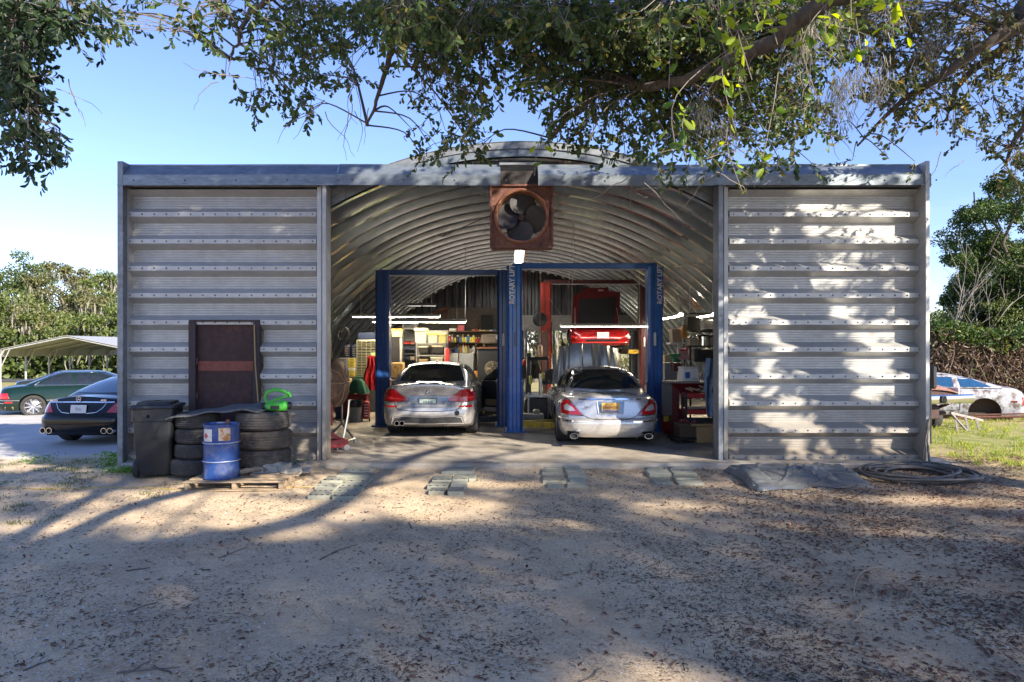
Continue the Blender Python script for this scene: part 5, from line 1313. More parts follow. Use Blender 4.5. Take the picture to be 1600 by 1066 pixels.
# ------------------------------------------------------------------ carport at the far left
def carport():
    Y = 33.; x0, x1 = PX(-4, Y), PX(215, Y); zg = gz(-20, 33)
    t = E('carport', ((x0+x1)/2, Y, zg), 'open metal carport with a low pitched pale roof beyond the parked cars', 'carport'); hx = (x1-x0)/2
    cm = mat('carport_steel', (.42, .42, .40), .5, .3, .15, 3)
    def prof(u):   # u -1..1 -> z
        k = abs(u+.02); z = PZ(524, Y)-zg-(.70*k**1.0)
        if k > .93: z -= (k-.93)*7
        return z
    for k in range(7):
        b = MB(); y0 = -0.0+k*1.45; b.grid([[(u*hx, y0+d, prof(u)) for u in np.linspace(-1.0, 1.0, 41)] for d in (0, 1.44)], .02); b.build('roof_sheet', cm, t)
    for k in range(6):
        y0 = .08+k*1.75
        b = MB(); b.tube([(u*hx*.99, y0, prof(u)-.08) for u in np.linspace(-1, 1, 31)], .045, 6); b.build('roof_hoop', cm, t)
        for s_ in (-1, 1):
            b = MB(); b.cyl((s_*hx*.98, y0, 0), (s_*hx*.98, y0, prof(s_*.98)-.05), .05, n=6); b.build('post', white_p if k == 0 and s_ < 0 else cm, t)
            b = MB(); b.cyl((s_*hx*.98, y0, prof(s_*.98)-.75), (s_*hx*.84, y0, prof(.84)-.06), .03, n=6); b.build('brace', cm, t)
carport()
# ------------------------------------------------------------------ inside the workshop
def X2(px0, px1, Y): return PX((px0+px1)/2, Y), (px1-px0)*Y/FPX
grey_st = mat('shelf_grey', (.22, .22, .22), .55, .3, .15, 4)
dark_st = mat('shelf_dark', (.05, .055, .06), .6, .2, .2, 4)
tote_m = mat('clear_tote', (.50, .52, .46), .35, 0, .1, 8)
lid_g = mat('lime_lid', (.42, .62, .06), .4, 0, .08)
card = mat('cardboard', (.42, .30, .16), .85, 0, .12, 6)
tool_red = mat('tool_red', (.38, .02, .02), .4, 0, .15, 5, coat=.2)
navy = mat('navy_case', (.02, .03, .07), .5, 0, .15)
def slab_thing(name, label, cat, px0, px1, py0, py1, Y, d, m, bev=.01, rz=0., group=None):
    x, w = X2(px0, px1, Y); z1, z0 = PZ(py0, Y), PZ(py1, Y)
    t = E(name, (x, Y+d/2, z0), label, cat, rz, group); b = MB(); b.box((0, 0, (z1-z0)/2), (w, d, z1-z0), bev=bev); b.build('body', m, t)
    return t, w, z1-z0, d
def cabinet(name, label, cat, px0, px1, py0, py1, Y, d, m, cols, rws, face, handle=None, open_=False, pull=None):
    t, w, h, d = slab_thing(name, label, cat, px0, px1, py0, py1, Y, d, m)
    cw, ch = (w-.04)/cols, (h-.04)/rws
    for r in range(rws):
        for c in range(cols):
            cx, cz = -w/2+.02+(c+.5)*cw, .02+(r+.5)*ch
            mm = face(r, c) if callable(face) else face
            b = MB(); b.box((cx, -d/2-.004, cz), (cw*.88, .016, ch*.84), bev=.003); o = b.build('drawer', mm, t)
            if handle: 
                b = MB(); b.box((cx, -d/2-.018, cz+ch*.05), (cw*(pull or .5), .014, ch*.16)); b.build('handle', handle, o)
    return t, w, h, d
def tote(label, px0, px1, py0, py1, Y, body, lid, rz=0., kind='storage_box', cat='box', d=.36):
    x, w = X2(px0, px1, Y); z1, z0 = PZ(py0, Y), PZ(py1, Y); h = z1-z0
    t = E(kind, (x, Y+d/2, z0), label, cat, rz); b = MB()
    def q(w_, d_, z_): return [(-w_/2, -d_/2, z_), (w_/2, -d_/2, z_), (w_/2, d_/2, z_), (-w_/2, d_/2, z_), (-w_/2, -d_/2, z_)]
    b.grid([q(.01, .01, 0), q(w*.80, d*.8, .0), q(w*.93, d*.93, h*.82)]); b.build('body', body, t, smooth=False)
    b = MB(); b.box((0, 0, h*.9), (w, d, h*.2), bev=.012); b.build('lid', lid, t)
def bottle(x, y, z, r, h, m, label, grp, capm=None, cat='bottle'):
    t = E('bottle', (x, y, z), label, cat, 0, grp); b = MB(); b.lathe([(0, 0), (r, 0), (r, h*.62), (r*.45, h*.78), (r*.4, h*.9), (0, h*.9)], 10); b.build('body', m, t)
    b = MB(); b.lathe([(r*.5, h*.86), (r*.5, h), (0, h)], 8); b.build('cap', capm or white_p, t)
def shelfunit(name, label, px0, px1, Y, d, shelves, m, top=None, panel=None):
    x, w = X2(px0, px1, Y); t = E(name, (x, Y+d/2, 0), label, 'shelf'); H = (top if top else max(shelves))+.02
    for sx in (-1, 1):
        for sy in (-1, 1):
            b = MB(); b.box((sx*(w/2-.015), sy*(d/2-.015), H/2), (.035, .035, H)); b.build('upright', m, t)
    for z in shelves: b = MB(); b.box((0, 0, z-.018), (w, d, .035), bev=.003); b.build('shelf', m, t)
    if panel: b = MB(); b.box((0, d/2+.0, H/2), (w, .012, H)); b.build('back_panel', panel, t)
    return t
# -- left: organiser bins, drawer towers
Y = 18.9
cabinet('bin_organiser', 'tall pale organiser full of small dark open bins left of the lift column', 'organiser', 557, 588, 531, 589, Y, .35, mat('organiser_frame', (.55, .52, .42), .6), 4, 11, dark, mat('bin_lip', (.50, .46, .22), .6), pull=.8)
slab_thing('tool_case', 'dark blue hard case lying on top of the bin organiser', 'case', 559, 585, 520, 530.5, Y, .3, navy)
cabinet('drawer_tower', 'narrow dark drawer tower with pale pink labels, left of the organiser', 'drawers', 537, 546, 539, 558.5, Y, .3, navy, 1, 6, dark, mat('pink_label', (.6, .42, .38), .6), pull=.8)
cabinet('drawer_tower', 'narrow dark drawer tower with white labels next to the organiser', 'drawers', 549, 556.5, 539, 558.5, Y, .3, navy, 1, 6, dark, white_p, pull=.8)
yl = mat('label_yellow', (.62, .50, .05), .5)
cabinet('parts_cabinet', 'grey parts cabinet with a column of yellow labelled drawers', 'cabinet', 530, 557, 559, 590, Y, .35, grey_st, 2, 6, lambda r, c: yl if c == 1 and r != 2 else (white_p if c == 1 else mat('mid_grey', (.22, .21, .20), .5)), dark)
slab_thing('workbench', 'low dark bench carrying the grey parts cabinet and bin organiser', 'workbench', 528, 592, 590.5, 643, Y-.1, .6, dark_st)
x, Y = PX(580.5, 17.8), 17.8
b = MB(); rows = []
for i in range(14):
    v = i/13; w = .10+.16*v; rows.append([(x+u*w+.03*math.sin(v*7), Y+.06*math.cos(u*9+v*3), PZ(lerp(556, 610, v), Y)) for u in np.linspace(-1, 1, 15)])
b.grid(rows, .01); tag(b.build('red_jacket', mat('red_cloth', (.50, .015, .02), .8, 0, .15, 5, .004, 20)), 'bright red jacket hanging beside the left lift column', 'jacket')
b = MB(); b.grid([[(PX(584, 18)+u, 18.0+.02*math.sin(u*30), z) for u in (-.06, 0, .07)] for z in (PZ(588, 18), PZ(570, 18), PZ(551, 18))], .01)
tag(b.build('green_cloth', mat('pale_green_cloth', (.42, .58, .25), .8)), 'pale green cloth hanging behind the red jacket', 'cloth')
slab_thing('green_cabinet', 'small green metal cabinet behind the draped green cover', 'cabinet', 556, 571, 588, 618, 18.0, .3, mat('cabinet_green', (.04, .13, .07), .5))
x, Y = PX(559, 16.9), 16.9
b = MB(); rows = []
for i in range(12):
    v = i/11; r = .07+.20*v**.6; rows.append([(x+r*math.cos(a)*(1+.12*math.sin(a*5)), Y+r*.7*math.sin(a), PZ(lerp(592, 615, v), Y)+.02*math.sin(a*7)*v) for a in np.linspace(0, 2*math.pi, 25)])
b.grid(rows, .004); tag(b.build('green_cover', mat('dark_green_cloth', (.015, .10, .05), .8, 0, .2, 6, .004, 20)), 'dark green cloth draped over a machine above the grey bin', 'cover')
slab_thing('tool_cart', 'dark red tool cart under the green cloth', 'cart', 534, 573, 616, 655, 16.95, .4, mat('dark_red_metal', (.13, .012, .015), .45, 0, .2))
def trash():
    x, Y = PX(555, 16.3), 16.3; t = E('rubbish_bin', (x, Y, 0), 'grey round rubbish bin with a black liner near the left lift', 'bin'); b = MB(); b.lathe([(.0, .0), (.135, 0), (.165, .50)], 22); b.build('body', mat('bin_grey', (.20, .21, .22), .5), t)
    b = MB(); b.lathe([(.168, .36), (.175, .40), (.18, .50), (.172, .53), (.15, .50), (.10, .40)], 22, caps=False); b.build('liner', mat('liner', (.012, .012, .012), .35, 0, .3, 9, .01, 20), t)
trash()
def handcart():
    x, Y = PX(572, 16.5), 16.5; t = E('fuel_can_cart', (x, Y, 0), 'small red handled crate with pale stripes beside the grey bin', 'crate', rad(10)); b = MB(); b.box((0, 0, .27), (.15, .25, .42), bev=.02); b.build('body', tool_red, t)
    for k in range(5): b = MB(); b.box((0.01, -.13, .14+k*.065), (.09, .01, .02)); b.build('stripe', white_p, t)
    for s_ in (-1, 1): b = MB(); b.cyl((s_*.07, -.1, .05), (s_*.10, -.1, .05), .05); b.build('wheel', rubber, t)
handcart()
# large drum fan just inside the left opening
def drumfan():
    Y = 12.3; x, z = PX(518, Y), PZ(598, Y); t = E('drum_fan', (x, Y, 0), 'large round copper coloured drum fan just inside the left edge of the opening', 'fan', rad(82))
    cm = mat('aged_copper', (.16, .095, .06), .45, .4, .3, 3, .001, 20, (.30, .18, .11), (.5, .75)); M = Matrix.Translation((0, 0, z)) @ Matrix.Rotation(rad(90), 4, 'X')
    b = MB(); b.lathe([(.40, -.22), (.44, -.20), (.455, -.05), (.44, .12), (.36, .20), (.2, .24), (.0, .25)], 36, M, caps=False); b.build('shroud', cm, t)
    b = MB()
    for k in range(10):
        a = 2*math.pi*k/10; b.tube([M @ Vector((.44*math.cos(a), .44*math.sin(a), .13)), M @ Vector((.30*math.cos(a), .30*math.sin(a), .235)), M @ Vector((.04*math.cos(a), .04*math.sin(a), .265))], .010, 5)
    b.build('rib', mat('copper_rib', (.38, .24, .15), .5, .4), t)
    b = MB()
    for r in (.15, .25, .35, .43): b.tube([M @ Vector((r*math.cos(a), r*math.sin(a), -.24)) for a in np.linspace(0, 2*math.pi, 28, endpoint=False)], .005, 5, closed=True)
    b.build('guard', steel, t)
    b = MB(); b.lathe([(0, -.06), (.08, -.06), (.08, .1), (0, .1)], 14, M); b.build('motor', cm, t)
    b = MB()
    for s_ in (-1, 1): b.tube([(s_*.48, 0, z), (s_*.48, 0, .35), (s_*.42, .28, .06)], .02, 7); b.tube([(s_*.48, 0, .35), (s_*.42, -.28, .06)], .02, 7); b.cyl((s_*.42, .28, .0), (s_*.42, .28, .08), .035); b.cyl((s_*.42, -.28, 0), (s_*.42, -.28, .08), .035)
    b.tube([(-.42, .28, .08), (.42, .28, .08)], .018, 6); b.tube([(-.42, -.28, .08), (.42, -.28, .08)], .018, 6)
    b.build('stand', steel, t)
drumfan()
def jack():
    Y = 11.75; x = PX(517, Y); t = E('floor_jack', (x, Y, 0), 'red floor jack with a long silver handle leaning out beside the left post', 'jack', rad(-60))
    b = MB(); b.box((-.08, 0, .12), (.05, .55, .14), bev=.01); b.box((.08, 0, .12), (.05, .55, .14), bev=.01); b.bar((0, .2, .15), (0, -.2, .42), .07, .06); b.build('frame', tool_red, t)
    b = MB(); b.tube([(0, .22, .2), (.0, .3, .6), (.0, .32, .85)], .02, 8); b.build('handle', chrome, t)
    b = MB(); b.cyl((0, -.2, .42), (0, -.2, .47), .06); b.build('saddle', steel, t)
    for sx in (-1, 1):
        for sy in (-1, 1): b = MB(); b.cyl((sx*.1, sy*.24, .05), (sx*.14, sy*.24, .05), .05); b.build('wheel', steel, t)
jack()
b = MB(); x = PX(513.5, 11.6); b.lathe([(0, 0), (.07, 0), (.075, .06), (.075, .30), (.05, .38), (.0, .38)], 14, Matrix.Translation((x, 11.6, .45)));
b.cyl((x, 11.6, 0), (x, 11.6, .46), .03)
tag(b.build('red_canister', tool_red), 'red canister on a short stand behind the left door post', 'canister')
b = MB(); b.tube([(x+.05*math.cos(a)+.02, 11.5, 1.30+.12*math.sin(a)) for a in np.linspace(0, 6.28, 15)[:-1]], .012, 5, closed=True); b.tube([(x, 11.5, 1.42), (x-.0, 11.45, 2.2), (x+.06, 11.45, 2.25), (x+.08, 11.5, 1.6)], .008, 5)
tag(b.build('yellow_cable', mat('cable_yellow', (.5, .36, .08), .6)), 'loop of yellow cable hung on the inner side of the left post', 'cable')
# -- shelves behind the grey sedan
slab_thing('black_locker', 'tall black locker right behind the left lift column', 'locker', 608, 626, 526, 620, 18.8, .4, mat('locker_black', (.022, .022, .026), .5))
slab_thing('patterned_box', 'orange and tan patterned cardboard box standing left of the grey sedan roof', 'box', 610, 629, 567, 590, 17.5, .35, mat('patterned_card', (.55, .36, .14), .8, 0, .1, 16, 0, None, (.30, .14, .03), (.5, .56)))
b = MB(); b.box((PX(620, 17.7), 17.75, PZ(592, 17.7)/2-.02), (.9, .5, PZ(592, 17.7)-.04), bev=.01); tag(b.build('side_table', dark_st), 'dark side table under the patterned cardboard box', 'table')
tote('orange and cream box on top of the black locker', 611, 627, 514, 526, 18.8, mat('cream_box', (.6, .5, .3), .7), mat('orange_lid', (.65, .35, .06), .6))
slab_thing('white_strip', 'upright pale board between the black locker and the red cases', 'board', 624.5, 628, 528, 566, 18.6, .05, mat('pale_board', (.5, .47, .42), .7))
shelfunit('shelving', 'dark shelving with red tools between the locker and the storage boxes', 629, 650, 19.2, .45, [.5, 1.2, 1.62, 2.0, 2.33], dark_st, 2.5, dark_st)
for i, (a, c, e, f, m, lb) in enumerate(((631, 640, 531, 538, tool_red, 'small red case on the upper dark shelf'), (641, 648, 533, 538.5, mat('rose_case', (.45, .15, .15), .5), 'rose coloured case next to the small red one'), (630, 647, 541, 547, navy, 'flat navy case below the red cases'), (632, 640, 556, 562, navy, 'blue box with a white jar beside it, lower dark shelf'), (641, 648, 557, 563, mat('tan_jar', (.45, .35, .25), .5), 'tan tin on the lower dark shelf'))):
    z_ = PZ(f, 19.2); t, *_r = slab_thing('tool_case', lb, 'case', a, c, e, f, 19.25, .25, m)
shelfunit('shelving', 'grey metal shelving holding clear totes behind the grey sedan', 650, 696, 18.7, .5, [.5, PZ(568, 18.7), PZ(555, 18.7), PZ(536.5, 18.7)], grey_st, PZ(536.5, 18.7), None)
tote('clear storage box with a thick cream lid, at the left of the top shelf', 647, 667, 513, 536, 18.7, tote_m, mat('cream_lid', (.70, .66, .40), .5))
tote('clear storage box with a lime green lid, middle of the top shelf', 668, 684, 520.5, 536, 18.7, tote_m, lid_g)
tote('yellow cardboard box at the right end of the top shelf', 684.5, 697, 521, 536, 18.7, mat('yellow_card', (.62, .50, .18), .7), mat('yellow_card', (.62, .50, .18), .7))
tote('black crate of cream papers on the second shelf', 653, 669, 541, 551.5, 18.7, mat('crate_black', (.03, .03, .03), .5), mat('cream_lid', (.70, .66, .40), .5))
tote('pale crate full of small parts right of the cream papers', 674, 693, 540, 551.5, 18.7, mat('crate_black', (.03, .03, .03), .5), mat('pale_parts', (.55, .48, .34), .7, 0, .3, 30))
tote('brown flat box on the lowest visible grey shelf', 654, 668, 561.5, 568, 18.7, card, card)
tote('mixed pale bags on the lowest visible grey shelf', 672, 693, 558, 568, 18.7, mat('bag_grey', (.3, .3, .26), .7, 0, .3, 20), mat('bag_pale', (.5, .48, .3), .7, 0, .3, 20))
b = MB(); b.box((PX(674, 19.3), 19.35, PZ(530, 19.3)), (.95, .03, .50), bev=.004); b.box((PX(674, 19.3), 19.40, 1.0), (.08, .06, 2.0)); tag(b.build('peg_board', mat('peg_grey', (.24, .23, .21), .7)), 'grey board standing behind the clear totes', 'board')
slab_thing('red_post', 'upright red cylinder rack beside the grey shelving', 'rack', 695, 702, 544, 600, 18.5, .14, tool_red, .03)
# work bench and wall of small items (middle)
slab_thing('workbench', 'long dark workbench under the wall of small tools', 'workbench', 700, 790, 590, 650, 19.0, .6, dark_st)
slab_thing('steel_cabinet', 'left door of a pale steel cabinet behind the grey sedan roof', 'cabinet', 702, 716, 552, 589.5, 19.1, .4, mat('pale_steel', (.40, .40, .38), .35, .5, .12, 2), .006)
slab_thing('steel_cabinet', 'wide pale steel cabinet with a black knob behind the grey sedan', 'cabinet', 717, 740, 552, 589.5, 19.1, .4, mat('pale_steel', (.40, .40, .38), .35, .5, .12, 2), .006)
b = MB(); b.lathe([(0, -.02), (.02, -.02), (.022, 0)], 10, Matrix.Translation((PX(737, 19.1), 19.08, PZ(555, 19.1))) @ Matrix.Rotation(rad(-90), 4, 'X'))
b = MB(); Y = 19.9
b.box((PX(745, Y), Y+.15, PZ(518, Y)), (PX(790, Y)-PX(698, Y), .34, .03)); tag(b.build('wall_shelf', wood_dk), 'long dark wall shelf above the small bottles', 'shelf')
b = MB(); b.box((PX(745, Y), Y+.15, PZ(536, Y)), (PX(762, Y)-PX(698, Y), .30, .025)); b.box((PX(745, Y), Y+.33, PZ(536, Y)-.1), (PX(790, Y)-PX(698, Y), .03, 2.3)); tag(b.build('tool_board', mat('tool_board', (.07, .055, .045), .8, 0, .3, 5)), 'dark tool board covered with hanging tools and bottles', 'board')
cols = [('white', white_p), ('orange', mat('b_orange', (.62, .28, .05), .5)), ('yellow', mat('b_yellow', (.65, .55, .08), .5)), ('blue', mat('b_blue', (.05, .14, .40), .5)), ('red', tool_red), ('grey', grey_st), ('black', black_pl), ('tan', mat('b_tan', (.45, .36, .25), .6))]
R2 = random.Random(5); CNT = {}; ORD = 'first second third fourth fifth sixth seventh eighth ninth tenth'.split()
for row, (py, n, x0, x1) in enumerate(((535.2, 15, 700, 762), (551, 14, 701, 758))):
    for i in range(n):
        px = lerp(x0, x1, (i+.5)/n); k = R2.randrange(8)
        if py > 540 and R2.random() < .0: continue
        h = R2.uniform(.14, .26); r = R2.uniform(.035, .055)
        nm, m_ = cols[k]
        bottle(PX(px, Y), Y+.12, PZ(py, Y) if row == 0 else PZ(551.5, Y), r, h, m_, f'{ORD[CNT.setdefault((row, nm), []).append(1) or len(CNT[(row, nm)])-1]} {nm} bottle from the left on the {"upper" if row == 0 else "lower"} ledge of the tool board', f'{nm} bottles on the {"upper" if row == 0 else "lower"} ledge of the tool board', cols[R2.randrange(8)][1])
b = MB(); b.box((PX(728, Y), Y+.15, PZ(551.5, Y)-.012), (PX(760, Y)-PX(700, Y), .30, .022)); tag(b.build('ledge', wood_dk), 'lower narrow ledge of the tool board with bottles', 'shelf')
for i, (px0, px1, py0, py1, m_, lb) in enumerate(((715, 725, 508, 517.5, mat('rose_box', (.50, .10, .12), .6), 'small rose red box on the long wall shelf'), (702, 713, 513, 517.5, white_p, 'white flat carton on the long wall shelf'), (752, 771, 492, 515.5, dark, 'square black speaker box above the long wall shelf'))):
    slab_thing(('red_box', 'carton', 'speaker_box')[i], lb, 'box', px0, px1, py0, py1, Y, .22, m_)
for i in range(9):
    px = 737+i*5.6; slab_thing('paint_tin', ORD[i]+' small coloured tin from the left in the row on the long wall shelf', 'tin', px, px+4.4, 515.0, 517.6, Y+.02, .10, cols[(i*3+1) % 8][1], .004, group='tins in a row on the long wall shelf')
# bench grinder / dark machines right
slab_thing('parts_washer', 'grey sloping machine hood on the bench left of the centre column', 'machine', 752, 776, 522, 537, 18.6, .4, mat('machine_tan', (.20, .17, .14), .6), .03)
slab_thing('parts_washer', 'dark machine with a brown top under the sloping hood', 'machine', 746, 778, 545, 600, 18.4, .5, mat('machine_dark', (.03, .032, .035), .5), .02)
b = MB(); b.box((PX(762, 18.4), 18.6, PZ(544, 18.4)), (.62, .55, .04)); tag(b.build('bench_top', mat('brown_top', (.20, .09, .05), .6)), 'brown wooden top lying on the dark machine', 'board')
def smallfan(px, py, Y, r, label, m):
    t = E('desk_fan', (PX(px, Y), Y, PZ(py, Y)-r-.25), label, 'fan', rad(8)); M = Matrix.Translation((0, 0, r+.25)) @ Matrix.Rotation(rad(90), 4, 'X')
    b = MB()
    for rr_ in (r*.4, r*.7, r*.9, r): b.tube([M @ Vector((rr_*math.cos(a), rr_*math.sin(a), .05*(1-(rr_/r)**2)+.03)) for a in np.linspace(0, 2*math.pi, 26, endpoint=False)], .005, 4, closed=True)
    for k in range(12): a = k*math.pi/6; b.tube([M @ Vector((r*.1*math.cos(a), r*.1*math.sin(a), .08)), M @ Vector((r*math.cos(a), r*math.sin(a), .03))], .003, 4)
    b.build('guard', m, t)
    for k in range(4):
        b = MB(); a = k*math.pi/2; q_ = [M @ Vector((rr_*r*math.cos(a+da), rr_*r*math.sin(a+da), da*.08)) for rr_, da in ((.15, -.2), (.8, -.35), (.88, .25), (.2, .3))]; b.add(q_, [(0, 1, 2, 3)]); b.build('blade', mat('fan_tan', (.35, .27, .16), .5), t)
    b = MB(); b.cyl((0, 0, 0), (0, 0, .27), .02); b.box((0, 0, .01), (.2, .16, .03), bev=.01); b.build('stand', m, t)
smallfan(769, 576, 17.6, .19, 'round wire desk fan behind the open car door', mat('fan_wire', (.40, .34, .24), .4, .3))
b = MB(); b.box((PX(769, 17.6), 17.7, (PZ(576, 17.6)-.44)/2), (.5, .5, PZ(576, 17.6)-.45)); tag(b.build('machine_cabinet', mat('machine_dark', (.03, .032, .035), .5)), 'low dark cabinet carrying the wire desk fan', 'cabinet')
for px, py, r, m_, lb in ((780, 527, .09, white_p, 'white round dial hanging high beside the centre column'), (781, 551, .07, cols[3][1], 'blue round dial hanging below the white one')):
    b = MB(); M = Matrix.Translation((PX(px, 18.5), 18.5, PZ(py, 18.5))) @ Matrix.Rotation(rad(90), 4, 'X'); b.lathe([(r*.6, 0), (r*.75, .02), (r, .02), (r, -.02)], 20, M, caps=False); b.lathe([(0, .0), (r*.62, 0)], 16, M); b.cyl((PX(px, 18.5), 18.5, PZ(py, 18.5)+r), (PX(px, 18.5), 18.5, 3.9), .005, n=4)
    tag(b.build('wall_dial', m_), lb, 'dial')
# gabled little store roof inside
def gable():
    Y = 21.0; x = PX(697, Y); zt = PZ(479.5, Y); t = E('store_roof', (x, Y, 0), 'small shingled gable roof with red brown trim, built inside near the back', 'shed')
    sh = mat('shingle', (.09, .085, .08), .9, 0, .25, 8, .004, 40); hw = 2.15; drop = .95
    for s_ in (-1, 1):
        for r in range(8):
            for c in range(7):
                u0, u1 = r/8, (r+1.15)/8; b = MB()
                x0, x1 = s_*hw*u0, s_*hw*min(1.02, u1); z0, z1 = zt-drop*u0, zt-drop*u1+.01; yy = .08+c*.27
                b.add([(x0, yy, z0+.035), (x1, yy, z1+.05), (x1, yy+.265, z1+.05), (x0, yy+.265, z0+.035), (x0, yy, z0+.02), (x1, yy, z1+.03), (x1, yy+.265, z1+.03), (x0, yy+.265, z0+.02)], [(0, 1, 2, 3), (7, 6, 5, 4), (0, 4, 5, 1), (1, 5, 6, 2), (2, 6, 7, 3), (3, 7, 4, 0)]); b.build('shingle', sh, t, smooth=False)
        b = MB(); b.bar((0, 0, zt-.03), (s_*hw, 0, zt-drop-.03), .05, .13, up=(0, -1, 0)); b.bar((0, .03, zt-.05), (s_*hw, .03, zt-drop-.05), .12, .05, up=(0, -1, 0)); b.build('barge_board', mat('barge_brown', (.14, .055, .035), .7), t)
    b = MB(); b.prism([(-hw*.97, zt-drop-.05), (hw*.97, zt-drop-.05), (0, zt-.10)], 'y', .08, .12); b.build('gable_board', mat('gable_grey', (.10, .095, .09), .8, 0, .3, 4), t)
    b = MB(); b.box((0, .10, (zt-drop)/2), (hw*1.9, .06, zt-drop)); b.build('wall', mat('store_wall', (.055, .048, .043), .8, 0, .3, 3), t)
    b = MB(); b.box((0, .05, zt-.32), (.10, .06, .5)); b.build('king_post', mat('barge_brown', (.14, .055, .035), .7), t)
gable()
# -- centre: engine hoist, machines between the bays
def hoist():
    Y = 16.6; x = PX(838, Y); t = E('tyre_machine', (x, Y, 0), 'black tyre changing machine with pale arms and a blue base between the two bays', 'machine')
    bk = mat('machine_black', (.02, .02, .024), .4, 0, .2)
    b = MB(); b.box((0, 0, .30), (.62, .55, .58), bev=.04); b.build('base', bk, t)
    b = MB(); b.lathe([(0, .60), (.24, .60), (.26, .64), (.0, .68)], 20); b.build('turntable', steel, t)
    b = MB(); b.box((-.18, .22, 1.0), (.12, .12, 1.3), bev=.02); b.bar((-.18, .2, 1.5), (.3, -.05, 1.52), .08, .08); b.cyl((.28, -.05, 1.5), (.28, -.05, .9), .025); b.build('post', bk, t)
    b = MB(); b.cyl((.10, -.2, .75), (.10, -.2, 1.15), .05); b.cyl((.10, -.2, .45), (.10, -.2, .75), .055); b.build('cylinder', mat('shiny_tank', (.6, .62, .65), .15, .9), t)
    b = MB(); b.lathe([(.16, -.04), (.20, 0), (.16, .04), (.1, .03)], 20, Matrix.Translation((.35, -.15, 1.08)) @ Matrix.Rotation(rad(70), 4, 'X')); b.build('bead_roller', bk, t)
    b = MB(); b.box((-.15, -.25, 1.0), (.07, .07, .22), bev=.02); b.build('spray_bottle', mat('b_lime', (.5, .55, .1), .5), t)
    b = MB(); b.box((0, -.3, .62), (.5, .08, .05)); b.box((-.2, -.28, .45), (.04, .04, .5)); b.build('bracket', steel, t)
hoist()
b = MB(); Y = 17.8; rows = []
for i in range(10):
    v = i/9; rows.append([(PX(826, Y)+u*(.22+.16*v), Y+.1*math.cos(u*2), PZ(lerp(560, 592, v), Y)) for u in np.linspace(-1, 1, 11)])
b.grid(rows, .01); tag(b.build('black_cover', mat('black_cloth', (.02, .02, .022), .7, 0, .2, 4, .004, 20)), 'black cover hanging behind the tyre machine, just right of the centre column', 'cover')
b = MB(); b.lathe([(0, 0), (.06, .01), (.08, .08), (.05, .16), (0, .18)], 12, Matrix.Translation((PX(820, 17.3), 17.3, PZ(572, 17.3)))); b.cyl((PX(820, 17.3), 17.3, PZ(561, 17.3)), (PX(820, 17.3), 17.3, 4.2), .004, n=4); tag(b.build('red_lamp', tool_red), 'small red work lamp hanging on a wire beside the centre column', 'lamp')
b = MB(); b.box((PX(844, 18), 18, PZ(551, 18)), (.13, .1, .42), bev=.04); b.cyl((PX(844, 18), 18, PZ(539, 18)), (PX(844, 18), 18, 4.1), .004, n=4); tag(b.build('tan_brush', mat('tan_plastic', (.42, .28, .18), .6)), 'long tan handled tool hanging in front of the red lift column', 'tool')
b = MB(); b.box((PX(851, 19.8), 19.8, 1.3), (.20, .2, 1.9), bev=.02); tag(b.build('brown_motor_housing', mat('housing_brown', (.075, .035, .03), .5, 0, .3)), 'brown motor housing clamped on the red lift left column', 'motor')
b = MB(); b.box((PX(833, 15.9), 15.9, .18), (.5, .35, .12), bev=.03); b.box((PX(838, 15.9), 15.9, .28), (.16, .2, .12), bev=.03); tag(b.build('oil_tray', mat('tray_pale', (.42, .40, .36), .5)), 'pale tray with fittings on the floor behind the yellow arm', 'tray')
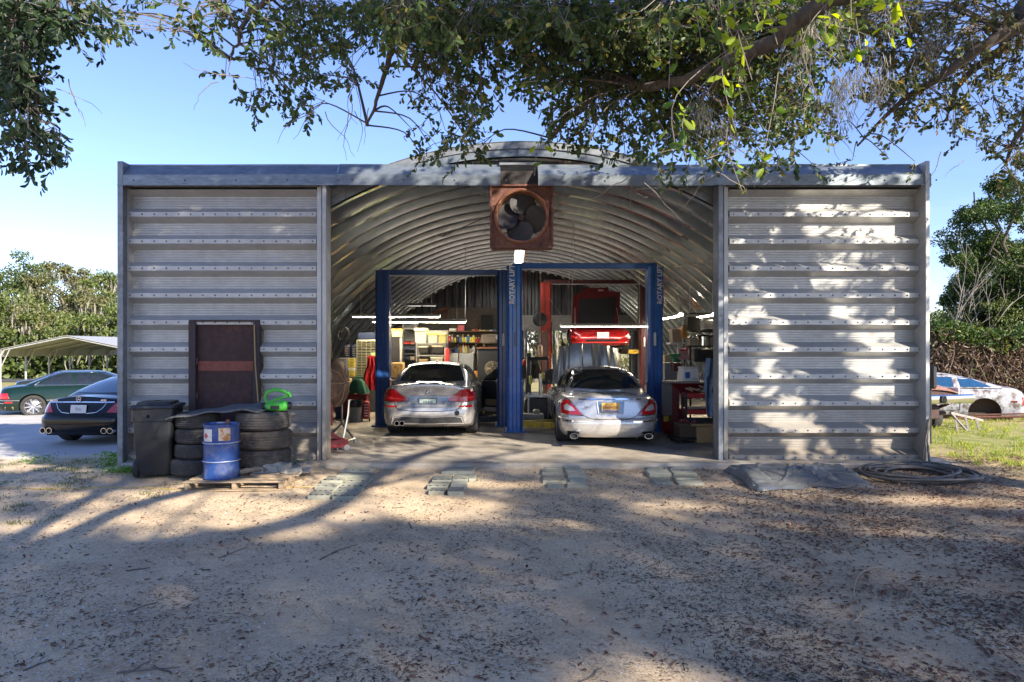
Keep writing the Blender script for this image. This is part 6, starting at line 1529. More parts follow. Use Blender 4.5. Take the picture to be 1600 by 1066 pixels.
# -- right side: bench, shelf, tool carts
def right_side():
    Y = 15.4
    shelfunit('shelving', 'dark shelving along the right wall carrying pots and white bags', 1078, 1121, 15.2, .6, [.95, PZ(540, 15.2), PZ(516, 15.2), PZ(489, 15.2)+.0], dark_st, 2.0)
    x, w = X2(1047, 1080, 15.4)
    b = MB(); b.box((x, 15.6, PZ(501.5+35, 15.4)), (w, .4, .04)); b.box((x, 15.6, PZ(538, 15.4)-.3), (.05, .05, .6)); tag(b.build('white_shelf', white_p), 'white shelf board carrying the crate of papers', 'shelf')
    tote('wire crate filled with cream papers on the white shelf', 1050, 1067, 514, 535, 15.4, mat('crate_tan', (.45, .36, .24), .7, 0, .3, 30), mat('papers', (.6, .42, .3), .8, 0, .3, 24))
    slab_thing('orange_box', 'tall orange box right of the paper crate', 'box', 1067, 1074, 508, 529, 15.2, .2, mat('b_orange', (.62, .28, .05), .5))
    b = MB(); M = Matrix.Translation((PX(1083, 15.1), 15.2, PZ(516, 15.1))); b.prism([(-.15, 0), (.15, -.02), (.12, .28), (-.12, .30)], 'y', -.15, .15, M); tag(b.build('leaning_panel', mat('panel_dark', (.04, .035, .03), .6), smooth=False), 'dark panel leaning on the top right shelf', 'panel')
    b = MB(); rows = [[(PX(1076, 15)+u*.95, 15.0+v*.4, PZ(528, 15)+.22*math.sin(u*3.1)*(1-v*.3)) for u in np.linspace(0, 1, 10)] for v in (0, .5, 1)]; b.grid(rows, .02); tag(b.build('car_fender', mat('panel_grey', (.12, .12, .12), .5, .2)), 'curved grey car panel lying on top of the right shelving', 'panel')
    def pot(px, Y, z, r, h, label, m):
        b = MB(); b.lathe([(0, 0), (r, 0), (r, h), (r+.01, h+.01), (r*.95, h+.03), (.03, h+.05), (0, h+.06)], 20, Matrix.Translation((PX(px, Y), Y+.2, z))); b.tube([(PX(px, Y)+r*math.cos(a), Y+.2-.03, z+h*.7+.05*math.sin(a)) for a in (-.2, .5)], .01, 5); tag(b.build('pot', m), label, 'pot')
    pot(1103, 15.2, PZ(540, 15.2), .15, .20, 'shiny steel pot on the middle right shelf', chrome)
    pot(1118, 15.2, PZ(540, 15.2), .13, .18, 'brown pot right of the steel pot', mat('pot_brown', (.14, .09, .06), .4, .4))
    for i, px in enumerate((1092, 1099, 1106)):
        b = MB(); b.lathe([(0, 0), (.04, .01), (.05, .10), (.04, .2), (.015, .23), (0, .24)], 10, Matrix.Translation((PX(px, 15.2), 15.3, .96+.02+.0))); tag(b.build('jug', mat('jug_white', (.55, .5, .42), .5)), ('left', 'middle', 'right')[i]+' one of the three cream jugs on the lower right shelf', 'jug')
    cabinet('drawer_chest', 'tall white fronted drawer chest beside the right lift column', 'drawers', 1039, 1058, 567, 632, 15.6, .5, mat('chest_grey', (.30, .28, .27), .5), 1, 13, mat('drawer_pale', (.48, .46, .44), .45), grey_st, pull=.85)
    slab_thing('red_tool_chest', 'maroon tool chest next to the white fronted drawers', 'tool chest', 1053, 1066, 567, 580, 15.3, .4, mat('chest_maroon', (.13, .04, .04), .5))
    b = MB(); b.lathe([(0, 0), (.20, 0), (.24, .06), (.26, .50), (.27, .52), (0, .52)], 24, Matrix.Translation((PX(1052, 14.0), 14.0, .02)));
    tag(b.build('red_drum', mat('drum_red', (.28, .015, .02), .4, 0, .15)), 'short red drum on the floor right of the lift column', 'drum')
    b = MB(); b.box((PX(1041, 13.72), 13.73, .37), (.10, .01, .17)); tag(b.build('yellow_label', yl), 'yellow paper label on the short red drum', 'label')
    # welding cart / table with pail
    t = E('blast_funnel', (PX(1077, 13.6), 13.6, 0), 'dark red sheet metal stand with a funnel top and oval tray', 'machine')
    b = MB(); b.lathe([(.05, .75), (.34, 1.03), (.36, 1.07)], 20, Matrix.Diagonal((1.2, .8, 1, 1))); b.build('funnel', mat('dark_red_metal', (.13, .012, .015), .45), t)
    b = MB(); b.lathe([(.0, 1.08), (.46, 1.075), (.48, 1.10), (.46, 1.11), (0, 1.10)], 26, Matrix.Diagonal((1.15, .7, 1, 1))); b.build('tray', mat('tray_grey', (.30, .27, .25), .5), t)
    b = MB(); b.box((-.30, 0, .62), (.16, .2, .95), bev=.01); b.box((0.0, .1, .1), (.8, .5, .1), bev=.01); b.build('leg', mat('dark_red_metal', (.13, .012, .015), .45), t)
    b = MB(); b.box((-.46, -.08, .75), (.22, .05, .66), bev=.08); b.build('side_flap', mat('flap_grey', (.16, .14, .13), .6), t)
    # pail
    x, w = X2(1065, 1089, 13.4); z0 = 1.115; t = E('white_pail', (x, 13.5, z0), 'square white plastic pail with a blue triangle, on the oval tray', 'pail', rad(6))
    b = MB(); 
    def q(w_, z_): return [(-w_/2, -w_/2, z_), (w_/2, -w_/2, z_), (w_/2, w_/2, z_), (-w_/2, w_/2, z_), (-w_/2, -w_/2, z_)]
    b.grid([q(.02, 0), q(.34, 0), q(.28, .25)]); b.build('body', white_p, t, smooth=False)
    b = MB(); b.box((0, 0, .26), (.31, .31, .035), bev=.01); b.build('lid', white_p, t)
    b = MB(); b.add([(-.11, -.170, .05), (-.02, -.168, .06), (-.02, -.158, .18), (-.12, -.158, .17)], [(0, 1, 2, 3)]); b.build('blue_mark', mat('mark_blue', (.03, .10, .40), .5), t)
    text('lettering', 'idrive', .05, Matrix.Translation((.07, -.171, .05)) @ FACE_CAM, mat('mark_teal', (.05, .25, .3), .5), t, .001)
    # red roll cart
    t = E('roll_cart', (PX(1096, 13.0), 13.1, 0), 'red and black two shelf roll cart with tools near the right post', 'cart', rad(-4))
    for z_ in (.22, .55, .86): b = MB(); b.box((0, 0, z_), (.62, .42, .09), bev=.01); b.build('tray', tool_red, t)
    for sx in (-1, 1):
        for sy in (-1, 1): b = MB(); b.box((sx*.30, sy*.20, .47), (.04, .04, .9)); b.build('post', black_pl, t)
    b = MB(); b.box((-.0, -.22, .40), (.60, .02, .10)); b.build('drawer_front', black_pl, t)
    b = MB(); b.box((0, 0, .62), (.5, .3, .03)); b.build('tool_tray', steel, t)
    for i in range(7):
        a = R2.uniform(0, 6); b = MB(); p = Vector((R2.uniform(-.2, .2), R2.uniform(-.12, .12), .92+.01*i)); b.bar(p, p+Vector((.16*math.cos(a), .12*math.sin(a), .05)), .03, .03); b.build('hand_tool', [mat('tool_tan', (.35, .25, .15), .6), steel][i % 2], t)
    t = E('low_dolly', (PX(1076, 12.9), 12.85, 0), 'low dark dolly piled with a brown box and a pink rag', 'dolly', rad(8))
    b = MB(); b.box((0, 0, .22), (.50, .35, .28), bev=.02); b.build('box', mat('box_brown', (.10, .065, .04), .7), t)
    b = MB(); b.box((.0, 0, .08), (.7, .45, .05)); b.build('deck', black_pl, t)
    for sx in (-1, 1):
        for sy in (-1, 1): b = MB(); b.cyl((sx*.28-.02, sy*.18, .04), (sx*.28+.02, sy*.18, .04), .04); b.build('caster', rubber, t)
    b = MB(); b.grid([[(-.18+u*.3, -.05+v*.2, .38+.05*math.sin(u*6+v*4)) for u in np.linspace(0, 1, 7)] for v in np.linspace(0, 1, 5)], .01); b.build('rag', mat('pink_rag', (.32, .08, .10), .8), t)
    b = MB(); b.box((PX(1102, 12.6), 12.75, .34), (.5, .3, .035), R3=rad(5)); b.box((PX(1102, 12.6), 12.75, .16), (.3, .25, .30)); tag(b.build('wood_offcut', mat('cut_wood', (.42, .27, .12), .8)), 'flat tan board on a block beside the low dolly', 'board')
    # denim clothes and hoses behind the right post
    b = MB(); rows = []; Y = 12.2
    for i in range(14):
        v = i/13; rows.append([(PX(1114, Y)+u*(.10+.06*math.sin(v*3)), Y+.05*math.cos(u*6+v*4), PZ(lerp(560, 652, v), Y)) for u in np.linspace(-1, 1, 11)])
    b.grid(rows, .01); tag(b.build('denim_overall', mat('denim', (.12, .19, .30), .85, 0, .2, 8, .003, 40, (.30, .36, .42), (.5, .7))), 'faded blue denim overall hanging just inside the right post', 'overall')
    b = MB(); b.tube([(PX(1116, Y)+.05*math.sin(i*.8), Y-.08, lerp(1.4, .08, i/20)) for i in range(21)], .016, 6); b.tube([(PX(1119, Y)+.04*math.sin(i*1.1), Y-.12, lerp(1.9, .2, i/20)) for i in range(21)], .012, 6); tag(b.build('black_hose', rubber), 'black hose hanging down the inner side of the right post', 'hose')
    b = MB(); b.lathe([(0, 0), (.05, 0), (.06, .05), (.03, .1), (.0, .12)], 10, Matrix.Translation((PX(1119, 12.2), 12.15, PZ(556, 12.2)))); tag(b.build('lime_lamp', lid_g), 'small lime green fitting hanging on the right post', 'fitting')
    # green vice and red pipe
    b = MB(); b.lathe([(0, 0), (.05, 0), (.14, .06), (.16, .10), (0, .10)], 16, Matrix.Translation((PX(1054, 15.0), 15.0, PZ(560, 15.0)))); b.cyl((PX(1054, 15), 15.0, PZ(566, 15)), (PX(1054, 15), 15.0, PZ(560, 15)), .03); tag(b.build('green_bowl', mat('bowl_green', (.02, .28, .12), .4)), 'green bowl on the drawer chest', 'bowl')
    b = MB(); b.box((PX(1068, 15), 15.0, PZ(553, 15)), (.22, .12, .25), bev=.02); tag(b.build('pink_sack', mat('sack_pink', (.5, .28, .28), .8)), 'pale pink sack beside the green bowl', 'sack')
    b = MB(); b.tube([(PX(1062, 14.9), 14.9, PZ(548, 14.9)), (PX(1072, 14.9), 14.9, PZ(547, 14.9)), (PX(1076, 14.9), 14.9, PZ(543, 14.9))], .015, 6); tag(b.build('red_clamp', tool_red), 'dark red clamp sticking out above the pink sack', 'clamp')
    b = MB(); b.box((PX(1104, 14.8), 14.95, PZ(555, 15)), (.5, .3, .30), bev=.04); tag(b.build('black_pump', black_pl), 'black pump housing on the lowest right shelf', 'pump')
right_side()
# more clutter along both walls and between the bays
def coil(px, py, Y, r, m, label, n=4):
    b = MB(); c = Vector((PX(px, Y), Y, PZ(py, Y))); pts = []
    for i in range(n*18): a_ = i/18*2*math.pi; q_ = r*(1-.05*math.sin(a_*.31)); pts.append(c+Vector((q_*math.cos(a_), .01*i/18, q_*1.15*math.sin(a_))))
    b.tube(pts, .012, 5, cap=False); tag(b.build('cable_coil', m), label, 'coil')
coil(1094, 470, 17.5, .17, mat('cable_orange', (.5, .16, .03), .6), 'orange cable coil hung high on the right hand arch wall')
coil(536, 522, 18.2, .16, mat('cable_black', (.03, .03, .03), .6), 'black cable coil hung on the left arch wall above the drawer towers')
coil(757, 500, 20.6, .15, mat('cable_grey', (.3, .3, .3), .6), 'grey cable coil hung under the little roof beside the speaker box')
for (nm, lb, cat, a0, a1, b0, b1, Y, d_, m_) in (
    ('crate', 'stack bottom blue crate on the floor left of the grey bin', 'crate', 524, 541, 628, 655, 17.2, .35, navy),
    ('crate', 'grey crate on top of the blue crate beside the tool cart', 'crate', 525, 540, 612, 627.5, 17.2, .33, grey_st),
    ('carton', 'brown carton on the low bench under the grey parts cabinet', 'carton', 533, 546, 592, 604, 18.4, .3, card),
    ('air_tank', 'maroon compressor cover behind the yellow lift arm', 'machine', 818, 836, 628, 656, 17.4, .5, mat('chest_maroon', (.13, .04, .04))),
    ('carton', 'tan carton on the floor behind the tyre machine', 'carton', 846, 858, 618, 640, 18.2, .35, card),
    ('grey_cabinet', 'tall dark grey cabinet between the two centre columns and the desk fan', 'cabinet', 768, 784, 590, 640, 18.9, .4, dark_st),
    ('engine_block', 'dark engine block resting on a pale stand behind the open car door', 'engine', 776, 796, 600, 628, 17.0, .4, mat('engine_metal', (.10, .095, .09), .45, .7, .4, 14, .01, 30)),
    ('carton', 'white and tan carton in the second right hand shelf row', 'carton', 1078, 1090, 528, 540, 15.1, .3, mat('pale_card', (.50, .44, .36), .85)),
    ('tool_case', 'black tool case on the top right shelf beside the curved panel', 'case', 1101, 1119, 500, 515.5, 15.1, .3, black_pl),
    ('carton', 'brown carton on the floor between the roll cart and the right post', 'carton', 1103, 1119, 655, 684, 13.6, .35, card),
    ('gas_bottle_box', 'small teal box on the maroon tool chest', 'box', 1055, 1063, 559, 566.5, 15.35, .2, mat('teal_box', (.03, .25, .25), .5)),
    ('carton', 'cream carton on top of the white fronted drawer chest', 'carton', 1039, 1050, 555, 566.5, 15.6, .3, mat('cream_box', (.6, .5, .3))),
    ('oil_jug', 'yellow oil jug on the tyre machine bracket', 'jug', 846, 851, 583, 592, 16.3, .1, mat('b_yellow', (.65, .55, .08))),
    ('paint_box', 'orange box lying on the long workbench right of the steel cabinets', 'box', 741, 749, 580, 589.5, 18.8, .2, mat('b_orange', (.62, .28, .05)))):
    slab_thing(nm, lb, cat, a0, a1, b0, b1, Y, d_, m_, .012)
b = MB(); b.cyl((PX(786, 17.2), 17.2, 0), (PX(786, 17.2), 17.2, PZ(628, 17.0)), .05); b.box((PX(786, 17.2), 17.2, .04), (.5, .5, .06)); tag(b.build('engine_stand', grey_st), 'pale stand under the dark engine block', 'stand')
# oil stains: thin dark films on the slab
for i, (px, Y, rx) in enumerate(((700, 12.3, .28), (1060, 12.0, .25), (590, 12.8, .3), (800, 12.0, .22), (760, 13.6, .4))):
    pts = [(rx*(1+.35*mnoise.noise(Vector((math.cos(a_)*1.5, math.sin(a_)*1.5, i))))*math.cos(a_), rx*.8*(1+.35*mnoise.noise(Vector((math.cos(a_)*1.5, math.sin(a_)*1.5, i+9))))*math.sin(a_), 0) for a_ in np.linspace(0, 2*math.pi, 26)[:-1]]
    b = MB(); b.add(pts, [tuple(range(25))]); o = b.build('oil_stain', mat('oil_film', (.23, .205, .17), .5, 0, .3, 5), None, smooth=False); o.location = (PX(px, Y), Y, .004); o['kind'] = 'stuff'; o['label'] = 'dark oil stain on the garage floor'
# thin wires and pipes under the arch
b = MB()
for pts in ([(PX(728, 19), 19, 4.7), (PX(727, 17.5), 17.4, PZ(498, 17.4))], [(PX(896, 16), 16, 4.75), (PX(893, 18), 18, PZ(507, 18.5))], [(PX(1035, 14), 14, PZ(420, 14)), (PX(1119, 12), 12, PZ(409, 12))], [(PX(858, 19), 19, PZ(466, 19)), (PX(882, 19), 19, PZ(500, 19))]):
    b.tube(pts, .008, 5)
b.tube([(PX(640, 16), 16, 4.6), (PX(690, 17), 17, 4.55), (PX(770, 15), 15, 4.7), (PX(812, 13), 13, 4.6)], .012, 5)
tag(b.build('electric_cable', steel), 'thin cables strung under the metal arch', 'cable')
for i, (px, Y) in enumerate(((815, 21), (1008, 21.5), (985, 22))):
    pass
# ------------------------------------------------------------------ leaves, trees, grass
rng = np.random.default_rng(11)
def leafmat(name, c1, c2, tr=.25, sc=.9, c3=None, rough=.5):
    if name in MATS: return MATS[name]
    m = bpy.data.materials.new(name); m.use_nodes = True; t = m.node_tree; N = t.nodes; LL = t.links; b = N['Principled BSDF']
    geo = N.new('ShaderNodeNewGeometry'); r = N.new('ShaderNodeValToRGB'); e = r.color_ramp.elements
    e[0].color = tuple(c1)+(1,); e[1].color = tuple(c2)+(1,); e[0].position = .1; e[1].position = .85
    if c3: k = e.new(.97); k.color = tuple(c3)+(1,)
    LL.new(geo.outputs['Random Per Island'], r.inputs[0]); LL.new(r.outputs[0], b.inputs['Base Color'])
    b.inputs['Roughness'].default_value = rough; b.inputs['Specular IOR Level'].default_value = .35
    tr_ = N.new('ShaderNodeBsdfTranslucent'); hs_ = N.new('ShaderNodeHueSaturation'); hs_.inputs['Hue'].default_value = .48; hs_.inputs['Value'].default_value = 2.2; hs_.inputs['Saturation'].default_value = 1.1
    LL.new(r.outputs[0], hs_.inputs['Color']); LL.new(hs_.outputs[0], tr_.inputs['Color'])
    ms = N.new('ShaderNodeMixShader'); ms.inputs[0].default_value = tr
    LL.new(b.outputs[0], ms.inputs[1]); LL.new(tr_.outputs[0], ms.inputs[2]); LL.new(ms.outputs[0], N['Material Output'].inputs['Surface'])
    MATS[name] = m; return m
bark = mat('oak_bark', (.085, .068, .055), .95, 0, .3, 6, .01, 26, (.14, .12, .10), (.45, .65), (1, 1, .35))
twig_m = mat('twig', (.10, .08, .065), .9, 0, .2)
moss_m = leafmat('spanish_moss', (.22, .21, .17), (.34, .32, .25), .35)
def rand_unit(n):
    v = rng.normal(size=(n, 3)); return v/np.linalg.norm(v, axis=1, keepdims=True)
def leaves(P, D, Ln, Wd, name, m, parent=None, kind='stuff', flat=.0, fold=.18):
    """P base points, D directions (unit), Ln length, Wd width arrays -> six-point leaves"""
    n = len(P); up = rand_unit(n); up[:, 2] += flat*2; s = np.cross(D, up); s /= np.linalg.norm(s, axis=1, keepdims=True)+1e-9; nn = np.cross(s, D)
    Ln = Ln[:, None]; Wd = Wd[:, None]
    v = np.empty((n, 6, 3)); dr = -nn*Ln*.12
    v[:, 0] = P; v[:, 3] = P+D*Ln+dr
    v[:, 1] = P+D*Ln*.35+s*Wd*.40+nn*Wd*fold; v[:, 2] = P+D*Ln*.75+s*Wd*.5+nn*Wd*fold+dr*.5
    v[:, 4] = P+D*Ln*.75-s*Wd*.5+nn*Wd*fold+dr*.5; v[:, 5] = P+D*Ln*.35-s*Wd*.40+nn*Wd*fold
    o = (np.arange(n)*6)[:, None]
    f = np.concatenate([o+np.array([0, 1, 2, 3]), o+np.array([0, 3, 4, 5])])
    return npmesh(name, v.reshape(-1, 3), f, m, parent, kind)
def branch(mb, a, b_, r0, r1, wob=.05, n=8, sag=0.):
    a, b_ = Vector(a), Vector(b_); pts = []; L_ = (b_-a).length; sd = R.random()*99
    for i in range(n+1):
        t = i/n; p = a.lerp(b_, t); k = math.sin(t*math.pi)*L_*wob*2
        p += Vector((mnoise.noise(Vector((t*3, sd, 0))), mnoise.noise(Vector((t*3, sd, 5))), mnoise.noise(Vector((t*3, sd, 9)))))*k; p.z -= sag*math.sin(t*math.pi)
        pts.append(p)
    mb.tube(pts, [lerp(r0, r1, i/n) for i in range(n+1)], 8 if r0 > .03 else 5); return pts

# coverage of the overhanging crown, one digit for each 50 px wide, 40 px high patch of sky as seen from the yard
MAP = ["97414467666999999999999999877656777"[:32],
       "",]
MAPR = [
 "98631344477898999999999999877545",
 "84040330444387899999999999876466",
 "80000000466118767999999986577666",
 "81000002545105757889999875066565",
 "70000000550002612576777776067544",
 "63000000000013600656777664112425",
 "41000000000003300012344331111026",
 "00000000000000000000011110000003"]
canopy = E('oak_tree', (1.6, -2.4, gz(1.6, -2.4)), 'large live oak whose leafy limbs hang across the top of the view', 'tree')
base = Vector(canopy.location)
tb = MB(); tp = branch(tb, (0, 0, 0), (-.2, .5, 4.4), .52, .36, .04, 10); tb.build('trunk', bark, canopy)
def W2(px, py, Y): return Vector((PX(px, Y), Y, PZ(py, Y)))
limbs = {
 'a': [tp[-1]+base, Vector((2.5, 1.4, 5.3)), W2(1400, -90, 4.4), W2(1290, 0, 5.0), W2(1210, 62, 5.4), W2(1130, 98, 5.8), W2(1040, 135, 6.4), W2(960, 128, 7.0), W2(900, 175, 7.6), W2(860, 215, 8.0)],
 'b': [tp[-1]+base, Vector((1.0, 2.0, 6.3)), W2(830, -170, 5.5), W2(640, -60, 6.3), W2(620, 5, 6.6), W2(612, 60, 6.8), W2(608, 95, 7.0), W2(590, 150, 7.3), W2(575, 195, 7.5)],
 'c': [tp[-1]+base, Vector((.2, 2.4, 6.8)), Vector((-2.2, 4.2, 6.8)), W2(420, -60, 6.4), W2(390, 20, 6.7), W2(370, 65, 6.8), W2(362, 90, 6.9)],
 'd': [tp[-1]+base, Vector((2.3, 2.3, 5.9)), W2(1120, -80, 6.0), W2(1080, 20, 6.4), W2(1050, 60, 6.8), W2(1000, 110, 7.5), W2(930, 150, 8.2)],
}
lb = MB()
nodes = []
rads = {'a': (.10, .028), 'b': (.10, .012), 'c': (.07, .008), 'd': (.10, .02)}
def smooth_path(pts, k=6):
    out = []
    for i in range(len(pts)-1):
        p0 = pts[max(0, i-1)]; p1 = pts[i]; p2 = pts[i+1]; p3 = pts[min(len(pts)-1, i+2)]
        for j in range(k):
            t = j/k; out.append(.5*((2*p1)+(p2-p0)*t+(2*p0-5*p1+4*p2-p3)*t*t+(3*p1-p0-3*p2+p3)*t**3))
    out.append(pts[-1]); return out
for kk, pts in limbs.items():
    sp = smooth_path(pts); n = len(sp); r0, r1 = rads[kk]
    for i in range(n): sp[i] = sp[i]+Vector((mnoise.noise(Vector((i*.35, 3, ord(kk)))), mnoise.noise(Vector((i*.35, 9, ord(kk)))), mnoise.noise(Vector((i*.35, 5, ord(kk))))))*.06
    mb = MB(); mb.tube([p-base for p in sp], [lerp(r0, r1, (i/(n-1))**.8)*(1+.12*mnoise.noise(Vector((i*.9, 1, 1)))) for i in range(n)], 10); mb.build('limb', bark, canopy)
    nodes += sp[6:]
oak2 = E('oak_tree', (11.5, 5.0, gz(11.5, 5)), 'oak leaning in from the right edge with mossy limbs', 'tree'); base2 = Vector(oak2.location)
tb = MB(); tp2 = branch(tb, (0, 0, 0), (-.4, .6, 4.0), .40, .28, .04, 10); tb.build('trunk', bark, oak2)
limbs2 = [[tp2[-1]+base2, W2(1690, 0, 8.0), W2(1600, 40, 8.0), W2(1540, 70, 8.1), W2(1470, 120, 8.3), W2(1420, 150, 8.5), W2(1380, 185, 8.8), W2(1340, 228, 9.0)],
          [tp2[-1]+base2, W2(1640, 40, 8.4), W2(1570, 75, 8.6), W2(1500, 130, 9.0), W2(1478, 190, 9.2)],
          [tp2[-1]+base2, W2(1700, 150, 8.5), W2(1600, 200, 8.8), W2(1570, 260, 9.0)]]
nodes2 = []
for pts in limbs2:
    sp = smooth_path(pts); n = len(sp); mb = MB(); mb.tube([p-base2 for p in sp], [lerp(.12, .012, (i/(n-1))**.75) for i in range(n)], 9); mb.build('limb', bark, oak2); nodes2 += sp[4:]
oak3 = E('oak_tree', (-8.5, 1.0, gz(-8.5, 1)), 'oak at the left edge whose dark leaves hang into the top left corner', 'tree'); base3 = Vector(oak3.location)
tb = MB(); tp3 = branch(tb, (0, 0, 0), (.3, .5, 4.2), .36, .24, .04, 10); tb.build('trunk', bark, oak3)
nodes3 = []
for pts in [[tp3[-1]+base3, Vector((-6.8, 4.4, 5.6)), W2(-40, -20, 5.6), W2(20, 60, 5.8), W2(50, 120, 5.9), W2(60, 190, 6.0)], [tp3[-1]+base3, Vector((-6.2, 4.2, 6.2)), W2(20, -60, 5.8), W2(80, 10, 6.0), W2(130, 50, 6.2)]]:
    sp = smooth_path(pts); n = len(sp); mb = MB(); mb.tube([p-base3 for p in sp], [lerp(.11, .008, (i/(n-1))**.75) for i in range(n)], 8); mb.build('limb', bark, oak3); nodes3 += sp[4:]
# scatter twigs over the crown map
LP = {0: [], 1: [], 2: []}; LD = {0: [], 1: [], 2: []}; TW = {0: MB(), 1: MB(), 2: MB()}; SUBS = {0: MB(), 1: MB(), 2: MB()}
bigP = []
def twig(which, p, d, L_, nl):
    pts = [p]; dd = Vector(d).normalized(); k = 5
    for i in range(k):
        dd = (dd+Vector((R.uniform(-.3, .3), R.uniform(-.3, .3), R.uniform(-.25, .15)))).normalized(); pts.append(pts[-1]+dd*L_/k)
    TW[which].tube(pts, [.0035, .0032, .003, .0026, .002, .0015], 3, cap=False)
    for i in range(nl):
        t = (i+.5)/nl*k; j = min(int(t), k-1); q = pts[j].lerp(pts[j+1], t-j)
        ax = (pts[j+1]-pts[j]).normalized(); o = Vector(rand_unit(1)[0]); s_ = ax.cross(o).normalized()
        ld = (ax*R.uniform(.2, 1.0)+s_*R.uniform(.5, 1)+Vector((0, 0, -R.uniform(0, .5)))).normalized()
        LP[which].append(q); LD[which].append(ld)
subs = {}
for r_, row in enumerate(MAPR):
    for c_, ch in enumerate(row):
        dens = int(ch)
        if dens == 0: continue
        x0, y0 = c_*50, r_*40
        which = 2 if c_ < 3 and not (c_ == 2 and r_ > 1) else (1 if c_ >= 26 else 0)
        nl = [nodes, nodes2, nodes3][which]
        ntw = {9: 36, 8: 28, 7: 21, 6: 15, 5: 11, 4: 8, 3: 5, 2: 3, 1: 1}[dens]
        if which == 2: ntw = int(ntw*1.1)+1
        cl = mnoise.noise(Vector((c_*.45, r_*.6, 4.2)))
        for k in range(ntw):
            px, py = x0+R.uniform(0, 50), y0+R.uniform(0, 40)-(26 if r_ else 4)
            if which == 0: Yd = 7.3+1.4*cl+R.uniform(-1.1, 1.3)-(.6 if py < 60 else 0)
            elif which == 1: Yd = 8.7+R.uniform(-.9, 1.2)
            else: Yd = 5.9+R.uniform(-.5, .6)
            Yd = min(Yd, 10.2)
            p = W2(px, py, Yd)
            key_ = (which, c_, r_//2, k % 2)
            if key_ not in subs:
                best = min(nl, key=lambda q: (q-p).length+(.6 if q.z < p.z-.3 else 0))
                e = p.copy(); mid = best.lerp(e, .55)+Vector((R.uniform(-.1, .1), R.uniform(-.1, .1), .15))
                sp = smooth_path([best, mid, e], 5); r0 = min(.02, .006+.006*(e-best).length)
                SUBS[which].tube(sp, [lerp(r0, .0035, i/(len(sp)-1)) for i in range(len(sp))], 5, cap=False); subs[key_] = sp
            sp = subs[key_]; src = min(sp[len(sp)//3:], key=lambda q: (q-p).length)
            if (src-p).length > .12:
                m_ = src.lerp(p, .5)+Vector((R.uniform(-.05, .05), R.uniform(-.05, .05), .03)); TW[which].tube([src, m_, p], [.0045, .004, .0035], 3, cap=False)
            d = Vector((R.uniform(-1, 1), R.uniform(-1, 1), R.uniform(-1.0, .45)))
            twig(which, p, d, R.uniform(.22, .40), R.randint(11, 17))
# bare grey twigs
for px, py, which, n in ((548, 150, 0, 5), (470, 60, 0, 7), (520, 170, 0, 4), (345, 130, 0, 3), (95, 120, 2, 3), (1190, 170, 0, 8), (1120, 190, 0, 7), (1060, 210, 0, 5), (1250, 110, 0, 7), (1300, 60, 0, 8), (1340, 130, 1, 6), (1500, 235, 1, 3), (1310, 190, 1, 3), (980, 290, 0, 3), (1010, 296, 0, 3), (1090, 260, 0, 4)):
    p = W2(px, py, 6.2+R.uniform(-.8, .8)); nl = [nodes, nodes2, nodes3][which]
    for k in range(n):
        d = Vector((R.uniform(-.8, .8), R.uniform(-.6, .6), R.uniform(-1.1, .1))).normalized(); q = p+Vector((R.uniform(-.2, .2), R.uniform(-.2, .2), R.uniform(-.1, .1))); pts = [q]
        for i in range(7): d = (d+Vector((R.uniform(-.4, .4), R.uniform(-.3, .3), R.uniform(-.35, .3)))).normalized(); pts.append(pts[-1]+d*.062)
        (TW[which]).tube(pts, [.005, .0045, .004, .0035, .003, .0025, .002, .0015], 3, cap=False)
dk = leafmat('oak_leaf', (.028, .052, .016), (.085, .135, .034), .30, c3=(.20, .17, .04))
dk2 = leafmat('oak_leaf_warm', (.04, .056, .018), (.12, .13, .04), .30, c3=(.24, .15, .04))
dk3 = leafmat('oak_leaf_blue', (.015, .032, .018), (.045, .08, .032), .2)
for w, (t_, bs, lm) in enumerate(((canopy, base, dk), (oak2, base2, dk2), (oak3, base3, dk3))):
    P_ = np.array([tuple(p) for p in LP[w]])-np.array(bs); D_ = np.array([tuple(p) for p in LD[w]])
    n = len(P_); Ln = rng.uniform(.05, .085, n)*(1.1 if w == 2 else 1); leaves(P_, D_, Ln, Ln*rng.uniform(.42, .56, n), 'crown', lm, t_)
    for mb in (TW[w], SUBS[w]):
        mb.v = [(p[0]-bs[0], p[1]-bs[1], p[2]-bs[2]) for p in mb.v]
    stuff(TW[w].build('twig', mat('bare_twig', (.16, .135, .115), .9), t_)); stuff(SUBS[w].build('small_branch', twig_m, t_))
print('visible leaves', [len(LP[i]) for i in LP])
# large pale leaves near the camera, each its own part
yg = [leafmat('yellow_green_leaf', (.16, .26, .02), (.30, .38, .04), .45), leafmat('mid_green_leaf', (.04, .10, .015), (.07, .14, .02), .35)]
lm_ = []
for k in range(2):
    o = leaves(np.zeros((1, 3)), np.array([[0., 1., 0.]]), np.array([.095]), np.array([.042]), 'leaf', yg[k], None, None); lm_.append(o.data); bpy.data.objects.remove(o)
tw2 = MB()
spots = [(1215, 70, 9), (1245, 95, 9), (1290, 60, 8), (1320, 95, 10), (1345, 80, 8), (1370, 45, 8), (1395, 60, 7), (1175, 125, 9), (1160, 165, 8), (1265, 135, 4), (1280, 160, 3), (1150, 205, 7), (1055, 230, 8), (1072, 250, 6), (1190, 255, 5), (1160, 300, 6), (1095, 60, 10), (1130, 50, 10), (1190, 50, 8), (1030, 90, 8), (1410, 20, 7), (1330, 30, 8), (900, 60, 5), (1000, 30, 6), (760, 40, 4), (1140, 100, 8), (835, 275, 5), (1240, 30, 8), (1045, 140, 6), (1425, 50, 5)]
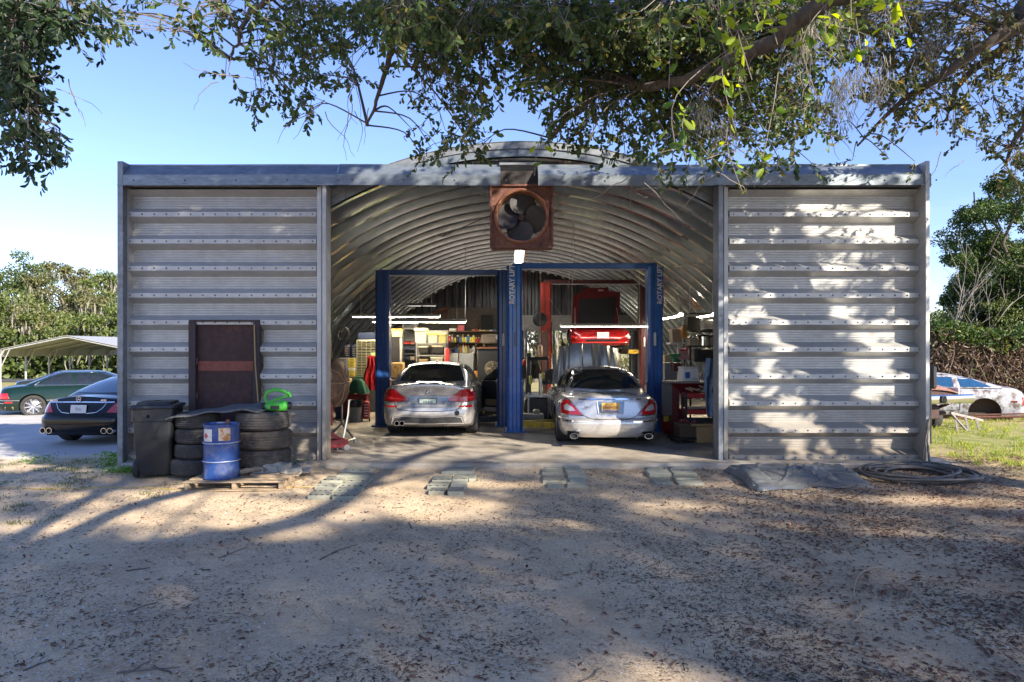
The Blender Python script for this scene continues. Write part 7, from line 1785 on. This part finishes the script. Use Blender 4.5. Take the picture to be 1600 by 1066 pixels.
for i, (px, py, n) in enumerate(spots):
    Y = 4.7+R.uniform(-.4, .5) if px > 1000 else 6.2
    p = W2(px, py, Y); up = p+Vector((R.uniform(-.1, .1), R.uniform(0, .2), .35+R.uniform(0, .2)))
    near = min(nodes, key=lambda q: (q-up).length); tw2.tube(smooth_path([near, near.lerp(up, .5)+Vector((0, 0, .1)), up, p], 4), .0035, 4, cap=False)
    for k in range(n):
        t = R.random(); q = up.lerp(p, t*1.0)+Vector((R.uniform(-.05, .05), R.uniform(-.05, .05), R.uniform(-.04, .04)))
        o = bpy.data.objects.new('leaf', lm_[0 if (R.random() < (.62 if 1000 < px < 1230 or px > 1280 else .35)) else 1]); COL.objects.link(o); o.parent = canopy
        o.location = q-base; o.rotation_euler = (R.uniform(-1.6, .4), R.uniform(-1, 1), R.uniform(0, 6.28)); s_ = R.uniform(.8, 1.25); o.scale = (s_, s_, s_)
tw2.v = [(p[0]-base[0], p[1]-base[1], p[2]-base[2]) for p in tw2.v]; stuff(tw2.build('leaf_stalk', mat('bare_twig', (.16, .135, .115), .9), canopy))
# spanish moss
def moss(tree, bs, pts_):
    P_, D_, L_, W_ = [], [], [], []
    for p, n, ln in pts_:
        for k in range(n):
            q = p+Vector((R.uniform(-.07, .07), R.uniform(-.07, .07), R.uniform(-ln, .02)))
            P_.append(q-bs); D_.append((Vector((R.uniform(-.5, .5), R.uniform(-.5, .5), -1))).normalized()); L_.append(R.uniform(.05, .12)); W_.append(R.uniform(.003, .006))
    leaves(np.array([tuple(p) for p in P_]), np.array([tuple(p) for p in D_]), np.array(L_), np.array(W_), 'spanish_moss', moss_m, tree)
moss(canopy, base, [(W2(px, py, 5.4+R.uniform(-.3, .6)), n, ln) for px, py, n, ln in ((1270, 10, 110, .3), (1300, 20, 90, .25), (1262, 40, 80, .2), (1335, 110, 120, .18), (1310, 120, 120, .22), (1370, 120, 70, .2), (1290, 140, 60, .25), (1350, 60, 60, .3), (1320, 160, 70, .2), (1100, 170, 70, .15), (1130, 190, 50, .2), (1380, 90, 60, .3), (1395, 10, 50, .2), (1240, 60, 50, .2), (1090, 150, 40, .2))])
moss(oak2, base2, [(W2(px, py, 8.3+R.uniform(-.3, .5)), n, ln) for px, py, n, ln in ((1455, 40, 160, .55), (1460, 70, 160, .5), (1450, 100, 90, .3), (1470, 20, 80, .4), (1310, 120, 60, .3), (1300, 150, 60, .3), (1500, 160, 60, .3), (1440, 10, 80, .4))])

# ---------------- the out-of-view upper crowns that shade the yard: clumps of leaves, thinned by gaps
s = SV
def shade_at(p):       # where the shadow of p falls: wall plane or ground
    t = (p.y-F)/s.y; z = p.z-t*s.z; x = p.x-t*s.x
    if z >= 0: return 'w', x, z
    t = (p.z-(-.15))/s.z; return 'g', p.x-t*s.x, p.y-t*s.y
LIT = [(-3.7, 9.25, 1.0, .45), (-3.2, 9.8, .5, .4), (-4.4, 9.5, .4, .25), (-3.2, 7.9, 1.5, .75), (-1.8, 8.2, 1.6, .7), (-4.6, 8.6, .9, .55), (-.9, 7.9, .8, .40), (-2.2, 9.3, 1.2, .7), (-.4, 9.5, 1.0, .22), (-5.6, 8.8, .35, .18), (-5.1, 7.3, .75, .4), (-2.3, 7.05, .85, .22), (-6.3, 9.2, .3, .2), (-3.6, 6.9, .5, .2), (3.0, 9.5, .9, .15), (2.4, 5.1, .35, .10), (.8, 3.95, .6, .18), (6.0, 5.4, .6, .2), (5.4, 8.4, 1.2, .3), (7.5, 9.2, 1.2, .8), (2.0, 8.2, .8, .15), (9, 7.5, 1.5, .5), (.6, 7.4, .4, .10), (4.2, 7.1, .7, .10)]
def density(p):
    k, a, b_ = shade_at(p)
    if k == 'g':
        if a > 7.2 and b_ > 8.4: return .12
        if a < -7.2 and b_ > 11: return 0
        d = 1.
        for (cx_, cy_, rx_, ry_) in LIT:
            q_ = math.hypot((a-cx_)/rx_, (b_-cy_)/ry_)+.35*mnoise.noise(Vector((a*1.3, b_*2.2, 0)))
            if q_ < 1: d = min(d, (.0 if q_ < .9 else .3) if mnoise.noise(Vector((a*2.2+b_, b_*3.1-a*.8, 3))) > -.20 else .75)
        return d
    n = mnoise.noise(Vector((a*.9+b_*.9, (b_-a*.55)*1.7, 7)))*.5+mnoise.noise(Vector((a*2.0+b_, (b_-a*.6)*5.0, 2)))*.5+mnoise.noise(Vector((a*4+b_*2.4, (b_-a*.65)*9, 5)))*.35
    if a > 3.3:
        return .95 if n > .17-.10*(b_ < 1.2) else .0
    if a < -2.8: return .95 if n > -.60 and not (b_ < .9 and a > -4.4) else .0
    if b_ < 1.2: return .7 if n > .22 else .0
    if b_ < 2.6: return .8 if n > .0 else .0
    if b_ > 4.2: return .9 if n > -.02 else .0
    return .95
P_, D_ = [], []; mbt = MB(); cnt = 0
for i in range(8600):
    # choose a shadow target then climb towards the sun
    if i < 3500: tgt = Vector((R.uniform(-7.0, 7.4) if i > 2000 else (R.uniform(-7, -2.8) if i > 1100 else R.uniform(3.1, 7.4)), F, R.uniform(0, 5.2)))
    else: tgt = Vector((R.uniform(-10, 10), R.uniform(1.0, 10.8) if i % 3 else R.uniform(1, 7), -.15))
    zc = tgt.z+R.uniform(2.8, 6.5) if (i < 3500 and tgt.x > 3.1) else (R.uniform(6.8, 11.5) if i < 3500 else R.uniform(11, 17)); t = (zc-tgt.z)/s.z; p = tgt+s*t
    if p.y > 4.5 and abs(p.x) < 6 and p.z < 7.5: continue
    # keep out of the camera's view
    if p.y > .3 and (p.z-EYE)/p.y < .62 and abs(p.x)/p.y < .85: continue
    if R.random() > density(p) and not (i < 3500 and tgt.x > 3.1): continue
    cnt += 1; nl = 22
    off = rng.normal(size=(nl, 3))*(.085 if i < 3500 else .15); pp = np.array(p)+off
    P_.append(pp); D_.append(rand_unit(nl))
P_ = np.concatenate(P_); D_ = np.concatenate(D_)
# thin leaf by leaf so that the gaps keep crisp rims
keep = np.array([density(Vector(q_)) > R.random() for q_ in P_]); P_ = P_[keep]; D_ = D_[keep]
n = len(P_); Ln = rng.uniform(.10, .17, n); leaves(P_-np.array(base), D_, Ln, Ln*.55, 'crown', dk, canopy, flat=.3)
print('shade leaves', n, cnt)
# thick boughs of the upper crown that draw the long curved shadows
def from_shadow(pts, z0, z1):
    out = []
    for i, (x, y, zz) in enumerate(pts):
        z = lerp(z0, z1, i/(len(pts)-1)); out.append(Vector((x, y, zz))+s*((z-zz)/s.z))
    return out
for pts, r0, r1, z0, z1 in (([(-6.4, 5.6, -.15), (-4.6, 6.2, -.15), (-3.3, 6.75, -.15), (-2.5, 7.3, -.15), (-2.15, 8.4, -.15), (-1.97, 9.9, -.12), (-1.6, 11.0, 0), (-1.1, 12.2, 0)], .17, .07, 7.6, 6.9),
                            ([(-2.05, 9.2, -.15), (-1.2, 10.2, -.1), (-.2, 11.2, 0), (.6, 12.0, 0)], .05, .03, 7.2, 7.0),
                            ([(-3.6, 6.8, -.15), (-3.75, 7.6, -.15), (-3.85, 8.4, -.15), (-3.7, 9.1, .2)], .035, .02, 7.4, 7.2),
                            ([(3.4, F, .6), (4.6, F, 1.5), (5.4, F, 2.0), (6.6, F, 3.3)], .05, .03, 7.4, 7.8),
                            ([(4.8, F, .1), (5.3, F, 1.3), (5.0, F, 2.4), (4.2, F, 3.2)], .10, .04, 7.0, 7.8),
                            ([(3.4, F, 2.6), (4.6, F, 3.4), (6.5, F, 4.3)], .05, .02, 7.4, 8.2)):
    sp = smooth_path(from_shadow(pts, z0, z1), 8); n = len(sp)
    mb = MB(); mb.tube([p-base for p in sp], [lerp(r0, r1, i/(n-1)) for i in range(n)], 8); mb.build('limb', bark, canopy)

mb = MB()
for k in range(95):          # slender twigs between the sun and the front wall
    x = R.uniform(3.2, 6.9) if k < 62 else (R.uniform(-6.4, -2.9) if k < 72 else R.uniform(-2.9, 3.0)); z = R.uniform(.0, 4.4) if k < 72 else R.uniform(.1, 1.6); L_ = R.uniform(.5, 1.6); a = R.uniform(.35, .95) if R.random() < .8 else R.uniform(-.6, .3)
    dz = R.uniform(3.0, 6.2) if k < 62 else R.uniform(6.0, 8.0); pts = []
    for i in range(7):
        t = i/6; q = Vector((x+math.cos(a)*L_*t+R.uniform(-.04, .04), F, z+math.sin(a)*L_*t+R.uniform(-.04, .04))); pts.append(q+s*((dz+.15*math.sin(i))/s.z)-base2)
    r0 = R.choice((.008, .010, .014, .022)); mb.tube(pts, [r0*(1-.1*i) for i in range(7)], 5, cap=False)
stuff(mb.build('small_branch', twig_m, oak2))
# ---------------- background trees
def bgtree(name, label, cat, X_, Y, z0, H, Wd, seed, m, lsz=.22, n=2600, trunk=True, cz0=.3, moss_n=0, grp=None, clus=34):
    rr = random.Random(seed); t = E(name, (X_, Y, z0), label, cat, 0, grp); P_ = []; sizes = []
    if trunk:
        mb = MB(); tp_ = branch(mb, (0, 0, 0), (rr.uniform(-.5, .5), 0, H*.55), .02*H+.1, .012*H, .06, 8)
        ends = []
        for k in range(7):
            a = rr.uniform(0, 6.28); e = Vector((math.cos(a)*Wd*.36, math.sin(a)*Wd*.3, H*rr.uniform(.5, .85))); branch(mb, tp_[rr.randint(3, 7)], e, .010*H, .02, .10, 7); ends.append(e)
        mb.build('trunk', bark, t)
    for k in range(clus):
        a = rr.uniform(0, 6.28); u = rr.uniform(-1, 1); r_ = rr.uniform(.55, 1)
        c_ = np.array((math.cos(a)*math.sqrt(1-u*u)*Wd*.5*r_, math.sin(a)*math.sqrt(1-u*u)*Wd*.4*r_, H*(cz0+(1-cz0)*.5*(1+u*r_*.9))))
        rad_ = rr.uniform(.09, .17)*Wd*(26/clus)**.35; q = rng.normal(size=(int(n/clus), 3)); q /= np.linalg.norm(q, axis=1, keepdims=True); q *= (rng.random((len(q), 1))**.4)*rad_; q[:, 2] *= .62
        P_.append(c_+q)
    P_ = np.concatenate(P_); D_ = rand_unit(len(P_)); D_[:, 2] -= .3; D_ /= np.linalg.norm(D_, axis=1, keepdims=True); L_ = rng.uniform(.7, 1.3, len(P_))*lsz
    leaves(P_, D_, L_, L_*.55, 'crown', m, t, flat=.4)
    if moss_n:
        idx = rng.integers(0, len(P_), moss_n); q = P_[idx]; q[:, 2] -= .1; d = np.zeros((moss_n, 3)); d[:, 2] = -1; d[:, :2] = rng.normal(size=(moss_n, 2))*.12; leaves(q, d, rng.uniform(.5, 1.3, moss_n), rng.uniform(.06, .16, moss_n), 'spanish_moss', moss_m, t)
    return t
sunny = [leafmat('sunny_oak', (.06, .10, .025), (.18, .21, .06), .3), leafmat('olive_oak', (.08, .095, .035), (.21, .20, .085), .3), leafmat('dark_oak', (.035, .065, .018), (.12, .15, .04), .25)]
for i, (px, Y, top_, wd, mi, ms) in enumerate(((8, 62, 385, 9, 2, 60), (62, 66, 392, 8, 0, 120), (100, 60, 398, 7, 1, 260), (138, 63, 402, 8, 1, 300), (175, 60, 420, 7, 0, 200), (35, 54, 450, 8, 0, 200), (120, 55, 452, 9, 1, 320), (165, 52, 470, 8, 0, 200), (-30, 60, 400, 10, 2, 60), (215, 62, 410, 10, 0, 100))):
    z0 = gz(-30, Y); bgtree('oak_tree', ['tall pine-topped oak at the far left of the tree line', 'rounded yellow green oak left of the middle of the far tree line', 'grey mossy oak in the middle of the far tree line', 'mossy open crowned oak right of the middle of the far tree line', 'oak rising just left of the metal building in the far tree line', 'lower bushy oak in front of the far left trees', 'lower mossy oak above the carport ridge', 'lower oak beside the left building corner', 'dark oak at the very edge of the far tree line', 'oak mostly hidden behind the left wall of the building'][i], 'tree', PX(px, Y), Y, z0, PZ(top_, Y)-z0, wd, 40+i, sunny[mi], .22, 6500, True, .12, ms, 'trees beyond the field')
b = []
P_ = np.stack([rng.uniform(-60, -20, 9000), rng.uniform(50, 57, 9000), rng.uniform(0, 1, 9000)**1.2*3.6-.6], 1); D_ = rand_unit(9000); leaves(P_, D_, rng.uniform(.35, .6, 9000), rng.uniform(.25, .4, 9000), 'undergrowth', sunny[2]); bpy.data.objects['undergrowth']['label'] = 'dense dark undergrowth filling the far edge of the field'
# trees seen through the back opening
for i, (px, Y) in enumerate(((835, 42), (880, 44), (960, 43), (1010, 46))):
    bgtree('oak_tree', ['pale tree seen through the left part of the back opening', 'pale tree seen through the middle of the back opening', 'pale tree seen through the right part of the back opening', 'tree beyond the right side of the back opening'][i], 'tree', PX(px, Y), Y, -.4, 5.5, 5, 70+i, sunny[1], .22, 1500, True, .05, 120, 'trees behind the workshop')
# right side: fence smothered in dry vines, thicket, bare tree
YF = 20.4
fe = E('timber_fence', (PX(1640, YF), YF, 0), 'grey brown timber fence smothered in dry vines at the right', 'fence')
for k in range(46):
    x = PX(1440, YF)-fe.location.x+k*.165; b = MB(); b.box((x, .3+R.uniform(-.01, .01), .9), (.14, .025, 2.0+R.uniform(-.06, .06)), bev=.004); b.build('plank', wood, fe)
b = MB(); b.box((0, .36, 1.5), (9, .05, .1)); b.box((0, .36, .5), (9, .05, .1)); b.build('rail', wood, fe)
vine_m = leafmat('dry_vine', (.09, .055, .04), (.21, .15, .10), .15, c3=(.10, .14, .04)); n = 9000
P_ = np.stack([rng.uniform(PX(1440, YF), PX(1760, YF), n), YF+rng.normal(size=n)*.28-.25, rng.random(n)**.8*2.3-.15], 1)
P_[:, 2] += .18*np.sin(P_[:, 0]*1.7)+.12*np.sin(P_[:, 0]*4.1)
D_ = rand_unit(n); D_[:, 2] -= .6; D_ /= np.linalg.norm(D_, axis=1, keepdims=True)
o = leaves(P_, D_, rng.uniform(.08, .22, n), rng.uniform(.02, .07, n), 'vine', vine_m, None, 'stuff'); o['label'] = 'tangle of dry brown vines hanging over the timber fence'
mb = MB()
for k in range(170):
    x = lerp(PX(1440, YF), PX(1760, YF), R.random()); z = 2.2+R.uniform(-.3, .25); pts = [Vector((x, YF-.3, z))]
    d = Vector((R.uniform(-.5, .5), R.uniform(-.3, .1), -.6))
    for i in range(7): d += Vector((R.uniform(-.3, .3), R.uniform(-.1, .1), R.uniform(-.2, .1))); pts.append(pts[-1]+d.normalized()*.24)
    mb.tube(pts, .010, 4, cap=False)
o = mb.build('vine_stem', mat('vine_stem', (.13, .095, .08), .9)); o['kind'] = 'stuff'; o['label'] = 'dry vine stems over the timber fence'
gleaf = leafmat('thicket_leaf', (.022, .05, .012), (.07, .12, .025), .25, c3=(.16, .2, .04)); 
for i, (px, Y, top_, bot, wd, mi, lb_, n_) in enumerate(((1625, 22.5, 190, 545, 5.0, gleaf, 'dense vine covered tree rising at the right edge', 15000), (1580, 23, 330, 545, 3.8, gleaf, 'leafy tree left of the vine covered one at the right edge', 9000), (1545, 22, 440, 560, 2.6, sunny[2], 'low dark shrub tree above the timber fence', 3000), (1490, 34, 470, 560, 5.0, sunny[0], 'distant yellow green tree between the building corner and the bare tree', 2600), (1575, 24, 262, 545, 3.6, gleaf, 'tall leafy tree between the narrow tree and the vine covered one', 9000), (1538, 25, 352, 545, 2.9, gleaf, 'narrow leafy tree between the bare tree and the dense ones', 3600), (1600, 22, 430, 560, 3.4, gleaf, 'bushy tree above the white car body', 3600), (1535, 36, 475, 560, 4.5, sunny[1], 'distant olive tree behind the bare tree', 2200))):
    z0 = -.2; t = bgtree('vine_covered_tree' if i in (0, 1) else 'shrub_tree', lb_, 'tree', PX(px, Y), Y, z0, PZ(top_, Y)-z0, wd*1.1, 90+i, mi, .085 if Y < 30 else .16, int(n_*2.2), True, .12 if i < 2 else .08, 0, None, 64)
n = 4600; P_ = np.stack([rng.uniform(PX(1455, 20), PX(1700, 20), n), rng.normal(size=n)*.3+20.2, 1.85+rng.random(n)*.55], 1); P_[:, 2] += .15*np.sin(P_[:, 0]*2.1)
o = leaves(P_, rand_unit(n), rng.uniform(.08, .16, n), rng.uniform(.04, .08, n), 'ivy', gleaf); o['label'] = 'green ivy along the top of the timber fence'
def bare(X_, Y, H, label, seed):
    rr = random.Random(seed); t = E('bare_tree', (X_, Y, -.2), label, 'tree'); mb = MB()
    def rec(p, d, L_, r, k):
        pts = [p]; n = 5
        for i in range(n): d = (d+Vector((rr.uniform(-.18, .18), rr.uniform(-.18, .18), rr.uniform(-.05, .14)))).normalized(); pts.append(pts[-1]+d*L_/n)
        mb.tube(pts, [lerp(r, r*.6, i/n) for i in range(n+1)], 5, cap=False)
        if k:
            for q in range(3): a = rr.uniform(0, 6.28); rec(pts[rr.randint(2, n)], (d+Vector((math.cos(a), math.sin(a)*.5, rr.uniform(-.1, .5)))*.75).normalized(), L_*rr.uniform(.5, .75), r*.55, k-1)
    for k in range(3): rec(Vector((rr.uniform(-.1, .1), 0, 0)), Vector((rr.uniform(-.35, .35), 0, 1)).normalized(), H*.48, .035, 3)
    mb.build('trunk', mat('pale_bark', (.30, .27, .23), .9), t)
bare(PX(1500, 22), 22, 5.2, 'slender bare pale tree between the right wall and the thicket', 3)
# ---------------- grass and weeds
def tufts(n, fx, name, m, label, h=(.04, .14), w=.006):
    P_ = []
    while len(P_) < n:
        x, y, k = fx()
        for j in range(k): xx, yy = x+R.gauss(0, .035), y+R.gauss(0, .035); P_.append((xx, yy, gzn(xx, yy)-.004))
    P_ = np.array(P_); k = len(P_); D_ = rng.normal(size=(k, 3))*.38; D_[:, 2] = 1; D_ /= np.linalg.norm(D_, axis=1, keepdims=True)
    o = leaves(P_, D_, rng.uniform(h[0], h[1], k), np.full(k, w)*rng.uniform(.7, 1.4, k), name, m); o['label'] = label; return o
grass_m = leafmat('grass_blade', (.16, .24, .035), (.38, .42, .09), .4, c3=(.42, .34, .16))
def f1():
    while True:
        y = 10.0+R.random()**1.5*12; x = R.uniform(7.2, 8+y*.7)
        if mnoise.noise(Vector((x*.8, y*.8, 4))) > -.25 and (x > 7.6 or y > 10.6): return x, y, R.randint(5, 14)
tufts(26000, f1, 'grass', grass_m, 'sunlit rough grass to the right of the building', (.03, .11), .009)
def f2():
    while True:
        x = R.uniform(-8.8, -4.5); y = R.uniform(7.4, 12.2)
        if x > -6.3 and y > 10.3: continue
        if mnoise.noise(Vector((x*1.4, y*1.6, 8))) > .05+.25*(x > -5.6): return x, y, R.randint(3, 9)
tufts(4200, f2, 'grass', leafmat('short_grass', (.05, .09, .02), (.14, .17, .05), .3), 'sparse short grass on the earth at the left', (.015, .05), .006)
def f3(): a = R.uniform(7, 40); return -R.uniform(9, 75), R.uniform(25, 60), 6
weed_m = leafmat('weed_leaf', (.06, .16, .02), (.14, .28, .05), .4)
for (px, py, Y, n, h, lb_) in ((182, 722, 11.2, 420, .26, 'bright green weeds at the foot of the left corner post'), (205, 730, 10.9, 240, .16, 'low green weeds between the corner post and the bin'), (62, 716, 12.0, 90, .20, 'small weed at the edge of the pale drive'), (48, 716, 11.9, 60, .12, 'tiny weed left of the small weed by the drive'), (200, 745, 10.2, 260, .07, 'flat green weeds on the earth in front of the bin'), (455, 706, 10.6, 160, .12, 'yellow green weeds behind the pallet end')):
    x = PX(px, Y); P_ = np.stack([x+rng.normal(size=n)*.16, Y+rng.normal(size=n)*.10, gz(x, Y)+rng.random(n)*h*.8], 1); d = rand_unit(n); d[:, 2] = np.abs(d[:, 2])*.6; o = leaves(P_, d, rng.uniform(.03, .065, n), rng.uniform(.014, .028, n), 'weed', weed_m, None, 'stuff'); o['label'] = lb_
# ---------------- litter on the earth
def ground_pts(n, ymin, ymax, pw=1.7, xm=.82, cond=None):
    out = []
    while len(out) < n:
        y = ymin+(ymax-ymin)*R.random()**pw; x = R.uniform(-1, 1)*(y*xm+.3)
        if y > 10.35 and -6.7 < x < 7.1: continue
        if y > 12.2: continue
        if cond and R.random() > cond(x, y): continue
        out.append((x, y, gzn(x, y)))
    return np.array(out)
def litter(n, name, m, ls, ws, label, cond=None, pw=1.7, lift=.004, tilt=.25, ymax=11.5):
    P_ = ground_pts(n, 3.4, ymax, pw, .82, cond); P_[:, 2] += lift; d = rng.normal(size=(n, 3)); d[:, 2] *= tilt; d /= np.linalg.norm(d, axis=1, keepdims=True)
    L_ = rng.uniform(ls[0], ls[1], n); o = leaves(P_, d, L_, L_*rng.uniform(ws[0], ws[1], n), name, m, None, 'stuff', flat=2.5, fold=.12); o['label'] = label; return o
pat = lambda x, y, s_=1.: min(1, max(0, .5+1.6*mnoise.noise(Vector((x*.9, y*.9, s_)))+.8*mnoise.noise(Vector((x*3, y*3, s_)))))
litter(46000, 'leaf_litter', leafmat('dark_litter', (.04, .032, .024), (.16, .125, .09), .0, rough=.9), (.012, .045), (.10, .34), 'dark crumbs of old leaves and bark strewn over the earth', lambda x, y: pat(x, y)*(.55+.45*(x > 0)), 1.5)
litter(12000, 'leaf_litter', leafmat('brown_litter', (.09, .045, .03), (.26, .14, .09), .05, c3=(.42, .26, .16), rough=.8), (.022, .060), (.4, .6), 'fallen brown oak leaves, thickest to the right', lambda x, y: min(1, .05+.9*sst(.5, 5.5, x)*(.4+.6*sst(4, 9, y)))*(.35+.65*pat(x, y, 5)), 1.2, .008, .4)
litter(5500, 'leaf_litter', leafmat('pale_litter', (.34, .26, .17), (.60, .48, .33), .05, rough=.8), (.010, .026), (.3, .6), 'pale dry leaf bits strewn over the earth', lambda x, y: pat(x, y, 3), 1.5)
# pebbles and shell bits
def pebbles(n, rmin, rmax, m, label, cond=None, pw=1.9):
    P_ = ground_pts(n, 3.4, 10.8, pw, .82, cond); r = (rmin+(rmax-rmin)*rng.random(n)**2.5)[:, None]
    base_ = np.array([(1, 0, 0), (-1, 0, 0), (0, 1, 0), (0, -1, 0), (0, 0, .7), (0, 0, -.4)]); v = P_[:, None, :]+base_[None]*r[:, None, :]*rng.uniform(.6, 1.3, (n, 6, 1)); a = rng.uniform(0, 6.28, n)
    dx = v[:, :, 0]-P_[:, None, 0]; dy = v[:, :, 1]-P_[:, None, 1]; ca, sa = np.cos(a)[:, None], np.sin(a)[:, None]; v[:, :, 0] = P_[:, None, 0]+dx*ca-dy*sa; v[:, :, 1] = P_[:, None, 1]+dx*sa+dy*ca
    f = np.array([(0, 2, 4), (2, 1, 4), (1, 3, 4), (3, 0, 4), (2, 0, 5), (1, 2, 5), (3, 1, 5), (0, 3, 5)]); F_ = (np.arange(n)*6)[:, None, None]+f[None]
    o = npmesh('gravel', v.reshape(-1, 3), F_.reshape(-1, 3), m, None, 'stuff'); o['label'] = label; return o
pebbles(42000, .002, .009, leafmat('pebble', (.30, .235, .15), (.54, .43, .29), 0, rough=.95), 'small sandy pebbles over the yard')
pebbles(5000, .004, .013, leafmat('shell_bit', (.40, .40, .41), (.60, .60, .61), 0, rough=.8), 'white shell and stone chips, thickest at the lower left', lambda x, y: .12+.88*sst(-1.0, -4.2, x)*sst(8, 5, y))
# twigs lying about
for i in range(26):
    x, y = R.uniform(-4.5, 5.5), R.uniform(4, 9.6); a = R.uniform(0, 3.14); mb = MB(); L_ = R.uniform(.12, .38)
    pts = [(x+math.cos(a)*L_*(k/5-.5)+R.uniform(-.012, .012), y+math.sin(a)*L_*(k/5-.5)+R.uniform(-.012, .012), 0) for k in range(6)]
    mb.tube([(p[0], p[1], gzn(p[0], p[1])+.007) for p in pts], [.006, .006, .005, .005, .004, .003], 5); o = mb.build('twig_on_ground', twig_m if i % 3 else mat('bare_twig', (.16, .135, .115), .9)); tag(o, 'short fallen twig lying on the open earth', 'twig', 'fallen twigs on the earth')
mb = MB(); pts = [W2(1385, 890, 5.6)]; 
ps = [(1384, 889), (1362, 893), (1345, 900), (1336, 915), (1335, 935), (1343, 946), (1345, 958), (1340, 968), (1331, 977)]
pp = []
for px, py in ps:
    Y = FPX*(EYE+.175)/(py-HY); pp.append((PX(px, Y), Y, gzn(PX(px, Y), Y)+.02))
mb.tube(smooth_path([Vector(p) for p in pp], 3), .006, 6); tag(mb.build('curved_vine', mat('vine_pale', (.34, .27, .19), .8)), 'thin pale curved vine stem standing out on the earth at the lower right', 'vine')
